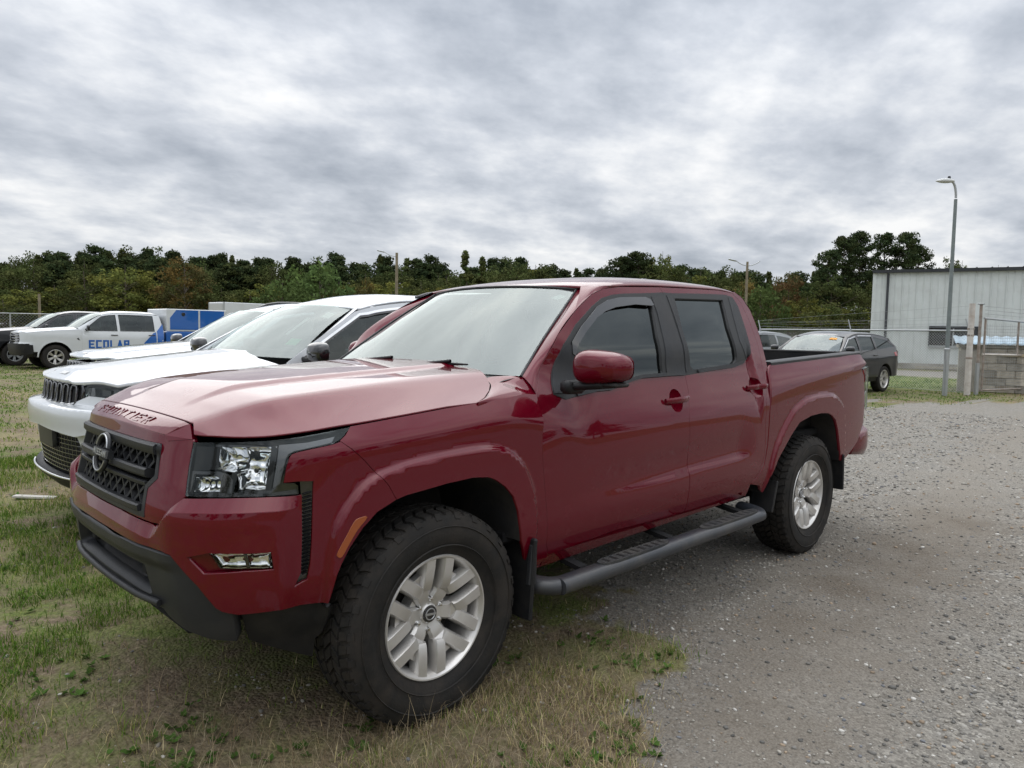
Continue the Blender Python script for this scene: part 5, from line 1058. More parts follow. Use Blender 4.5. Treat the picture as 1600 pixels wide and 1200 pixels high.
    lim = S['xfen']; half = [(xh-.16*(y/hy)**2.4*1.0, y) for y in np.linspace(.02, hy*.97, 9)]+[(x, min(hy, float(Wc(sx(x), ez(x))[1]))-.006) for x in np.linspace(min(lim, xh-.20), xA+.05, 8)]+[(xA+.12-.0, hy*.80), (ux0+.13, .3), (ux0+.15, .02)]
    panel('hood', [(x, -y) for x, y in half[::-1]]+half, HDc, root, P_, S.get('hstep', .05), flange=.02)
    w0 = empty('wheel', parent=root); simple_tyre(Rw, S['rim'], S.get('tw', .25)).build('tyre', RUBBER, w0, 30, fix=False); simple_rim(w0, S['rim'], S.get('tw', .25), S.get('spokes', 5), S.get('rim_mat', ALLOY), S.get('pair', True))
    ws = [w0]+[copy_tree(w0, root) for _ in range(3)]
    for o, (x, sg) in zip(ws, ((0, 1), (-wb, 1), (0, -1), (-wb, -1))): o.location = (x, (S['hw']-S.get('tw', .25)*.5-.02)*sg, Rw-.008); o.rotation_euler = (0, .4+x, S.get('steer', 0)*(x == 0) if sg > 0 else math.pi+S.get('steer', 0)*(x == 0))
    # things that keep light out and fill the cabin
    for n_, c, d in (('floor_pan', ((-wb)/2, 0, .38), (wb+.6, S['hw']*1.5, .1)), ('dashboard', (xA-.38, 0, bz-.02), (.5, S['hw']*1.45, .18)), ('engine_bay', (.1, 0, .62), (.9, S['hw']*1.0, .5)), ('cargo_floor', ((doors[-1]+S['xr_mid'])/2, 0, .7), (abs(doors[-1]-S['xr_mid'])-.1, S['hw']*1.4, .1))): MB().box(c, d, bev=.02).build(n_, INTER, root)
    for y in (.37, -.37):
        s_ = empty('front_seat', parent=root); MB().box((xA-1.02, y, bz-.12), (.15, .46, .62), Matrix.Rotation(R(-14), 3, 'Y'), bev=.05).build('seat_back', SEATM, s_, 50); MB().box((xA-1.10, y, bz+.27), (.09, .24, .16), bev=.03).build('headrest', SEATM, s_, 50)
    MB().box((xA-1.85, 0, bz-.12), (.15, S['hw']*1.4, .6), Matrix.Rotation(R(-12), 3, 'Y'), bev=.05).build('rear_seat', SEATM, root, 50)
    S['W'], S['sx'], S['SD'], S['HD'], S['WS'], S['RF'], S['zr'] = Wc, sx, SD, HDc, WSc, RFc, zr
    return root
def wpan(nm, poly, S, root, mat, lift=.0, flange=.015, step=.05, sides=(1, -1), fn=None):
    for sd in sides: panel(nm, poly, fn or S['W'], root, mat, step, side=sd, lift=lift, flange=flange)
def cpan(nm, half, S, root, mat, lift=0., flange=.015, step=.05, holes=(), fn=None): return panel(nm, mirror_half(half), fn or S['W'], root, mat, step, lift=lift, flange=flange, holes=holes)
def roof_rails(S, root, x0, x1, mat, h=.055):
    for sd in (1, -1):
        mb = MB(); pts = []
        for t in np.linspace(0, 1, 15):
            x = x0+(x1-x0)*t; p = S['RF'](np.array([x]), np.array([.90]))[0]; pts.append((p[0], p[1]*sd, p[2]+h*min(1, 6*min(t, 1-t))**.6))
        mb.tube(pts, .017, 8); mb.build('roof_rail', mat, root, 60)
OF_SUV = [(.2, -.12), (.36, -.06), (.5, -.02), (.62, -.005), (.75, .0), (.86, .0), (.95, -.045), (1.05, -.06), (1.15, -.08), (1.4, -.16)]
OS_SUV = [(.2, -.08), (.36, -.03), (.5, -.006), (.7, -.002), (.9, 0), (1.4, 0)]
def suv_spec(**k):
    S = dict(type='suv', paint=WHITE, xf=.86, xr=-4.04, hw=.97, af=.62, ar=.4, pf=2.5, of=OF_SUV, os=OS_SUV, zc=1.02, zk=.30, zw=.02, belt_y=.90, belt_z=1.20, belt_slope=.012, xA=-.42, sill=.42, Rw=.375, rim=.255, wb=2.96, fen_lo=.74,
             hood_z=1.105, cowl_z=1.225, hood_x=.82, xfen=.40, hood_y=.86, roof=[(-1.10, 1.615), (-1.3, 1.66), (-1.7, 1.70), (-2.4, 1.705), (-3.1, 1.675), (-3.62, 1.60)], roof_span=(-1.12, -3.62), xr_top=-3.55, xr_mid=-3.92,
             ws_bot=(-.52, .83, 1.235), ws_top=(-1.12, .645, 1.625), doors=[-.42, -1.62, -2.66], chrome=True, mirror_mat=GLOSSB, clad=.05, crown=.075)
    S.update(k); return S
DCHROME = simple('dark_chrome', (.16, .16, .165), .2, metal=.9)
# ---- white seven-slot sport utility next to the pickup
def suv_front(S, root):
    W_ = S['W']
    cpan('front_bumper', [(.02, .905), (.30, .91), (.46, .93), (.60, .96), (.92, .955), (1.13, .95), (1.13, .62), (.92, .62), (.86, .66), (.74, .58), (.66, .50), (.52, .775), (.30, .80), (.02, .80)][0:0]+[(.02, .925), (.25, .925), (.42, .955), (.56, 1.0), (1.10, .985), (1.16, .76), (1.10, .56), (.86, .50), (.70, .47), (.52, .74), (.34, .76), (.02, .775)], S, root, S['paint'], lift=.012, flange=.04)
    nosef = lambda u, v: .012+(.058*np.clip((.934-v)/.046, 0, 1)-.012*np.clip((.885-v)/.1, 0, 1))*(1-sst(.60, .90, np.abs(u)))
    panel('bumper_nose', mirror_half([(.02, .928), (.25, .928), (.42, .95), (.60, .945), (.80, .93), (.80, .80), (.56, .755), (.36, .77), (.02, .785)]), off(W_, nosef), root, S['paint'], .03, extra=[(u, z) for u in np.arange(-.8, .8, .03) for z in (.931, .8915, .888, .8845, .881)], flange=.05)
    gr = empty('grille', parent=root)
    panel('grille_back', mirror_half([(.02, .915), (.36, .915), (.46, .97), (.47, 1.065), (.02, 1.075)]), off(W_, .0), gr, GLOSSB, .06, flange=.02)
    for k in range(7):
        s0 = (k-3)*.126; w_ = .043; o_ = [(s0+w_*math.copysign(abs(math.cos(a))**.5, math.cos(a)), .993+.066*math.copysign(abs(math.sin(a))**.55, math.sin(a))) for a in np.linspace(0, 2*math.pi, 25)[:-1]]
        pn_ = panel('grille_slot', o_, off(W_, .004), gr, DARK, .04, flange=0)
        V = [off(W_, .012)(np.array([u]), np.array([v]))[0] for u, v in o_]; MB().tube(V, .008, 6, closed=True).build('slot_ring', DCHROME, gr, 60); MB().tube([off(W_, .020)(np.array([s0+q*.05]), np.array([.928]))[0] for q in (-.6, 0, .6)], .008, 6).build('slot_tip', CHROME, gr, 60)
    for sd in (1, -1):
        hl = empty('headlight', parent=root); hp = [(.50, 1.055), (.52, .985), (.60, .985), (.92, .99), (1.14, 1.01), (1.20, 1.06), (.95, 1.058)]
        panel('housing', hp, off(W_, -.03), hl, GLOSSB, .05, side=sd, flange=0); panel('lens', hp, off(W_, .004), hl, CLEAR, .05, side=sd, flange=.03)
        for s0 in (.66, .76, .86): panel('lamp_unit', [(s0, 1.045), (s0+.07, 1.045), (s0+.07, 1.008), (s0, 1.008)], off(W_, -.012), hl, DRL, .03, side=sd, flange=.01)
        panel('light_strip', [(.50, .978), (.93, .982), (.93, .968), (.63, .966), (.58, .985), (.52, .985), (.50, .963)], off(W_, .010), hl, PSILVER, .03, side=sd, flange=.015)
        panel('corner_intake', [(.80, .70), (.93, .70), (.93, .64), (.83, .655)], off(W_, .016), root, PLASTIC, .03, side=sd, flange=.01)
    panel('lower_grille', mirror_half([(.02, .785), (.34, .77), (.52, .75), (.70, .48), (.66, .45), (.30, .45), (.02, .45)]), off(W_, -.015), root, PLASTIC, .05, flange=0)
    for k in range(9): z = .50+.030*k; w_ = .66-.02*k; MB().tube([off(W_, -.006)(np.array([s]), np.array([z]))[0] for s in np.linspace(-w_, w_, 25)], .004, 5).build('intake_slat', GLOSSB, root)
    for k in range(-11, 12): s = k*.052; MB().tube([off(W_, -.007)(np.array([s]), np.array([z]))[0] for z in (.49, .62, .76-.02*abs(k)/11)], .0035, 5).build('intake_slat', GLOSSB, root)
    panel('plate_bracket', mirror_half([(.01, .79), (.17, .79), (.17, .645), (.01, .645)]), off(W_, .022), root, simple('plate_black', (.02, .021, .024), .4), .05, flange=.03)
    panel('skid_lip', mirror_half([(.02, .475), (.45, .475), (.72, .50), (1.0, .52), (1.05, .44), (.70, .38), (.02, .36)]), off(W_, lambda u, v: .0+.05*sst(.36, .46, v)), root, PLASTIC, .05, flange=.05)
    MB().tube([off(W_, .055)(np.array([s]), np.array([.478+.02*abs(s)**2]))[0] for s in np.linspace(-.55, .55, 25)], .008, 8).build('chrome_lip', CHROME, root, 60)
    mk('hood_badge', [S['HD'](np.array([S['hood_x']-.05+a]), np.array([b]))[0]+np.array([0, 0, .004]) for a, b in ((0, -.07), (0, .07), (-.03, .07), (-.03, -.07))], [(0, 1, 2, 3)], PSILVER, root)
S1 = suv_spec(glass_side=TINTED, rim_mat=GLOSSB); SUV1 = build_car('sport_utility', S1); suv_front(S1, SUV1); roof_rails(S1, SUV1, -1.75, -3.4, simple('rail_dark', (.05, .05, .055), .3, metal=.6))
SUV1.location = (-.42, -2.74, 0); tag(SUV1, 'white sport utility with black seven-slot grille, nearest behind the red pickup', 'car')
mk('windshield_sticker', [S1['WS'](np.array([u]), np.array([v]))[0]+np.array([-.01, 0, -.01]) for u, v in ((.70, .20), (.84, .20), (.84, .30), (.70, .30))], [(0, 1, 2, 3)], simple('green_sticker', (.10, .60, .28), .6), SUV1)
mk('windshield_sticker', [S1['WS'](np.array([u]), np.array([v]))[0]+np.array([-.01, 0, -.01]) for u, v in ((.55, .35), (.60, .35), (.60, .68), (.55, .68))], [(0, 1, 2, 3)], PAPER, SUV1)
mk('windshield_sticker', [S1['WS'](np.array([u]), np.array([v]))[0]+np.array([-.01, 0, -.01]) for u, v in ((.72, .72), (.86, .70), (.86, .82), (.74, .84))], [(0, 1, 2, 3)], PAPER, SUV1)
# ---- silver-white sport utility with black pillars
S2 = suv_spec(paint=SILVERW, pillar=BLACKP, chrome=False, xf=.90, hood_z=1.135, cowl_z=1.235, belt_z=1.20, mirror_mat=GLOSSB, glass_side=PRIVACY); SUV2 = build_car('sport_utility', S2); suv_front(S2, SUV2)
roof_rails(S2, SUV2, -1.45, -3.4, BLACKP, .06); SUV2.location = (-1.32, -5.72, 0); tag(SUV2, 'silver white sport utility with black pillars, between the white sport utility and the service pickup', 'car')
# ---- white service pickup with blue box
OF_PU = [(.2, -.10), (.40, -.04), (.55, .0), (.72, .02), (.80, .02), (.86, -.02), (1.0, -.03), (1.15, -.045), (1.28, -.08), (1.5, -.16)]
def pickup_spec(**k):
    S = dict(type='pickup', paint=WHITE, xf=1.0, xr=-3.42, hw=.985, af=.42, ar=.12, pf=3.0, of=OF_PU, os=OS_SUV, zc=1.10, zk=.22, zw=.02, belt_y=.93, belt_z=1.245, belt_slope=.0, xA=-.76, sill=.50, Rw=.40, rim=.235, wb=3.69, fen_lo=.56, arch_gap=.085,
             hood_z=1.20, cowl_z=1.335, hood_x=.93, xfen=.72, hood_y=.90, roof=[(-1.42, 1.80), (-1.6, 1.845), (-2.1, 1.875), (-2.7, 1.87), (-3.15, 1.845), (-3.3, 1.80)], roof_span=(-1.42, -3.28), xr_top=-3.25, xr_mid=-3.36, tail_bulge=0,
             ws_bot=(-.66, .84, 1.34), ws_top=(-1.40, .70, 1.80), doors=[-.76, -1.90, -3.10], mirror_mat=BLACKP, mirror=(.11, .10, .12), mz=.02, tw=.28, spokes=6, handle=BLACKP, crown=.075, step=.07, hstep=.08, nose_drop=.06, clad=.035, clad_mat=WHITE)
    S.update(k); return S
def pickup_front(S, root, bumper, grille, hp, chrome_head=False):
    W_ = S['W']
    cpan('bumper', [(.02, .80), (.9, .80), (1.16, .78), (1.18, .52), (1.0, .46), (.02, .44)], S, root, bumper, lift=.03, flange=.06)
    gr = empty('grille', parent=root); panel('grille_back', mirror_half([(.02, .83), (.62, .83), (.66, .95), (.60, 1.13), (.02, 1.14)]), off(W_, -.01), gr, grille, .08, flange=.03)
    for z in (.90, .98, 1.06): MB().tube([off(W_, .01)(np.array([s]), np.array([z]))[0] for s in np.linspace(-.6, .6, 13)], .018, 6).build('grille_bar', grille, gr, 60)
    cpan('front_panel', [(.02, 1.15), (.62, 1.15), (.70, .95), (.64, .82), (1.2, .82), (1.2, 1.16), (.02, 1.19)], S, root, S['paint'], lift=.002, flange=.02)
    for sd in (1, -1):
        hl = empty('headlight', parent=root); panel('housing', hp, off(W_, -.015), hl, REFLECT if chrome_head else DARK, .05, side=sd, flange=.03); chrome_head and panel('lens', hp, off(W_, .008), hl, CLEAR, .05, side=sd, flange=.03)
        cx, cz = np.mean([p[0] for p in hp]), np.mean([p[1] for p in hp])
        panel('turn_signal', [(cx+.02, cz+.06), (cx+.16, cz+.05), (cx+.13, cz-.01), (cx+.02, cz-.01)] if chrome_head else [(cx-.12, cz+.02), (cx+.16, cz+.02), (cx+.10, cz-.03), (cx-.12, cz-.015)], off(W_, -.002), hl, AMBER, .05, side=sd, flange=.01)
        if not chrome_head:
            for dz in (.075, -.085): panel('lamp_unit', [(cx-.12, cz+dz+.02), (cx+.10, cz+dz+.02), (cx+.10, cz+dz-.02), (cx-.12, cz+dz-.02)], off(W_, -.006), hl, DRL, .05, side=sd, flange=.01)
S3 = pickup_spec(); FPU = build_car('service_pickup', S3)
pickup_front(S3, FPU, PLASTIC, GLOSSB, [(.70, 1.14), (1.17, 1.14), (1.26, 1.11), (1.20, .92), (1.12, .84), (.70, .84), (.74, .95)])
for sd in (1, -1):                                                    # fender vent, blue slash and name
    panel('fender_vent', [(-.50, 1.17), (-.66, 1.17), (-.62, 1.10), (-.70, .93), (-.62, .97), (-.53, 1.10)], S3['SD'], FPU, GLOSSB, .1, side=sd, sgn=-1, lift=.006, flange=.008)
    panel('blue_stripe', [(-2.38, .52), (-3.00, .52), (-3.09, .62), (-3.09, 1.23), (-3.0, 1.20)], S3['SD'], FPU, BLUEP, .1, side=sd, sgn=-1, lift=.006, flange=0)
    panel('blue_stripe', [(-3.12, .60), (-3.34, .60), (-3.34, 1.52), (-3.12, 1.26)], S3['SD'], FPU, BLUEP, .1, side=sd, sgn=-1, lift=.008, flange=0)
    panel('cab_corner', [(-3.10, .52), (-3.10, 1.82), (-3.27, 1.80), (-3.36, 1.25), (-3.36, .60), (-3.28, .50)], S3['SD'], FPU, WHITE, .1, side=sd, sgn=-1, flange=.02)
LET['C'] = [[(.75, 1), (0, 1)], [(0, 1), (0, 0)], [(0, 0), (.75, 0)]]; LET['L'] = [[(0, 1), (0, 0)], [(0, 0), (.7, 0)]]; LET['B'] = [[(0, 0), (0, 1)], [(0, 1), (.7, 1)], [(.7, 1), (.7, 0)], [(0, .5), (.7, .5)], [(0, 0), (.7, 0)]]
def put_eco(u, v): x = -.98-u; z = .70+v; p = S3['SD'](np.array([x]), np.array([z]))[0]; return p+np.array([0, .004, 0])
eco = empty('door_lettering', parent=FPU); stroke_letters('ECOLAB', put_eco, .165, .22, .215, .055, 'letter', BLUEP, eco, .003)
sbx = empty('service_box', parent=FPU)                               # box body on the bed, with doors
MB().box((-4.55, 0, .95), (2.25, 1.96, .62), bev=.02).build('bed_body', BLUEP, sbx); MB().box((-4.52, 0, 1.665), (2.15, 1.92, .80), bev=.02).build('upper_box', WHITE, sbx)
for sd in (1, -1):
    for x0, x1, cut in ((-3.56, -4.55, .22), (-4.62, -5.50, 0)):
        MB().prism([(x0-cut, 2.03), (x1, 2.03), (x1, 1.33), (x0, 1.33), (x0, 2.03-cut*1.3)], 0, .012, lambda u, v, h: (u, (.961+h)*sd, v)).build('box_door', BLUEP, sbx)
    MB().lathe([(0, .02), (.06, .018), (.07, .0)], 20, 'Y', (-4.02, .973 if sd > 0 else -.99, 1.88)).build('door_latch', GLOSSB, sbx)
FPU.location = (-4.52, -25.18, 0); tag(FPU, 'white service pickup with blue box body and blue lettering on its door', 'pickup truck')
# ---- black pickup beyond it
S4 = pickup_spec(paint=BLACKP, clad=0, hood_z=1.17, cowl_z=1.31, rim_mat=STEEL, zk=.25); RAMP = build_car('black_pickup', S4)
pickup_front(S4, RAMP, CHROME, CHROME, [(.70, 1.08), (1.12, 1.10), (1.25, 1.06), (1.20, .90), (1.0, .88), (.70, .92)], True)
MB().box((-4.45, 0, .93), (2.1, 1.94, .72), bev=.05).build('bed', BLACKP, RAMP, 40); panel('cab_corner', [(-3.10, .52), (-3.10, 1.82), (-3.27, 1.80), (-3.36, 1.25), (-3.36, .60), (-3.28, .50)], S4['SD'], RAMP, BLACKP, .1, sgn=-1, flange=.02)
RAMP.location = (-3.92, -27.85, 0); tag(RAMP, 'black pickup with chrome bumper, parked leftmost beyond the service pickup', 'pickup truck')
# ---- black crossover by the fence
S5 = suv_spec(paint=BLACKP, xr=-3.86, hw=.955, belt_z=1.08, cowl_z=1.11, hood_z=.98, zc=.96, wb=2.85, Rw=.36, rim=.25, chrome=True, clad=0, roof=[(-1.05, 1.475), (-1.3, 1.53), (-1.75, 1.575), (-2.3, 1.575), (-2.9, 1.54), (-3.35, 1.47)], roof_span=(-1.05, -3.38), xr_top=-3.30, xr_mid=-3.72,
              ws_bot=(-.50, .80, 1.11), ws_top=(-1.05, .62, 1.485), doors=[-.42, -1.50, -2.42], belt_slope=.03, step=.07, hstep=.08, mirror_mat=BLACKP, rim_mat=ALLOY, glass_side=TINTED)
ED = build_car('crossover', S5); suv_front(S5, ED)
mk('windshield_sticker', [S5['WS'](np.array([u]), np.array([v]))[0]+np.array([.006, 0, .008]) for u, v in ((.55, .66), (.82, .66), (.82, .80), (.58, .80))], [(0, 1, 2, 3)], simple('orange_sticker', (.75, .32, .03), .6), ED)
ED.location = (-16.95, -5.35, 0); ED.rotation_euler = (0, 0, R(-5)); tag(ED, 'black crossover with orange windshield sticker, beyond the pickup bed by the fence', 'car')
# ---- two more cars at the fence line, only their roofs show
S6 = suv_spec(paint=GREYP, step=.12, hstep=.15, clad=0, chrome=False, hw=.90); C6 = build_car('parked_car', S6); C6.location = (-20.2, -9.9, -.12); C6.rotation_euler = (0, 0, R(-8)); tag(C6, 'grey parked car half hidden behind the pickup cab by the fence', 'car')
S7 = suv_spec(paint=DREDP, step=.12, hstep=.15, clad=0, chrome=False, hw=.90, roof_mat=BLACKP); C7 = build_car('parked_car', S7); C7.location = (-28.0, -12.5, -.1); C7.rotation_euler = (0, 0, R(150)); tag(C7, 'dark red parked car seen over the pickup bed beyond the fence', 'car')
# ------------------------------------------------------------------ buildings, fence, poles
def PX(x, y, D): d = _fw+_r2*((x-800)/1150.31)+_u2*((600-y)/1150.31); return Vector(CAM)+d*D     # survey helper: where a sight line is at a given distance
GALV = STEEL
WSIDE = simple('wall_sheet', (.66, .70, .69), .45, metal=.1, var=.05, scale=2., dirt=.25, dirtc=(.34, .34, .31))
DTRIM = simple('dark_trim', (.028, .031, .036), .5, var=.2)
CONC = simple('old_concrete', (.38, .36, .32), .9, var=.25, scale=3, bump=.5, bscale=40, dirt=.7, dirtc=(.16, .14, .10))
BLOCKM = simple('block_render', (.52, .48, .41), .9, var=.22, scale=4, bump=.5, bscale=60, dirt=.75, dirtc=(.20, .16, .11))
RUST = simple('rusty_steel', (.30, .25, .21), .8, metal=.3, var=.4, scale=9, dirt=.8, dirtc=(.47, .45, .43))
WHITEPOST = simple('chalky_white_paint', (.60, .57, .53), .8, var=.15, scale=6, dirt=.55, dirtc=(.33, .23, .16))
ROOFB = simple('blue_roof_sheet', (.34, .44, .51), .45, metal=.3, var=.1, dirt=.3)
WOODP = simple('weathered_pole', (.22, .185, .13), .9, var=.3, scale=3, bump=.5, bscale=30)
# metal building: A is its near-left corner, the wall runs to the right
A = np.array([-37.18, -10.73]); B = np.array([-40.1, -1.16]); dv = B-A; dv /= np.hypot(*dv); nv_ = np.array([dv[1], -dv[0]])
if np.dot(CAM[:2]-A, nv_) < 0: nv_ = -nv_
H_ = 4.72; BL = 26.
bld = empty('metal_building', (A[0], A[1], 0)); tag(bld, 'long white corrugated metal building with dark eave behind the chain link fence', 'building')
def bl(u, n, z): return (dv[0]*u+nv_[0]*n, dv[1]*u+nv_[1]*n, z)
pw = .61
for i in range(int(BL/pw)):
    u0, u1 = i*pw, (i+1)*pw-.004; z0, z1 = .28, H_
    if i < 24:
        mb = MB(); prof = [(u0, 0), (u0+.03, 0), (u0+.045, .035), (u0+.075, .035), (u0+.09, 0), (u0+.31, 0), (u0+.325, .022), (u0+.35, .022), (u0+.365, 0), (u1, 0)]
        V = [bl(u, n, z0) for u, n in prof]+[bl(u, n, z1) for u, n in prof]; k = len(prof); mb.add(V, [(j, j+1, k+j+1, k+j) for j in range(k-1)]); mb.build('wall_panel', WSIDE, bld, fix=False)
    else: MB().add([bl(u0, 0, z0), bl(u1, 0, z0), bl(u1, 0, z1), bl(u0, 0, z1)], [(0, 1, 2, 3)]).build('wall_panel', WSIDE, bld)
def bbox(u0, u1, n0, n1, z0, z1, nm, mat, par=bld): return MB().add([bl(u, n, z) for z in (z0, z1) for u, n in ((u0, n0), (u1, n0), (u1, n1), (u0, n1))], [(3, 2, 1, 0), (4, 5, 6, 7), (0, 1, 5, 4), (1, 2, 6, 5), (2, 3, 7, 6), (3, 0, 4, 7)]).build(nm, mat, par)
bbox(-.02, BL, -12, -.06, 0, H_-.02, 'inner_shell', WSIDE); bbox(-.06, BL, -.05, .05, 0, .28, 'foundation', CONC); bbox(-.08, BL+.2, -.1, .20, H_-.02, H_+.13, 'eave', DTRIM); bbox(-.06, .10, -.02, .045, .28, H_-.02, 'corner_trim', WSIDE)
MB().add([bl(-.08, .21, H_+.132), bl(BL, .21, H_+.132), bl(BL, -12, H_+.6), bl(-.08, -12, H_+.6)], [(0, 1, 2, 3)]).build('roof', DTRIM, bld)
for i in range(24): bbox(i*.61+.02, i*.61+.07, -.3, .215, H_+.125, H_+.165, 'roof_seam', DTRIM)
MB().tube([bl(.62, .10, H_-.05), bl(.62, .10, .35), bl(.62, .25, .22)], .06, 8).build('downspout', DTRIM, bld, 50)
win = empty('window', parent=bld); wu0, wu1 = 2.55, 4.50
bbox(wu0, wu1, .03, .05, 1.18, 2.02, 'glass', simple('dark_pane', (.012, .013, .015), .08, coat=1.), win)
for u in (wu0-.05, (wu0+wu1)/2-.03, wu1-.0): bbox(u, u+.06, .045, .09, 1.12, 2.08, 'window_frame', DTRIM if u != (wu0+wu1)/2-.03 else STEEL, win)
bbox(wu0-.05, wu1+.06, .05, .12, 2.0, 2.10, 'window_frame', DTRIM, win); bbox(wu0-.05, wu1+.06, .05, .10, 1.08, 1.16, 'window_frame', STEEL, win)
bbox(2.0, 4.3, .25, .40, .06, .16, 'base_board', simple('grey_board', (.40, .36, .29), .9, var=.2))
# chain link fence: gate post -> left
def fence(name, p0, p1, n, hgt, label, arms=True, pitch=.075, wires=((0, .0), (1, .25), (2, .45)), cat='fence', meshed=True):
    p0 = Vector((*p0, 0)); p1 = Vector((*p1, 0)); d = (p1-p0); Ln = d.length; d /= Ln; root = empty(name, p0); tag(root, label, cat)
    for i in range(n+1):
        q = d*(Ln*i/n); MB().tube([q, q+Vector((0, 0, hgt+.03))], .036, 8).build('post', GALV, root, 50)
        if arms: MB().tube([q+Vector((0, 0, hgt)), q+d*.10+Vector((0, 0, hgt+.32))], [.02, .014], 6).build('post_arm', GALV, root, 50)
    MB().tube([Vector((0, 0, hgt)), d*Ln+Vector((0, 0, hgt))], .024, 8).build('top_rail', GALV, root, 50)
    MB().tube([Vector((0, 0, .06)), d*Ln+Vector((0, 0, .06))], .005, 4).build('tension_wire', GALV, root)
    if arms:
        for k in (0, 1, 2):
            h = hgt+.10+.10*k; pts = [d*(Ln*t)+d*(.03*k)+Vector((0, 0, h-.03*math.sin(t*math.pi*n)**2)) for t in np.linspace(0, 1, 8*n+1)]; MB().tube(pts, .0035, 4).build('barbed_wire', GALV, root)
    if meshed:
        up = Vector((0, 0, 1)); nn = Vector((-d.y, d.x, 0)); V = []; F = []; r = .0032
        for sg in (1, -1):
            for k in range(int((Ln+hgt)/pitch)+1):
                a = k*pitch-(hgt if sg > 0 else 0); u0, z0, u1, z1 = (a, 0, a+hgt, hgt) if sg > 0 else (a, 0, a-hgt, hgt)
                if sg > 0:
                    if u0 < 0: z0 = -u0; u0 = 0
                    if u1 > Ln: z1 = hgt-(u1-Ln); u1 = Ln
                else:
                    if u0 > Ln: z0 = u0-Ln; u0 = Ln
                    if u1 < 0: z1 = hgt+u1; u1 = 0
                if z1-z0 < .03: continue
                P0 = d*u0+up*(z0+.04); P1 = d*u1+up*(z1+.0); t = (P1-P0).normalized(); s1 = nn*r; s2 = t.cross(nn)*r; b = len(V)
                V += [P0+s1, P0-s1*.5+s2, P0-s1*.5-s2, P1+s1, P1-s1*.5+s2, P1-s1*.5-s2]; F += [(b, b+1, b+4, b+3), (b+1, b+2, b+5, b+4), (b+2, b, b+3, b+5)]
        o = mk('chain_link', V, F, GALV, root); o['kind'] = 'stuff'
    return root
fence('chain_link_fence', (-20.67, -2.45), (-22.4, -9.2), 2, 1.70, 'galvanised chain link fence with barbed wire arms between the black crossover and the building')
fence('chain_link_fence', (-22.45, -9.4), (-25.0, -20.0), 4, 1.72, 'galvanised chain link fence running on behind the red pickup cab', meshed=False)
fence('perimeter_fence', (2.0, -44.0), (-12.0, -39.0), 5, 1.95, 'far chain link fence left of the black pickup below the trees', arms=False, meshed=True, pitch=.15)
# gate
gt = empty('gate_post', (-20.67, -2.41, 0)); tag(gt, 'thick chalky white gate post with rusty bands left of the gate', 'gate post')
MB().tube([(0, 0, 0), (.01, 0, 1.2), (.02, .01, 2.42)], [.080, .075, .072], 10).build('post', WHITEPOST, gt, 50)
for z in (.95, 1.55, 1.72): MB().lathe([(.08, z), (.088, z+.01), (.088, z+.05), (.08, z+.06)], 12, 'Z').build('band', RUST, gt)
for z, k in ((2.36, 0), (2.12, 1), (1.88, 2)):
    MB().tube([(0, 0, z), (-.5, -1.9, z-.10), (-.9, -3.4, z-.16), (-1.7, -6.7, 1.82+.10*(2-k))], .004, 4).build('barbed_wire', GALV, gt)
g2 = empty('steel_post', (-21.0, -2.28, 0)); tag(g2, 'slim rust-streaked steel post standing right beside the white gate post', 'gate post'); MB().tube([(0, 0, 0), (0, 0, 2.42)], .038, 10).build('post', RUST, g2, 50); MB().tube([(0, 0, 0), (0, 0, .85)], .055, 10).build('sleeve', GALV, g2, 50); MB().box((0, 0, 2.42), (.14, .14, .04), bev=.01).build('cap', GALV, g2)
gate = empty('swing_gate', (-21.05, -2.20, 0)); tag(gate, 'rusty pipe framed chain link swing gate in front of the shed', 'gate'); gd = Vector((-2.45, 1.02, 0)); gl_ = gd.length; gu = gd/gl_
def gp(u, z): return gu*u+Vector((0, 0, z))
for a, b, m in (((.05, .12), (.05, 2.02), RUST), ((gl_, .16), (gl_, 1.98), RUST), ((gl_*.52, 1.08), (gl_*.52, 1.98), RUST)): MB().tube([gp(*a), gp(*b)], .028, 8).build('gate_upright', m, gate, 50)
for a, b, m in (((.0, 2.04), (gl_, 1.93), GALV), ((.0, 1.08), (gl_, 1.06), WHITEPOST), ((.0, .12), (gl_, .16), RUST)): MB().tube([gp(*a), gp(*b)], .026, 8).build('gate_rail', m, gate, 50)
for k in range(3): MB().tube([gp(0, 2.16+.1*k), gp(gl_*.5, 2.11+.1*k), gp(gl_, 2.10+.1*k)], .006, 4).build('barbed_wire', GALV, gate)
V = []; F = []
for k in range(int(gl_/.09)): u = .05+k*.09; b = len(V); c = gp(u, .14); t = gp(u+.002, 1.9); s_ = gu*.004; V += [c-s_, c+s_, t+s_, t-s_]; F.append((b, b+1, b+2, b+3))
for k in range(22): z = .16+k*.08; b = len(V); c = gp(.05, z); t = gp(gl_, z); s_ = Vector((0, 0, .004)); V += [c-s_, t-s_, t+s_, c+s_]; F.append((b, b+1, b+2, b+3))
o = mk('wire_mesh', V, F, GALV, gate); o['kind'] = 'stuff'
g3 = empty('latch_post', (-23.55, -1.12, 0)); tag(g3, 'dark latch post at the right edge beside the gate', 'gate post'); MB().tube([(0, 0, 0), (0, 0, 2.35)], .06, 10).build('post', RUST, g3, 50)
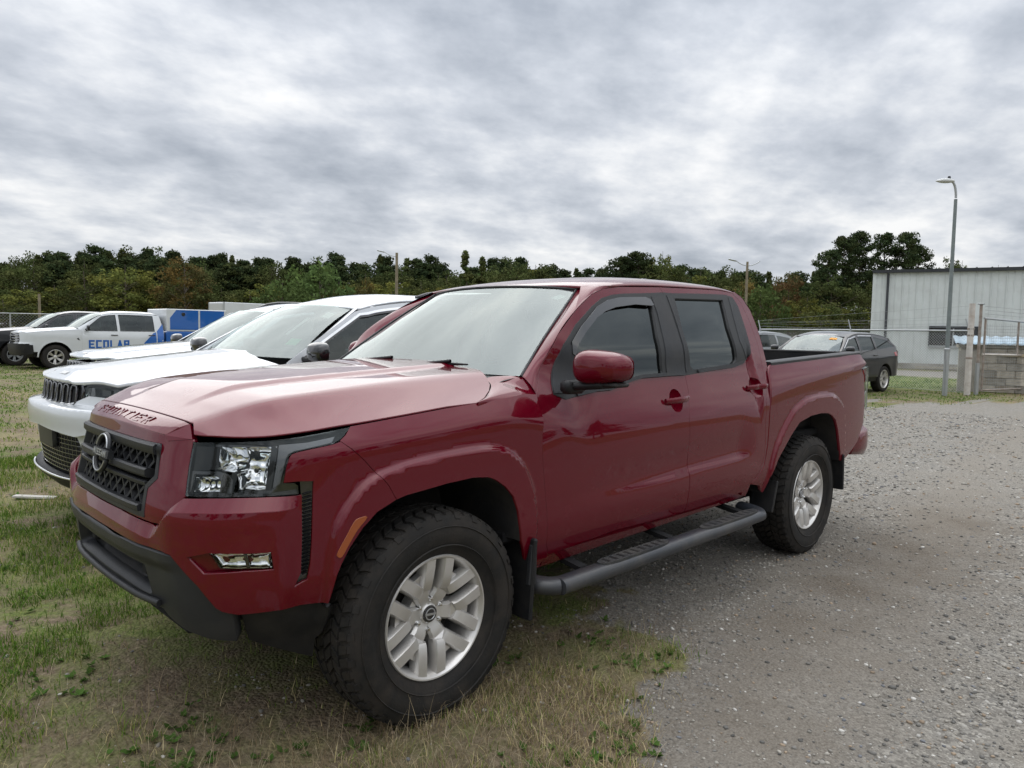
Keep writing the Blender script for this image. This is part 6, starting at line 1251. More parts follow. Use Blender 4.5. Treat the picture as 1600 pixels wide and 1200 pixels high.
# concrete shed with a blue sheet roof
sh = empty('concrete_shed', (-22.15, -2.98, 0)); tag(sh, 'stained concrete block shed with blue corrugated roof behind the gate', 'shed'); sx_ = Vector((-.80, 2.75, 0)); sl = sx_.length; su = sx_/sl; sn = Vector((su.y, -su.x, 0))
if sn.dot(Vector(CAM)-Vector((-22, -2.9, 0))) < 0: sn = -sn
def sp_(u, n, z): return su*u+sn*n+Vector((0, 0, z))
def sbox(u0, u1, n0, n1, z0, z1, nm, mat): return MB().add([sp_(u, n, z) for z in (z0, z1) for u, n in ((u0, n0), (u1, n0), (u1, n1), (u0, n1))], [(3, 2, 1, 0), (4, 5, 6, 7), (0, 1, 5, 4), (1, 2, 6, 5), (2, 3, 7, 6), (3, 0, 4, 7)]).build(nm, mat, sh)
sbox(.02, sl, -2.2, -.03, 0, 1.30, 'core_wall', BLOCKM)
for r_ in range(6):
    for c_ in range(7):
        u0 = .01+c_*.44-(.22 if r_ % 2 else 0); u1 = u0+.425
        if u1 < .1 or u0 > sl: continue
        sbox(max(0, u0), min(sl, u1), -.05, .0+.004*((r_*7+c_) % 3), r_*.205+.01, r_*.205+.20, 'block', BLOCKM if (r_+c_) % 3 else CONC)
sbox(-.05, .38, -.1, .10, 0, 1.16, 'buttress', CONC); sbox(-.05, sl+.1, -2.3, .06, 1.24, 1.32, 'wall_plate', simple('plank', (.36, .33, .28), .9, var=.2)); sbox(1.0, 2.1, .02, .05, 1.02, 1.10, 'lintel', simple('pale_lintel', (.55, .46, .30), .9, var=.2))
V = []; F = []; n = 64
for i in range(n+1):
    u = -.15+(sl+.45)*i/n; z = 1.36+.022*math.sin(i*math.pi/2.6); V += [sp_(u, .22, z), sp_(u, -2.4, z+.22)]
for i in range(n): F.append((2*i, 2*i+2, 2*i+3, 2*i+1))
o = mk('roof_sheet', V, F, ROOFB, sh, smooth=True); m_ = o.modifiers.new('t', 'SOLIDIFY'); m_.thickness = .012
# lamp post
lp = empty('lamp_post', (-19.84, -2.72, 0)); tag(lp, 'tall galvanised lamp post with cobra head rising beside the gate', 'lamp post')
MB().tube([(0, 0, 0), (0, 0, 1.18)], .062, 12).build('base_sleeve', STEEL, lp, 50); MB().tube([(.10, -.02, 0), (.09, -.02, .95)], .02, 8).build('conduit', STEEL, lp, 50); MB().lathe([(.062, 1.16), (.075, 1.17), (.075, 1.22), (.055, 1.24)], 14, 'Z').build('collar', STEEL, lp, 40)
MB().tube([(0, 0, 1.15), (.02, 0, 3.0), (.03, .0, 5.05)], [.052, .046, .040], 12).build('shaft', simple('green_grey_steel', (.20, .23, .23), .5, metal=.3, var=.15), lp, 50)
ad = _r2.copy(); ad.z = 0; ad.normalize(); ad = -ad
arm = [Vector((.03, 0, 5.08))+ad*(.14*(1-math.cos(a)))+Vector((0, 0, .42*math.sin(a))) for a in np.linspace(0, math.pi/2, 9)]
MB().tube(arm, .030, 8).build('arm', STEEL, lp, 50); hc = arm[-1]+ad*.14
V = []; F = []
for i in range(9):
    t = i/8; r = .105*math.sin(math.pi*(.12+.86*t))**.7; c = arm[-1]-ad*.06+ad*(.46*t)
    for k in range(12): a = 2*math.pi*k/12; sdv = Vector((-ad.y, ad.x, 0)); V.append(c+sdv*(r*math.cos(a))+Vector((0, 0, (.075 if math.sin(a) > 0 else .05)*math.sin(a)*r/.105)))
for i in range(8):
    for k in range(12): F.append((i*12+k, i*12+(k+1) % 12, i*12+12+(k+1) % 12, i*12+12+k))
F += [tuple(range(12)), tuple(range(96, 108))]; MB().add(V, F).build('lamp_head', simple('lamp_white', (.62, .63, .62), .5, var=.1), lp, 50); MB().lathe([(0, .07), (.03, .065), (.04, .03), (.04, 0)], 12, 'Z', tuple(arm[-1]+ad*.06+Vector((0, 0, .06)))).build('photocell', DTRIM, lp, 40)
# utility poles with street lamps
def pole(p, h, r, arms, label, nm='utility_pole'):
    o = empty(nm, p); tag(o, label, 'pole'); MB().tube([(0, 0, 0), (0, 0, h*.5), (0, 0, h)], [r, r*.88, r*.75], 10).build('shaft', WOODP, o, 50)
    for sg, ln, hd in arms:
        pts = [Vector((0, 0, h-.30))+(-ad)*sg*ln*t+Vector((0, 0, .35*t*t)) for t in np.linspace(0, 1, 6)]; MB().tube(pts, .032, 6).build('lamp_arm', STEEL, o, 50)
        if hd: MB().box(pts[-1]+(-ad)*sg*.3+Vector((0, 0, .06)), (.62, .22, .11), Matrix.Rotation(math.atan2(ad.y, ad.x), 3, 'Z') @ Matrix.Rotation(R(-12), 3, 'Y'), bev=.04).build('lamp_head', STEEL, o, 40)
    return o
q = PX(620, 395, 60); pole((q.x, q.y, 0), q.z, .145, ((-1, 1.0, True),), 'wooden utility pole with one lamp arm before the trees, left of the windshield')
q = PX(1168, 409, 56); pole((q.x, q.y, 0), q.z, .115, ((-1, .85, True), (1, .95, False)), 'wooden utility pole with two arms, seen over the rear of the pickup cab')
q = PX(61, 459, 41); pole((q.x, q.y, 0), q.z, .085, (), 'thin bare wooden pole by the far fence at left')
# box trailer behind
q = PX(338, 505, 62); bt = empty('box_trailer', (q.x, q.y, 0), R(6)); tag(bt, 'plain white box trailer far behind the silver white sport utility', 'trailer')
MB().box((-3.2, 0, 2.35), (6.4, 2.4, 2.35), bev=.04).build('box', WHITE, bt); MB().box((.012, 0, 2.35), (.03, 2.2, 2.1), bev=.005).build('front_wall', simple('trailer_grey', (.52, .53, .53), .5), bt); MB().box((-3.0, 0, 1.05), (6.0, 1.0, .2)).build('chassis', DTRIM, bt)
for x in (-4.6, -5.6): [MB().lathe([(.2, -.12), (.45, -.12), (.48, -.08), (.48, .08), (.45, .12), (.2, .12)], 20, 'Y', (x, y, .48)).build('wheel', RUBBER, bt, 40) for y in (.95, -.95)]
for y in (1.19, -1.19): MB().box((-.03, y, 2.35), (.10, .06, 2.36)).build('corner_post', STEEL, bt)
# low office behind the photographer, seen only mirrored in paint and glass
of = empty('low_office', (4.0, 30.0, 0)); tag(of, 'low pale building mirrored in the pickup windows', 'building'); MB().box((0, 0, 1.5), (16, 8, 3.0)).build('wall', simple('office_wall', (.45, .42, .38), .8), of); MB().box((0, 0, 3.5), (17, 9, 1.0), taper=(.8, .4)).build('roof', simple('office_roof', (.06, .06, .065), .8), of)
for x in (-6, -2, 2, 6): MB().box((x, -4.02, 1.6), (1.6, .08, 1.3)).build('window', simple('office_pane', (.02, .022, .025), .1), of)
# ------------------------------------------------------------------ trees
def leafmat(name):
    m, t = newmat(name); s = NT(t); at = s.n('ShaderNodeAttribute', attribute_name='col'); oi = s.n('ShaderNodeObjectInfo')
    hs = s.n('ShaderNodeHueSaturation'); s.l(at.outputs['Color'], hs.inputs['Color']); s.l(s.math('ADD', s.math('MULTIPLY', oi.outputs['Random'], .016), .494), hs.inputs['Hue']); s.l(s.math('ADD', s.math('MULTIPLY', oi.outputs['Random'], .4), .8), hs.inputs['Value'])
    d = s.n('ShaderNodeBsdfDiffuse'); s.l(hs.outputs[0], d.inputs[0]); tl = s.n('ShaderNodeBsdfTranslucent'); s.l(hs.outputs[0], tl.inputs[0]); mx_ = s.n('ShaderNodeMixShader'); mx_.inputs[0].default_value = .22; s.l(d.outputs[0], mx_.inputs[1]); s.l(tl.outputs[0], mx_.inputs[2]); s.out(mx_); return m
LEAF = leafmat('foliage'); BARK = simple('bark', (.10, .082, .062), .95, var=.35, scale=4, bump=.6, bscale=14)
def setcol(o, C_):
    a = o.data.color_attributes.new('col', 'FLOAT_COLOR', 'POINT'); c = np.ones((len(C_), 4), np.float32); c[:, :3] = C_; a.data.foreach_set('color', c.ravel())
def leaves(centres, radii, per, size, cols, flat=.5, droop=0.):
    n = len(centres)*per; c = np.repeat(centres, per, 0); r = np.repeat(radii, per); d = rng.normal(size=(n, 3)); d /= np.linalg.norm(d, axis=1, keepdims=True)
    p = c+d*(r*rng.uniform(.25, 1, n)**.6)[:, None]*np.array([1, 1, flat]); a = rng.normal(size=(n, 3)); a /= np.linalg.norm(a, axis=1, keepdims=True); b = np.cross(a, d+.3*rng.normal(size=(n, 3))); b /= np.linalg.norm(b, axis=1, keepdims=True)+1e-9
    s = size*rng.uniform(.55, 1.25, n)[:, None]; V = np.stack([p-a*s-b*s*.35, p+a*s*.2-b*s*.6, p+a*s+b*s*.3, p-a*s*.1+b*s*.65], 1)
    k = rng.integers(0, len(cols), len(centres)); cc = np.array(cols)[np.repeat(k, per)]*rng.uniform(.65, 1.35, n)[:, None]
    return V.reshape(-1, 3), np.repeat(cc, 4, 0)
def make_tree(name, h, crown0, rad, nclump, per, size, cols, kind, trunk_r=.2, seed=0):
    global rng; rng = np.random.default_rng(seed); root = empty(name); C_ = []; Rd = []
    limbs = MB(); lean = rng.normal(size=2)*.02*h
    tp = [Vector((lean[0]*t*t, lean[1]*t*t, h*.96*t)) for t in np.linspace(0, 1, 7)]; limbs.tube(tp, [trunk_r*(1-.85*t) for t in np.linspace(0, 1, 7)], 7)
    for i in range(nclump):
        if kind == 'pine':
            t = rng.uniform(crown0, 1.0)**.85; z = h*t; rr = rad*(1.05-(t-crown0)/(1-crown0))**.55*rng.uniform(.25, 1.0); cr = rng.uniform(.6, 1.1)*rad*.34
        elif kind == 'openpine':
            t = rng.uniform(crown0, 1.0)**.9; z = h*t; rr = rad*(1.06-(t-crown0)/(1-crown0))**.5*rng.uniform(.12, 1.0)**.7; cr = rng.uniform(.5, 1.0)*rad*.22
        elif kind == 'spire':
            t = rng.uniform(crown0, 1.0); z = h*t; rr = rad*(1.02-(t-crown0)/(1-crown0))*rng.uniform(.4, 1.0); cr = rad*.26*rng.uniform(.6, 1)
        else:
            u = rng.normal(size=3); u /= np.linalg.norm(u); q = rng.uniform(.35, 1.0)**.5; zc_ = h*(crown0+1)/2; z = zc_+u[2]*q*h*(1-crown0)/2*.96; rr = np.hypot(u[0], u[1])*q*rad*(1+.18*math.sin(3*math.atan2(u[1], u[0])+seed)); cr = rad*.30*rng.uniform(.6, 1.1)
        a = rng.uniform(0, 2*math.pi); tt = min(1, z/h); c = np.array([lean[0]*tt*tt+rr*math.cos(a), lean[1]*tt*tt+rr*math.sin(a), z]); C_.append(c); Rd.append(cr)
        if i % 2 == 0: zt = max(h*crown0*.7, z-rr*.6); t2 = min(.97, zt/h); limbs.tube([Vector((lean[0]*t2*t2, lean[1]*t2*t2, zt)), Vector(c)*.5+Vector((lean[0]*t2*t2, lean[1]*t2*t2, zt))*.5+Vector((0, 0, .1)), Vector(c)], [trunk_r*.35*(1-.6*t2), trunk_r*.2*(1-.6*t2), .02], 5)
    V, cc = leaves(np.array(C_), np.array(Rd), per, size, cols, .62 if 'pine' in kind else .8)
    o = mk_fast('crown', V, np.arange(len(V)).reshape(-1, 4), LEAF, root); setcol(o, cc); limbs.build('trunk', BARK, root, 60, fix=False); return root
PINE = [(.046, .066, .030), (.056, .076, .032), (.040, .058, .028), (.068, .082, .036)]; OAK = [(.085, .100, .036), (.070, .088, .032), (.105, .112, .042), (.075, .085, .034)]
GOLD = [(.16, .118, .045), (.175, .122, .042), (.125, .108, .045), (.105, .104, .042)]; LIME = [(.15, .155, .042), (.125, .14, .042), (.165, .16, .046)]; BRIGHT = [(.090, .130, .045), (.105, .145, .048), (.080, .112, .040)]; RUSSET = [(.15, .090, .045), (.125, .095, .045), (.11, .10, .042)]
protos = {'pine1': make_tree('pine_tree', 17, .22, 3.6, 96, 62, .25, PINE, 'pine', .24, 1), 'pine2': make_tree('pine_tree', 18, .25, 3.3, 92, 62, .25, PINE, 'pine', .25, 2), 'pine3': make_tree('pine_tree', 16, .2, 3.9, 100, 62, .25, PINE+OAK[:1], 'pine', .24, 3),
 'oak1': make_tree('broadleaf_tree', 13, .10, 4.2, 88, 62, .20, OAK, 'round', .22, 4), 'oak2': make_tree('broadleaf_tree', 12, .08, 3.8, 84, 62, .20, OAK+LIME[:1], 'round', .22, 5), 'gold': make_tree('autumn_tree', 12.5, .10, 3.9, 84, 62, .20, GOLD, 'round', .2, 6), 'lime': make_tree('yellowing_tree', 12.5, .12, 4.0, 84, 62, .20, LIME, 'round', .2, 7),
 'spire': make_tree('spire_tree', 15, .06, 2.4, 62, 44, .24, OAK+BRIGHT[:1], 'spire', .2, 8), 'bright': make_tree('leafy_shrub', 7.0, .03, 3.6, 64, 48, .20, BRIGHT, 'round', .14, 9), 'russet': make_tree('russet_tree', 12, .10, 3.8, 80, 60, .20, RUSSET, 'round', .2, 10), 'pineB': make_tree('tall_pine', 18, .36, 4.4, 190, 52, .17, PINE, 'openpine', .3, 11)}
used = set(); rt = np.random.default_rng(33)
def put_tree(kind, px, top, D, label, group, hs=None, base=None):
    h0 = {'pine1': 17, 'pine2': 18, 'pine3': 16, 'oak1': 13, 'oak2': 12, 'gold': 12.5, 'lime': 12.5, 'spire': 15, 'bright': 7.0, 'russet': 12, 'pineB': 18}[kind]
    q = PX(px, top, D); sc = max(.35, q.z/h0*1.0); o = protos[kind] if kind not in used else copy_tree(protos[kind]); used.add(kind)
    w = sc if hs is None else hs; o.location = (q.x, q.y, 0); o.scale = (w, w, sc); o.rotation_euler = (0, 0, rt.uniform(0, 6.28)); tag(o, label, 'tree', group); return o
sky_line = [(0, 408), (40, 395), (75, 388), (115, 390), (150, 387), (178, 386), (208, 388), (240, 390), (275, 388), (300, 393), (330, 392), (360, 400), (400, 398), (440, 396), (470, 404), (510, 396), (535, 398), (560, 404), (590, 402), (640, 402), (660, 400), (690, 412), (730, 395), (745, 402), (775, 407), (810, 404), (840, 412), (870, 418), (900, 420), (930, 425), (960, 405), (1000, 396), (1035, 388), (1060, 420), (1090, 418), (1130, 418), (1170, 418), (1210, 424), (1250, 426)]
top_at = lambda x: float(np.interp(x, [p[0] for p in sky_line], [p[1] for p in sky_line]))
G1 = 'trees forming the far skyline'; G2 = 'broadleaf trees along the edge of the far wood'; G3 = 'trees massed within the far wood'
for x in np.arange(-110, 1300, 17.):                                   # back row sets the skyline
    if 700 < x < 760 or 960 < x < 1050: continue
    put_tree(['pine1', 'pine2', 'pine3', 'oak1', 'spire', 'pine2'][int(rt.integers(6))], x+rt.uniform(-8, 8), top_at(x)+rt.uniform(-4, 13), 128+rt.uniform(-8, 8), 'dark tree in the far wood, its top on the skyline', G1, hs=rt.uniform(.7, 1.1))
for x in np.arange(-45, 1300, 34.): put_tree(['pine3', 'pine1', 'oak1'][int(rt.integers(3))], x+rt.uniform(-9, 9), top_at(x)+12+rt.uniform(-6, 12), 116+rt.uniform(-5, 5), 'dark tree within the far wood, below the skyline crowns', G3, hs=.95)
for x in np.arange(-30, 1280, 38.):                                    # lower broadleaf edge
    put_tree(['oak1', 'oak2', 'oak1', 'oak2', 'lime' if rt.uniform() < .25 else 'oak2'][int(rt.integers(5))], x+rt.uniform(-12, 12), top_at(x)+38+rt.uniform(-10, 22), 102+rt.uniform(-6, 6), 'green broadleaf tree at the front edge of the far wood', G2, hs=rt.uniform(.8, 1.05))
for x in np.arange(690, 1290, 24.): put_tree(['oak1', 'oak2', 'pine3'][int(rt.integers(3))], x+rt.uniform(-6, 6), top_at(x)+13+rt.uniform(-3, 9), 124+rt.uniform(-4, 4), 'dark tree within the far wood, below the skyline crowns', G3, hs=1.1)
put_tree('lime', 195, 408, 98, 'yellow green tree in the far wood left of the orange one', None, hs=1.0)
put_tree('gold', 288, 401, 98, 'orange autumn tree in the far wood above the service pickup', None, hs=.95)
put_tree('gold', 570, 434, 96, 'small gold bush in the far wood left of the lamp pole', None, hs=.42)
put_tree('bright', 440, 432, 80, 'bright green leafy shrub above the white sport utility roof', None, hs=1.0)
put_tree('bright', 500, 402, 92, 'taller bright green tree right behind the leafy shrub', None, hs=1.25)
put_tree('spire', 733, 393, 92, 'pointed spire shaped tree left above the pickup windshield', None, hs=.85); put_tree('spire', 748, 403, 95, 'shorter pointed tree just right of the spire shaped one', None, hs=.8)
put_tree('lime', 690, 440, 90, 'low yellowish tree below the spire shaped tree', None, hs=.55)
put_tree('oak1', 800, 404, 100, 'dark rounded tree right of the spire trees over the windshield', None, hs=.9); put_tree('oak2', 835, 408, 101, 'dark rounded tree second right of the spire trees', None, hs=.85)
for x, t, k, l in ((968, 402, 'pineB', 'dark pine left of the pair of pines behind the pickup roof'), (1000, 394, 'pineB', 'dark tall pine behind the middle of the pickup roof'), (1033, 404, 'oak1', 'dark rounded tree behind the pickup roof antenna')): put_tree(k, x, t, 84, l, None, hs=.8)
put_tree('lime', 1036, 386, 88, 'pale yellow green treetop above the dark trees behind the roof', None, hs=.45)
put_tree('russet', 1063, 428, 88, 'reddish tree behind the rear of the pickup roof', None, hs=.5); put_tree('oak2', 1095, 418, 88, 'green tree behind the rear of the pickup roof', None, hs=.7); put_tree('oak1', 1140, 416, 90, 'green tree just left of the two armed pole', None, hs=.7)
put_tree('gold', 1160, 436, 80, 'orange brown tree behind the two armed pole', None, hs=.65); put_tree('bright', 1190, 440, 70, 'green tree right of the two armed pole', None, hs=.8); put_tree('russet', 1235, 424, 82, 'russet tree between the two armed pole and the tall pines', None, hs=.6); put_tree('lime', 1262, 460, 72, 'olive tree left below the tall pines', None, hs=.55)
for x, t, D, l in ((1292, 392, 74, 'leftmost of the tall pines beside the metal building'), (1318, 370, 76, 'tall pine second from left beside the metal building'), (1348, 363, 78, 'highest of the tall pines beside the metal building'), (1385, 366, 80, 'tall pine just right of the highest one, over the building corner'), (1415, 364, 78, 'tall pine rightmost of the stand over the building'), (1440, 384, 82, 'short pine at the right end of the tall stand over the roof')): put_tree('pineB', x, t, D, l, None, hs=.62)
for x, t, D, l in ((1300, 430, 72, 'dark undergrowth tree below the leftmost tall pine'), (1335, 445, 74, 'dark undergrowth tree below the highest tall pine'), (1370, 420, 77, 'dark undergrowth tree by the building corner')): put_tree('oak1', x, t, D, l, None, hs=.6)
for x, t, D, l in ((1285, 486, 58, 'low shrub by the fence left of the tall pines'), (1318, 480, 60, 'low shrub by the fence below the tall pines'), (1350, 484, 60, 'low shrub by the fence at the building corner')): put_tree('oak2', x, t, D, l, None, hs=.42)
put_tree('oak1', 1480, 402, 90, 'dark treetop over the building roof left of the lamp post', None, hs=.6); put_tree('oak2', 1505, 401, 92, 'dark treetop over the building roof right of the lamp post', None, hs=.5); put_tree('lime', 1560, 408, 92, 'pale treetop over the building roof near the right edge', None, hs=.5)
for i, (x, y) in enumerate([(-30, 52), (-20, 56), (-11, 50), (-3, 58), (12, 54), (22, 50), (33, 52), (42, 44), (50, 34), (54, 22), (56, 10), (52, -4), (-38, 46), (-45, 36)]):
    o = copy_tree(protos[['oak1', 'pine3', 'oak2', 'pine1'][i % 4]]); o.location = (x, y, 0); s_ = rt.uniform(.7, 1.0); o.scale = (s_*1.3, s_*1.3, s_); o.rotation_euler = (0, 0, rt.uniform(0, 6)); tag(o, 'tree of the wood behind the photographer, mirrored in the paint', 'tree', 'trees behind the photographer')
# ------------------------------------------------------------------ ground
GRAV = [(3.2, 4.6), (1.3, 3.05), (.55, 2.35), (-.25, 1.72), (-.50, 1.45), (-.90, 1.18), (-1.15, .72), (-1.55, .22), (-2.1, -.3), (-2.9, -.9), (-5, -1.9), (-10, -2.6), (-14, -2.95), (-16.4, -2.95), (-18.2, -2.0), (-19.8, -1.1), (-24, .6), (-40, 3), (-60, 9), (-20, 8.2), (-4, 7.2), (3, 7.6), (9, 9)]  # far edge pulled in; unseen grass behind the camera shaped to darken reflections
LAWN = [(-21.2, -3.0), (-22.2, -8.9), (-31.5, -12.2), (-28.5, -4.4)]
YARD = [(-28.8, -4.2), (-31.8, -12.5), (-37.0, -14), (-36.2, -8.5), (-40, -1), (-30, 2)]
def vnoise(x, y, sc, seed=0):
    x = np.asarray(x)/sc; y = np.asarray(y)/sc; xi = np.floor(x).astype(np.int64); yi = np.floor(y).astype(np.int64); fx = x-xi; fy = y-yi; fx = fx*fx*(3-2*fx); fy = fy*fy*(3-2*fy)
    def hsh(a, b): n = (a*374761393+b*668265263+seed*144665) & 0x7fffffff; n = (n ^ (n >> 13))*1274126177 & 0x7fffffff; return ((n ^ (n >> 16)) & 0xffff)/65535.
    return (hsh(xi, yi)*(1-fx)+hsh(xi+1, yi)*fx)*(1-fy)+(hsh(xi, yi+1)*(1-fx)+hsh(xi+1, yi+1)*fx)*fy
def fbm(x, y, sc, seed=0, o=4): return sum(vnoise(x, y, sc/2**i, seed+i)*.5**(i+1) for i in range(o))/(1-.5**o)
def gravel_mask(x, y):
    d = polydist(x, y, GRAV); d2 = polydist(x, y, YARD); w = np.clip(np.hypot(x-CAM[0], y-CAM[1])*.07, .30, 1.2)
    m = sst(-.62, .62, d/w+(fbm(x, y, .55, 3)-.5)*2.6+(fbm(x, y, .13, 4)-.5)*1.7); m = np.maximum(m, sst(-.5, .5, d2+(fbm(x, y, .8, 5)-.5)))
    patch = sst(.35, .0, np.hypot((x-.96)/.36, (y-1.50)/.20)-1+(fbm(x, y, .18, 9)-.5)*1.6)*.75      # thin bare spot ahead of the bumper
    p2 = sst(.3, 0, np.hypot((x-.72)/.18, (y-1.35)/.09)-1+(fbm(x, y, .12, 12)-.5)*1.5)*.9
    return np.maximum(np.maximum(m, patch*.8), p2)
def dry_mask(x, y): return np.clip((fbm(x, y, 1.1, 21)-.32)*2.1, 0, 1)
def height(x, y): r = np.hypot(x-CAM[0], y-CAM[1]); k = 1/(1+(r/9)**2); return ((fbm(x, y, .45, 31)-.5)*.030+(fbm(x, y, .09, 41, 2)-.5)*.010)*k-.004
def axis(lo, a, b, hi, st, g=1.10):
    m = list(np.arange(a, b, st)); s = st; q = b
    while q < hi: m.append(q); s *= g; q += s
    m.append(hi); s = st; q = a; l = []
    while q > lo: s *= g; q -= s; l.append(q)
    l.append(lo); return np.array(sorted(set(l+m)))
gx = axis(-700, -4.4, 2.2, 700, .045); gy = axis(-700, -2.6, 3.3, 700, .045); XX, YY = np.meshgrid(gx, gy, indexing='ij'); xx, yy = XX.ravel(), YY.ravel()
zz = height(xx, yy); nx_, ny_ = len(gx), len(gy); I = np.arange(nx_*ny_).reshape(nx_, ny_); Fq = np.stack([I[:-1, :-1], I[1:, :-1], I[1:, 1:], I[:-1, 1:]], -1).reshape(-1, 4)
m, t = newmat('ground'); s = NT(t); at = s.n('ShaderNodeAttribute', attribute_name='col'); sep = s.n('ShaderNodeSeparateColor'); s.l(at.outputs['Color'], sep.inputs[0]); co = s.coord()
def vor(scale, feat='F1', out='Distance', rnd=1.):
    v = s.n('ShaderNodeTexVoronoi', feature=feat); v.inputs['Scale'].default_value = scale; v.inputs['Randomness'].default_value = rnd; s.l(co, v.inputs['Vector']); return v.outputs[out]
big = s.noise(.55, 5, .6, co); mid = s.noise(3.2, 5, .62, co, .3); fine = s.noise(38., 4, .65, co)
stone = s.ramp(vor(66., out='Color'), [(.0, (.060, .058, .053)), (.3, (.145, .139, .126)), (.58, (.262, .25, .225)), (.82, (.385, .365, .32)), (1., (.57, .555, .52))])
stone2 = s.ramp(vor(135., out='Color'), [(.0, (.078, .073, .064)), (.5, (.215, .20, .175)), (1., (.41, .385, .335))])
dust = s.ramp(s.noise(120., 3, .7, co), [(.3, (.140, .122, .098)), (.5, (.228, .204, .17)), (.7, (.33, .305, .262))])
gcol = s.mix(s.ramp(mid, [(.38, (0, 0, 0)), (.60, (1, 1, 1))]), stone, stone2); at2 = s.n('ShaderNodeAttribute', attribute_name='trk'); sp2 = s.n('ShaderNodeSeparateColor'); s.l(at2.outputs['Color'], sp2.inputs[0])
gcol = s.mix(s.ramp(s.math('ADD', s.math('MULTIPLY', s.noise(1.3, 6, .65, co, .4), .9), s.math('MULTIPLY', sp2.outputs[0], .30)), [(.42, (.10,)*3), (.78, (.85,)*3)]), gcol, dust)
dirt = s.ramp(s.noise(75., 5, .7, co), [(.28, (.062, .048, .035)), (.5, (.128, .104, .078)), (.75, (.225, .195, .155))]); gcol = s.mix(s.math('MULTIPLY', sp2.outputs[2], s.ramp(mid, [(.3, (.5,)*3), (.6, (1, 1, 1))]), True), gcol, dirt)  # brown dirt strip whose darkness also carries the pickup's shade
soil = s.ramp(s.noise(26., 5, .7, co), [(.3, (.075, .055, .038)), (.55, (.185, .14, .095)), (.8, (.34, .27, .195))])
turf = s.ramp(s.noise(60., 4, .7, co), [(.3, (.050, .062, .018)), (.5, (.125, .158, .040)), (.7, (.215, .235, .075)), (.85, (.36, .31, .15))])
hay = s.ramp(s.noise(50., 4, .7, co), [(.3, (.14, .105, .058)), (.6, (.31, .25, .145)), (.85, (.46, .39, .25))])
gr_ = s.mix(s.ramp(s.math('ADD', s.math('MULTIPLY', sep.outputs[1], .75), s.math('MULTIPLY', mid, .45)), [(.42, (0, 0, 0)), (.85, (.8,)*3)]), turf, hay)
gr_ = s.mix(s.ramp(s.noise(2.3, 6, .70, co, .5), [(.42, (0, 0, 0)), (.60, (.95,)*3)]), gr_, soil); gr_ = s.mix(s.math('MULTIPLY', sp2.outputs[1], s.ramp(s.noise(5., 6, .7, co, .4), [(.36, (.25,)*3), (.58, (1, 1, 1))]), True), gr_, soil); gr_ = s.mix(sep.outputs[2], gr_, s.mix(.35, turf, (.15, .20, .035)))
fac = s.ramp(s.math('ADD', sep.outputs[0], s.math('MULTIPLY', s.math('SUBTRACT', fine, .5), .55)), [(.36, (0, 0, 0)), (.62, (1, 1, 1))])
colr = s.mix(fac, gr_, gcol); colr = s.mix(s.math('MULTIPLY', s.math('SUBTRACT', big, .3, True), .5), colr, (.20, .185, .16), 'MULTIPLY') if False else colr
bh = s.math('ADD', s.math('MULTIPLY', vor(66.), -.6), s.math('MULTIPLY', fine, .6)); nb = s.bump(bh, .9, .014)
bs = s.bsdf(Base_Color=colr, Roughness=.92, Specular_IOR_Level=.25, Normal=nb); s.out(bs)
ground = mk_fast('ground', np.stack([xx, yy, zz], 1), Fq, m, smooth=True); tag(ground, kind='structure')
lawn = sst(-.3, .5, polydist(xx, yy, LAWN)+(fbm(xx, yy, .7, 8)-.5)); setcol(ground, np.stack([gravel_mask(xx, yy)*(1-lawn), dry_mask(xx, yy), lawn], 1))
def bare_soil(x, y): return np.clip(sst(1.9, .5, np.hypot((x-.62)/1.0, (y-1.05)/1.0))*(.30+1.25*fbm(x, y, .35, 99)), 0, 1)
def track(x, y):                                                # packed wheel tracks and the worn strip beside the pickup
    wob = (fbm(x, y, 1.3, 91)-.5)*.7; t = np.zeros_like(x)
    for y0, wd in ((1.55, .38), (3.3, .34), (5.0, .36)): t = np.maximum(t, np.exp(-((y-y0-.10*(x+2)+wob)/wd)**2))
    return np.clip(t*(.55+.9*fbm(x, y, .5, 95)), 0, 1)
_a = ground.data.color_attributes.new('trk', 'FLOAT_COLOR', 'POINT'); _c = np.ones((len(xx), 4), np.float32); _c[:, 0] = track(xx, yy); _c[:, 1] = bare_soil(xx, yy); _c[:, 2] = np.clip(.62*np.exp(-((yy-1.35)/.75)**2)*sst(.6, -.6, xx)*sst(-7., -4.5, xx)*(.5+1.1*fbm(xx, yy, .45, 97)), 0, 1); _a.data.foreach_set('color', _c.ravel())  # blue: dirt strip beside the pickup, part of its darkness painted shade
# ------------------------------------------------------------------ loose stones, grass, stalks, weeds
r2 = np.random.default_rng(5)
def in_view(x, y, z=0., mpx=60):
    d = np.stack([x, y, np.zeros_like(x)+z], -1)-CAM; f = np.array(_fw); w = d@f; u = 800+1150.31*(d@np.array(_r2))/np.maximum(w, .01); v = 600-1150.31*(d@np.array(_u2))/np.maximum(w, .01); return (w > .2) & (u > -mpx) & (u < 1600+mpx) & (v > 300) & (v < 1200+mpx*2.5)
def scatter(n, rmin, rmax, power):
    rr = rmin+(rmax-rmin)*r2.uniform(0, 1, n)**power; th = YAW+r2.uniform(-R(44), R(44), n); x = CAM[0]+rr*np.cos(th); y = CAM[1]+rr*np.sin(th); k = in_view(x, y); return x[k], y[k], rr[k]
ATTR, ta = newmat('scatter_colour'); sa = NT(ta); aa = sa.n('ShaderNodeAttribute', attribute_name='col'); sa.out(sa.bsdf(Base_Color=aa.outputs['Color'], Roughness=.85, Specular_IOR_Level=.3))
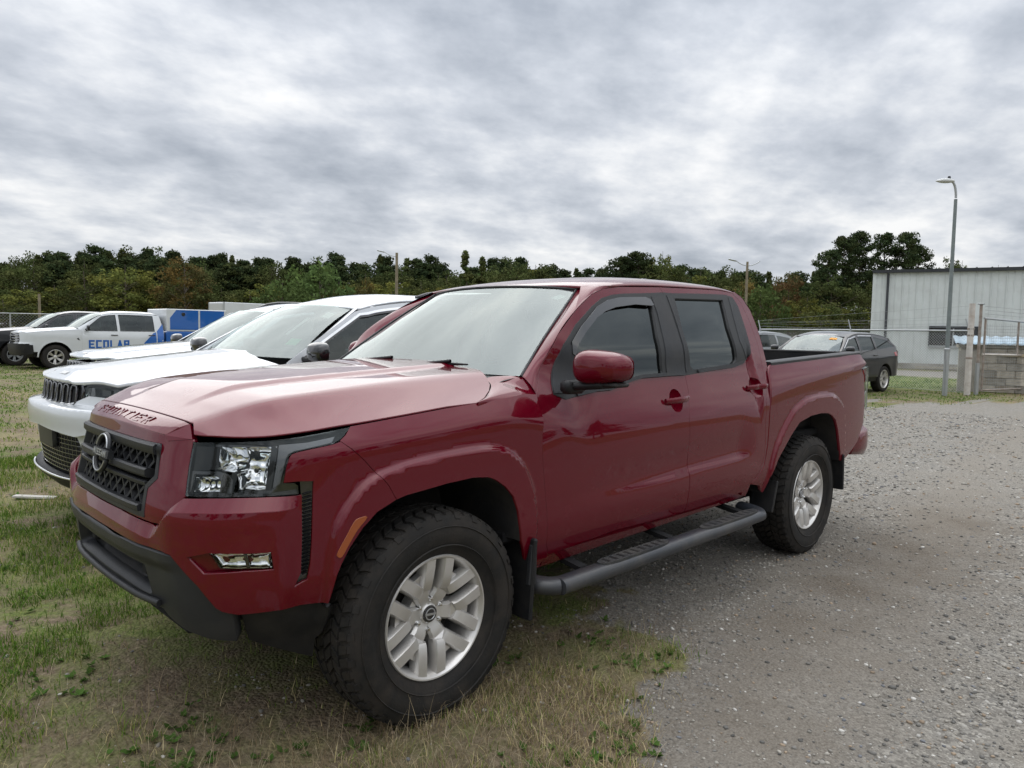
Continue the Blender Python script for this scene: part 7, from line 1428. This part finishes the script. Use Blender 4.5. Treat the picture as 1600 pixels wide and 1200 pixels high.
BLADE, tb = newmat('blade_colour'); sb_ = NT(tb); ab = sb_.n('ShaderNodeAttribute', attribute_name='col'); d_ = sb_.n('ShaderNodeBsdfDiffuse'); sb_.l(ab.outputs['Color'], d_.inputs[0]); t_ = sb_.n('ShaderNodeBsdfTranslucent'); sb_.l(ab.outputs['Color'], t_.inputs[0]); mm_ = sb_.n('ShaderNodeMixShader'); mm_.inputs[0].default_value = .3; sb_.l(d_.outputs[0], mm_.inputs[1]); sb_.l(t_.outputs[0], mm_.inputs[2]); sb_.out(mm_)
ico = np.array([(0, 0, 1), (.894, 0, .447), (.276, .851, .447), (-.724, .526, .447), (-.724, -.526, .447), (.276, -.851, .447), (.724, .526, -.447), (-.276, .851, -.447), (-.894, 0, -.447), (-.276, -.851, -.447), (.724, -.526, -.447), (0, 0, -1)])
icf = np.array([(0, 1, 2), (0, 2, 3), (0, 3, 4), (0, 4, 5), (0, 5, 1), (1, 6, 2), (2, 7, 3), (3, 8, 4), (4, 9, 5), (5, 10, 1), (6, 7, 2), (7, 8, 3), (8, 9, 4), (9, 10, 5), (10, 6, 1), (6, 11, 7), (7, 11, 8), (8, 11, 9), (9, 11, 10), (10, 11, 6)])
x, y, rr = scatter(150000, 1.0, 17, 1.35); gm = gravel_mask(x, y); clump = fbm(x, y, .6, 51); k = r2.uniform(size=len(x)) < np.maximum(gm*(.15+1.0*clump)*(1-.65*track(x, y)), .10*sst(.5, .65, fbm(x, y, .3, 58))); x, y, rr = x[k][:46000], y[k][:46000], rr[k][:46000]; n = len(x)
sz = (.0030+.0075*r2.uniform(size=n)**2.9)*(1+np.clip(rr-3, 0, 12)*.10); sz[r2.uniform(size=n) < .012] *= 2.0
jit = 1+r2.uniform(-.28, .28, (n, 12, 1)); sc3 = np.stack([sz*r2.uniform(.8, 1.4, n), sz*r2.uniform(.7, 1.1, n), sz*r2.uniform(.4, .75, n)], 1); an = r2.uniform(0, 6.28, n); P = ico[None]*jit*sc3[:, None, :]
ca, sa2 = np.cos(an)[:, None], np.sin(an)[:, None]; P = np.stack([P[..., 0]*ca-P[..., 1]*sa2+x[:, None], P[..., 0]*sa2+P[..., 1]*ca+y[:, None], P[..., 2]+(height(x, y)+sc3[:, 2]*.35)[:, None]], -1)
pal = np.array([(.13, .125, .115), (.20, .19, .172), (.28, .262, .23), (.36, .335, .29), (.52, .50, .46), (.31, .24, .172), (.18, .184, .195), (.105, .10, .092)]); cc = pal[r2.choice(len(pal), n, p=[.15, .22, .23, .16, .07, .09, .06, .02])]*r2.uniform(.8, 1.2, (n, 1))
o = mk_fast('loose_gravel', P.reshape(-1, 3), (icf[None]+np.arange(n)[:, None, None]*12).reshape(-1, 3), ATTR); setcol(o, np.repeat(cc, 12, 0)); tag(o, 'loose grey and tan gravel strewn over the drive', 'gravel', kind='stuff')
def blades(nm, x, y, L_, wd, bend, cols, pk, label, cat, lean=None, seg=3):
    n = len(x); a = r2.uniform(0, 6.28, n) if lean is None else lean; dx, dy = np.cos(a), np.sin(a); z0 = height(x, y)-.003; V = np.zeros((n, seg*2+1, 3)); px_, py_ = -dy, dx
    for i in range(seg+1):
        t = i/seg; hx = bend*L_*t**1.7; hz = L_*np.sqrt(np.maximum(.05, 1-(bend*t)**2*.85))*t; w = wd*(1-t*.85)
        if i < seg: V[:, 2*i] = np.stack([x+dx*hx-px_*w, y+dy*hx-py_*w, z0+hz], 1); V[:, 2*i+1] = np.stack([x+dx*hx+px_*w, y+dy*hx+py_*w, z0+hz], 1)
        else: V[:, 2*seg] = np.stack([x+dx*hx, y+dy*hx, z0+hz], 1)
    f = []
    for i in range(seg-1): f += [(2*i, 2*i+1, 2*i+3), (2*i, 2*i+3, 2*i+2)]
    f.append((2*seg-2, 2*seg-1, 2*seg)); f = np.array(f); F_ = (f[None]+np.arange(n)[:, None, None]*(seg*2+1)).reshape(-1, 3)
    c = np.array(cols)[pk]*r2.uniform(.7, 1.3, (n, 1)); o = mk_fast(nm, V.reshape(-1, 3), F_, BLADE); setcol(o, np.repeat(c, seg*2+1, 0)); tag(o, label, cat, kind='stuff'); return o
GC = [(.080, .150, .024), (.130, .210, .036), (.215, .255, .064), (.44, .37, .19), (.58, .48, .29), (.30, .22, .13)]
def grass_density(x, y): g = 1-gravel_mask(x, y); bare = sst(.46, .62, fbm(x, y, .42, 61)); return g*(1-.9*bare)
x, y, rr = scatter(480000, .9, 9.5, 1.2); gdn = grass_density(x, y); under = (np.abs(y) < .85) & (x > -4.2) & (x < .75); k = r2.uniform(size=len(x)) < gdn*np.where(under, .10, 1)*(.35+.8*fbm(x, y, .35, 71))*(1-.62*bare_soil(x, y)); x, y, rr = x[k][:165000], y[k][:165000], rr[k][:165000]; n = len(x)
dm = dry_mask(x, y)*.6+.38*(fbm(x, y, .15, 75)); close = sst(2.2, .5, np.hypot(x-.55, y-1.1)); dm = np.clip(dm*.78+.46*close-.02, 0, 1); pk = np.clip((dm*4.2+r2.normal(size=n)*1.1), 0, 5).astype(int)
blades('grass', x, y, (.020+.050*r2.uniform(size=n)**2)*(1+.06*rr), .0014+.0006*rr*.35, r2.uniform(.35, .98, n), GC, pk, 'short patchy green and dry grass around the parked cars', 'grass')
x, y, rr = scatter(230000, 8.5, 40, 1.3); gdn = grass_density(x, y); k = r2.uniform(size=len(x)) < gdn*.9; x, y, rr = x[k][:95000], y[k][:95000], rr[k][:95000]; n = len(x); pk = np.clip(dry_mask(x, y)*2.2+r2.normal(size=n)*.9, 0, 5).astype(int)
blades('lawn_grass', x, y, (.025+.035*r2.uniform(size=n)), .0016+.00042*rr, r2.uniform(.5, .95, n), GC, pk, 'mown green lawn stretching back to the parked trucks', 'grass', seg=2)
# dead stalks lying over the turf by the front wheel
x, y, rr = scatter(46000, 1.0, 4.6, 1.1); gdn = 1-gravel_mask(x, y); near = sst(1.5, .25, np.hypot((x-.0)/1.25, (y-1.15)/.9)); k = (r2.uniform(size=len(x)) < gdn*(.12+.75*near)) & ~((np.abs(y) < .66) & (x < .5)); x, y = x[k][:11000], y[k][:11000]; n = len(x)
blades('dead_stalks', x, y, .05+.10*r2.uniform(size=n)**2, np.full(n, .0010), r2.uniform(.80, .995, n), [(.34, .27, .17), (.27, .20, .12), (.20, .145, .09), (.42, .35, .24)], r2.integers(0, 4, n), 'dry tan stalks lying round the front wheel', 'dry grass', seg=5)
x, y, rr = scatter(12000, 1.0, 4.2, 1.0); k = (r2.uniform(size=len(x)) < (1-gravel_mask(x, y))*.09) & ~((np.abs(y) < .7) & (x < .6)); x, y = x[k][:420], y[k][:420]; n = len(x)
blades('seed_stems', x, y, .10+.13*r2.uniform(size=n), np.full(n, .0012), r2.uniform(.15, .75, n), [(.36, .29, .18), (.28, .21, .13)], r2.integers(0, 2, n), 'thin upright dead stems among the turf', 'dry grass', seg=5)
mkb = MB().box((0, 0, 0), (.34, .06, .02), bev=.004); bsc = mkb.build('board_scrap', simple('grey_board', (.50, .48, .44), .9, var=.25)); bsc.location = (.25, -4.12, .012); bsc.rotation_euler = (0, .03, R(138)); tag(bsc, 'small pale board scrap lying on the turf before the white sport utility', 'board')
# small broad-leaved weeds
x, y, rr = scatter(9000, 1.0, 7.5, 1.15); k = (r2.uniform(size=len(x)) < (1-gravel_mask(x, y))*sst(.5, .62, fbm(x, y, .5, 81))) & ~((np.abs(y) < .7) & (x < .6)); x, y = x[k][:520], y[k][:520]; n = len(x); V = []; cW = []
for i in range(n):
    g_ = r2.uniform(.6, 1.25); base = np.array((.075, .135, .032))*r2.uniform(.7, 1.4)
    for j in range(int(r2.integers(4, 9))):
        a = r2.uniform(0, 6.28); l_ = .022*g_*r2.uniform(.6, 1.3); w = l_*.42; u = np.array((math.cos(a), math.sin(a), r2.uniform(.15, .8))); sdv = np.array((-math.sin(a), math.cos(a), 0)); c = np.array((x[i], y[i], float(height(x[i], y[i]))+.004)); V += [c, c+u*l_*.5-sdv*w, c+u*l_*1.1, c+u*l_*.5+sdv*w]; cW += [base]*4
o = mk_fast('weeds', np.array(V), np.arange(len(V)).reshape(-1, 4), BLADE); setcol(o, np.array(cW)); tag(o, 'small broad leaved weeds scattered through the turf', 'weeds', kind='stuff')
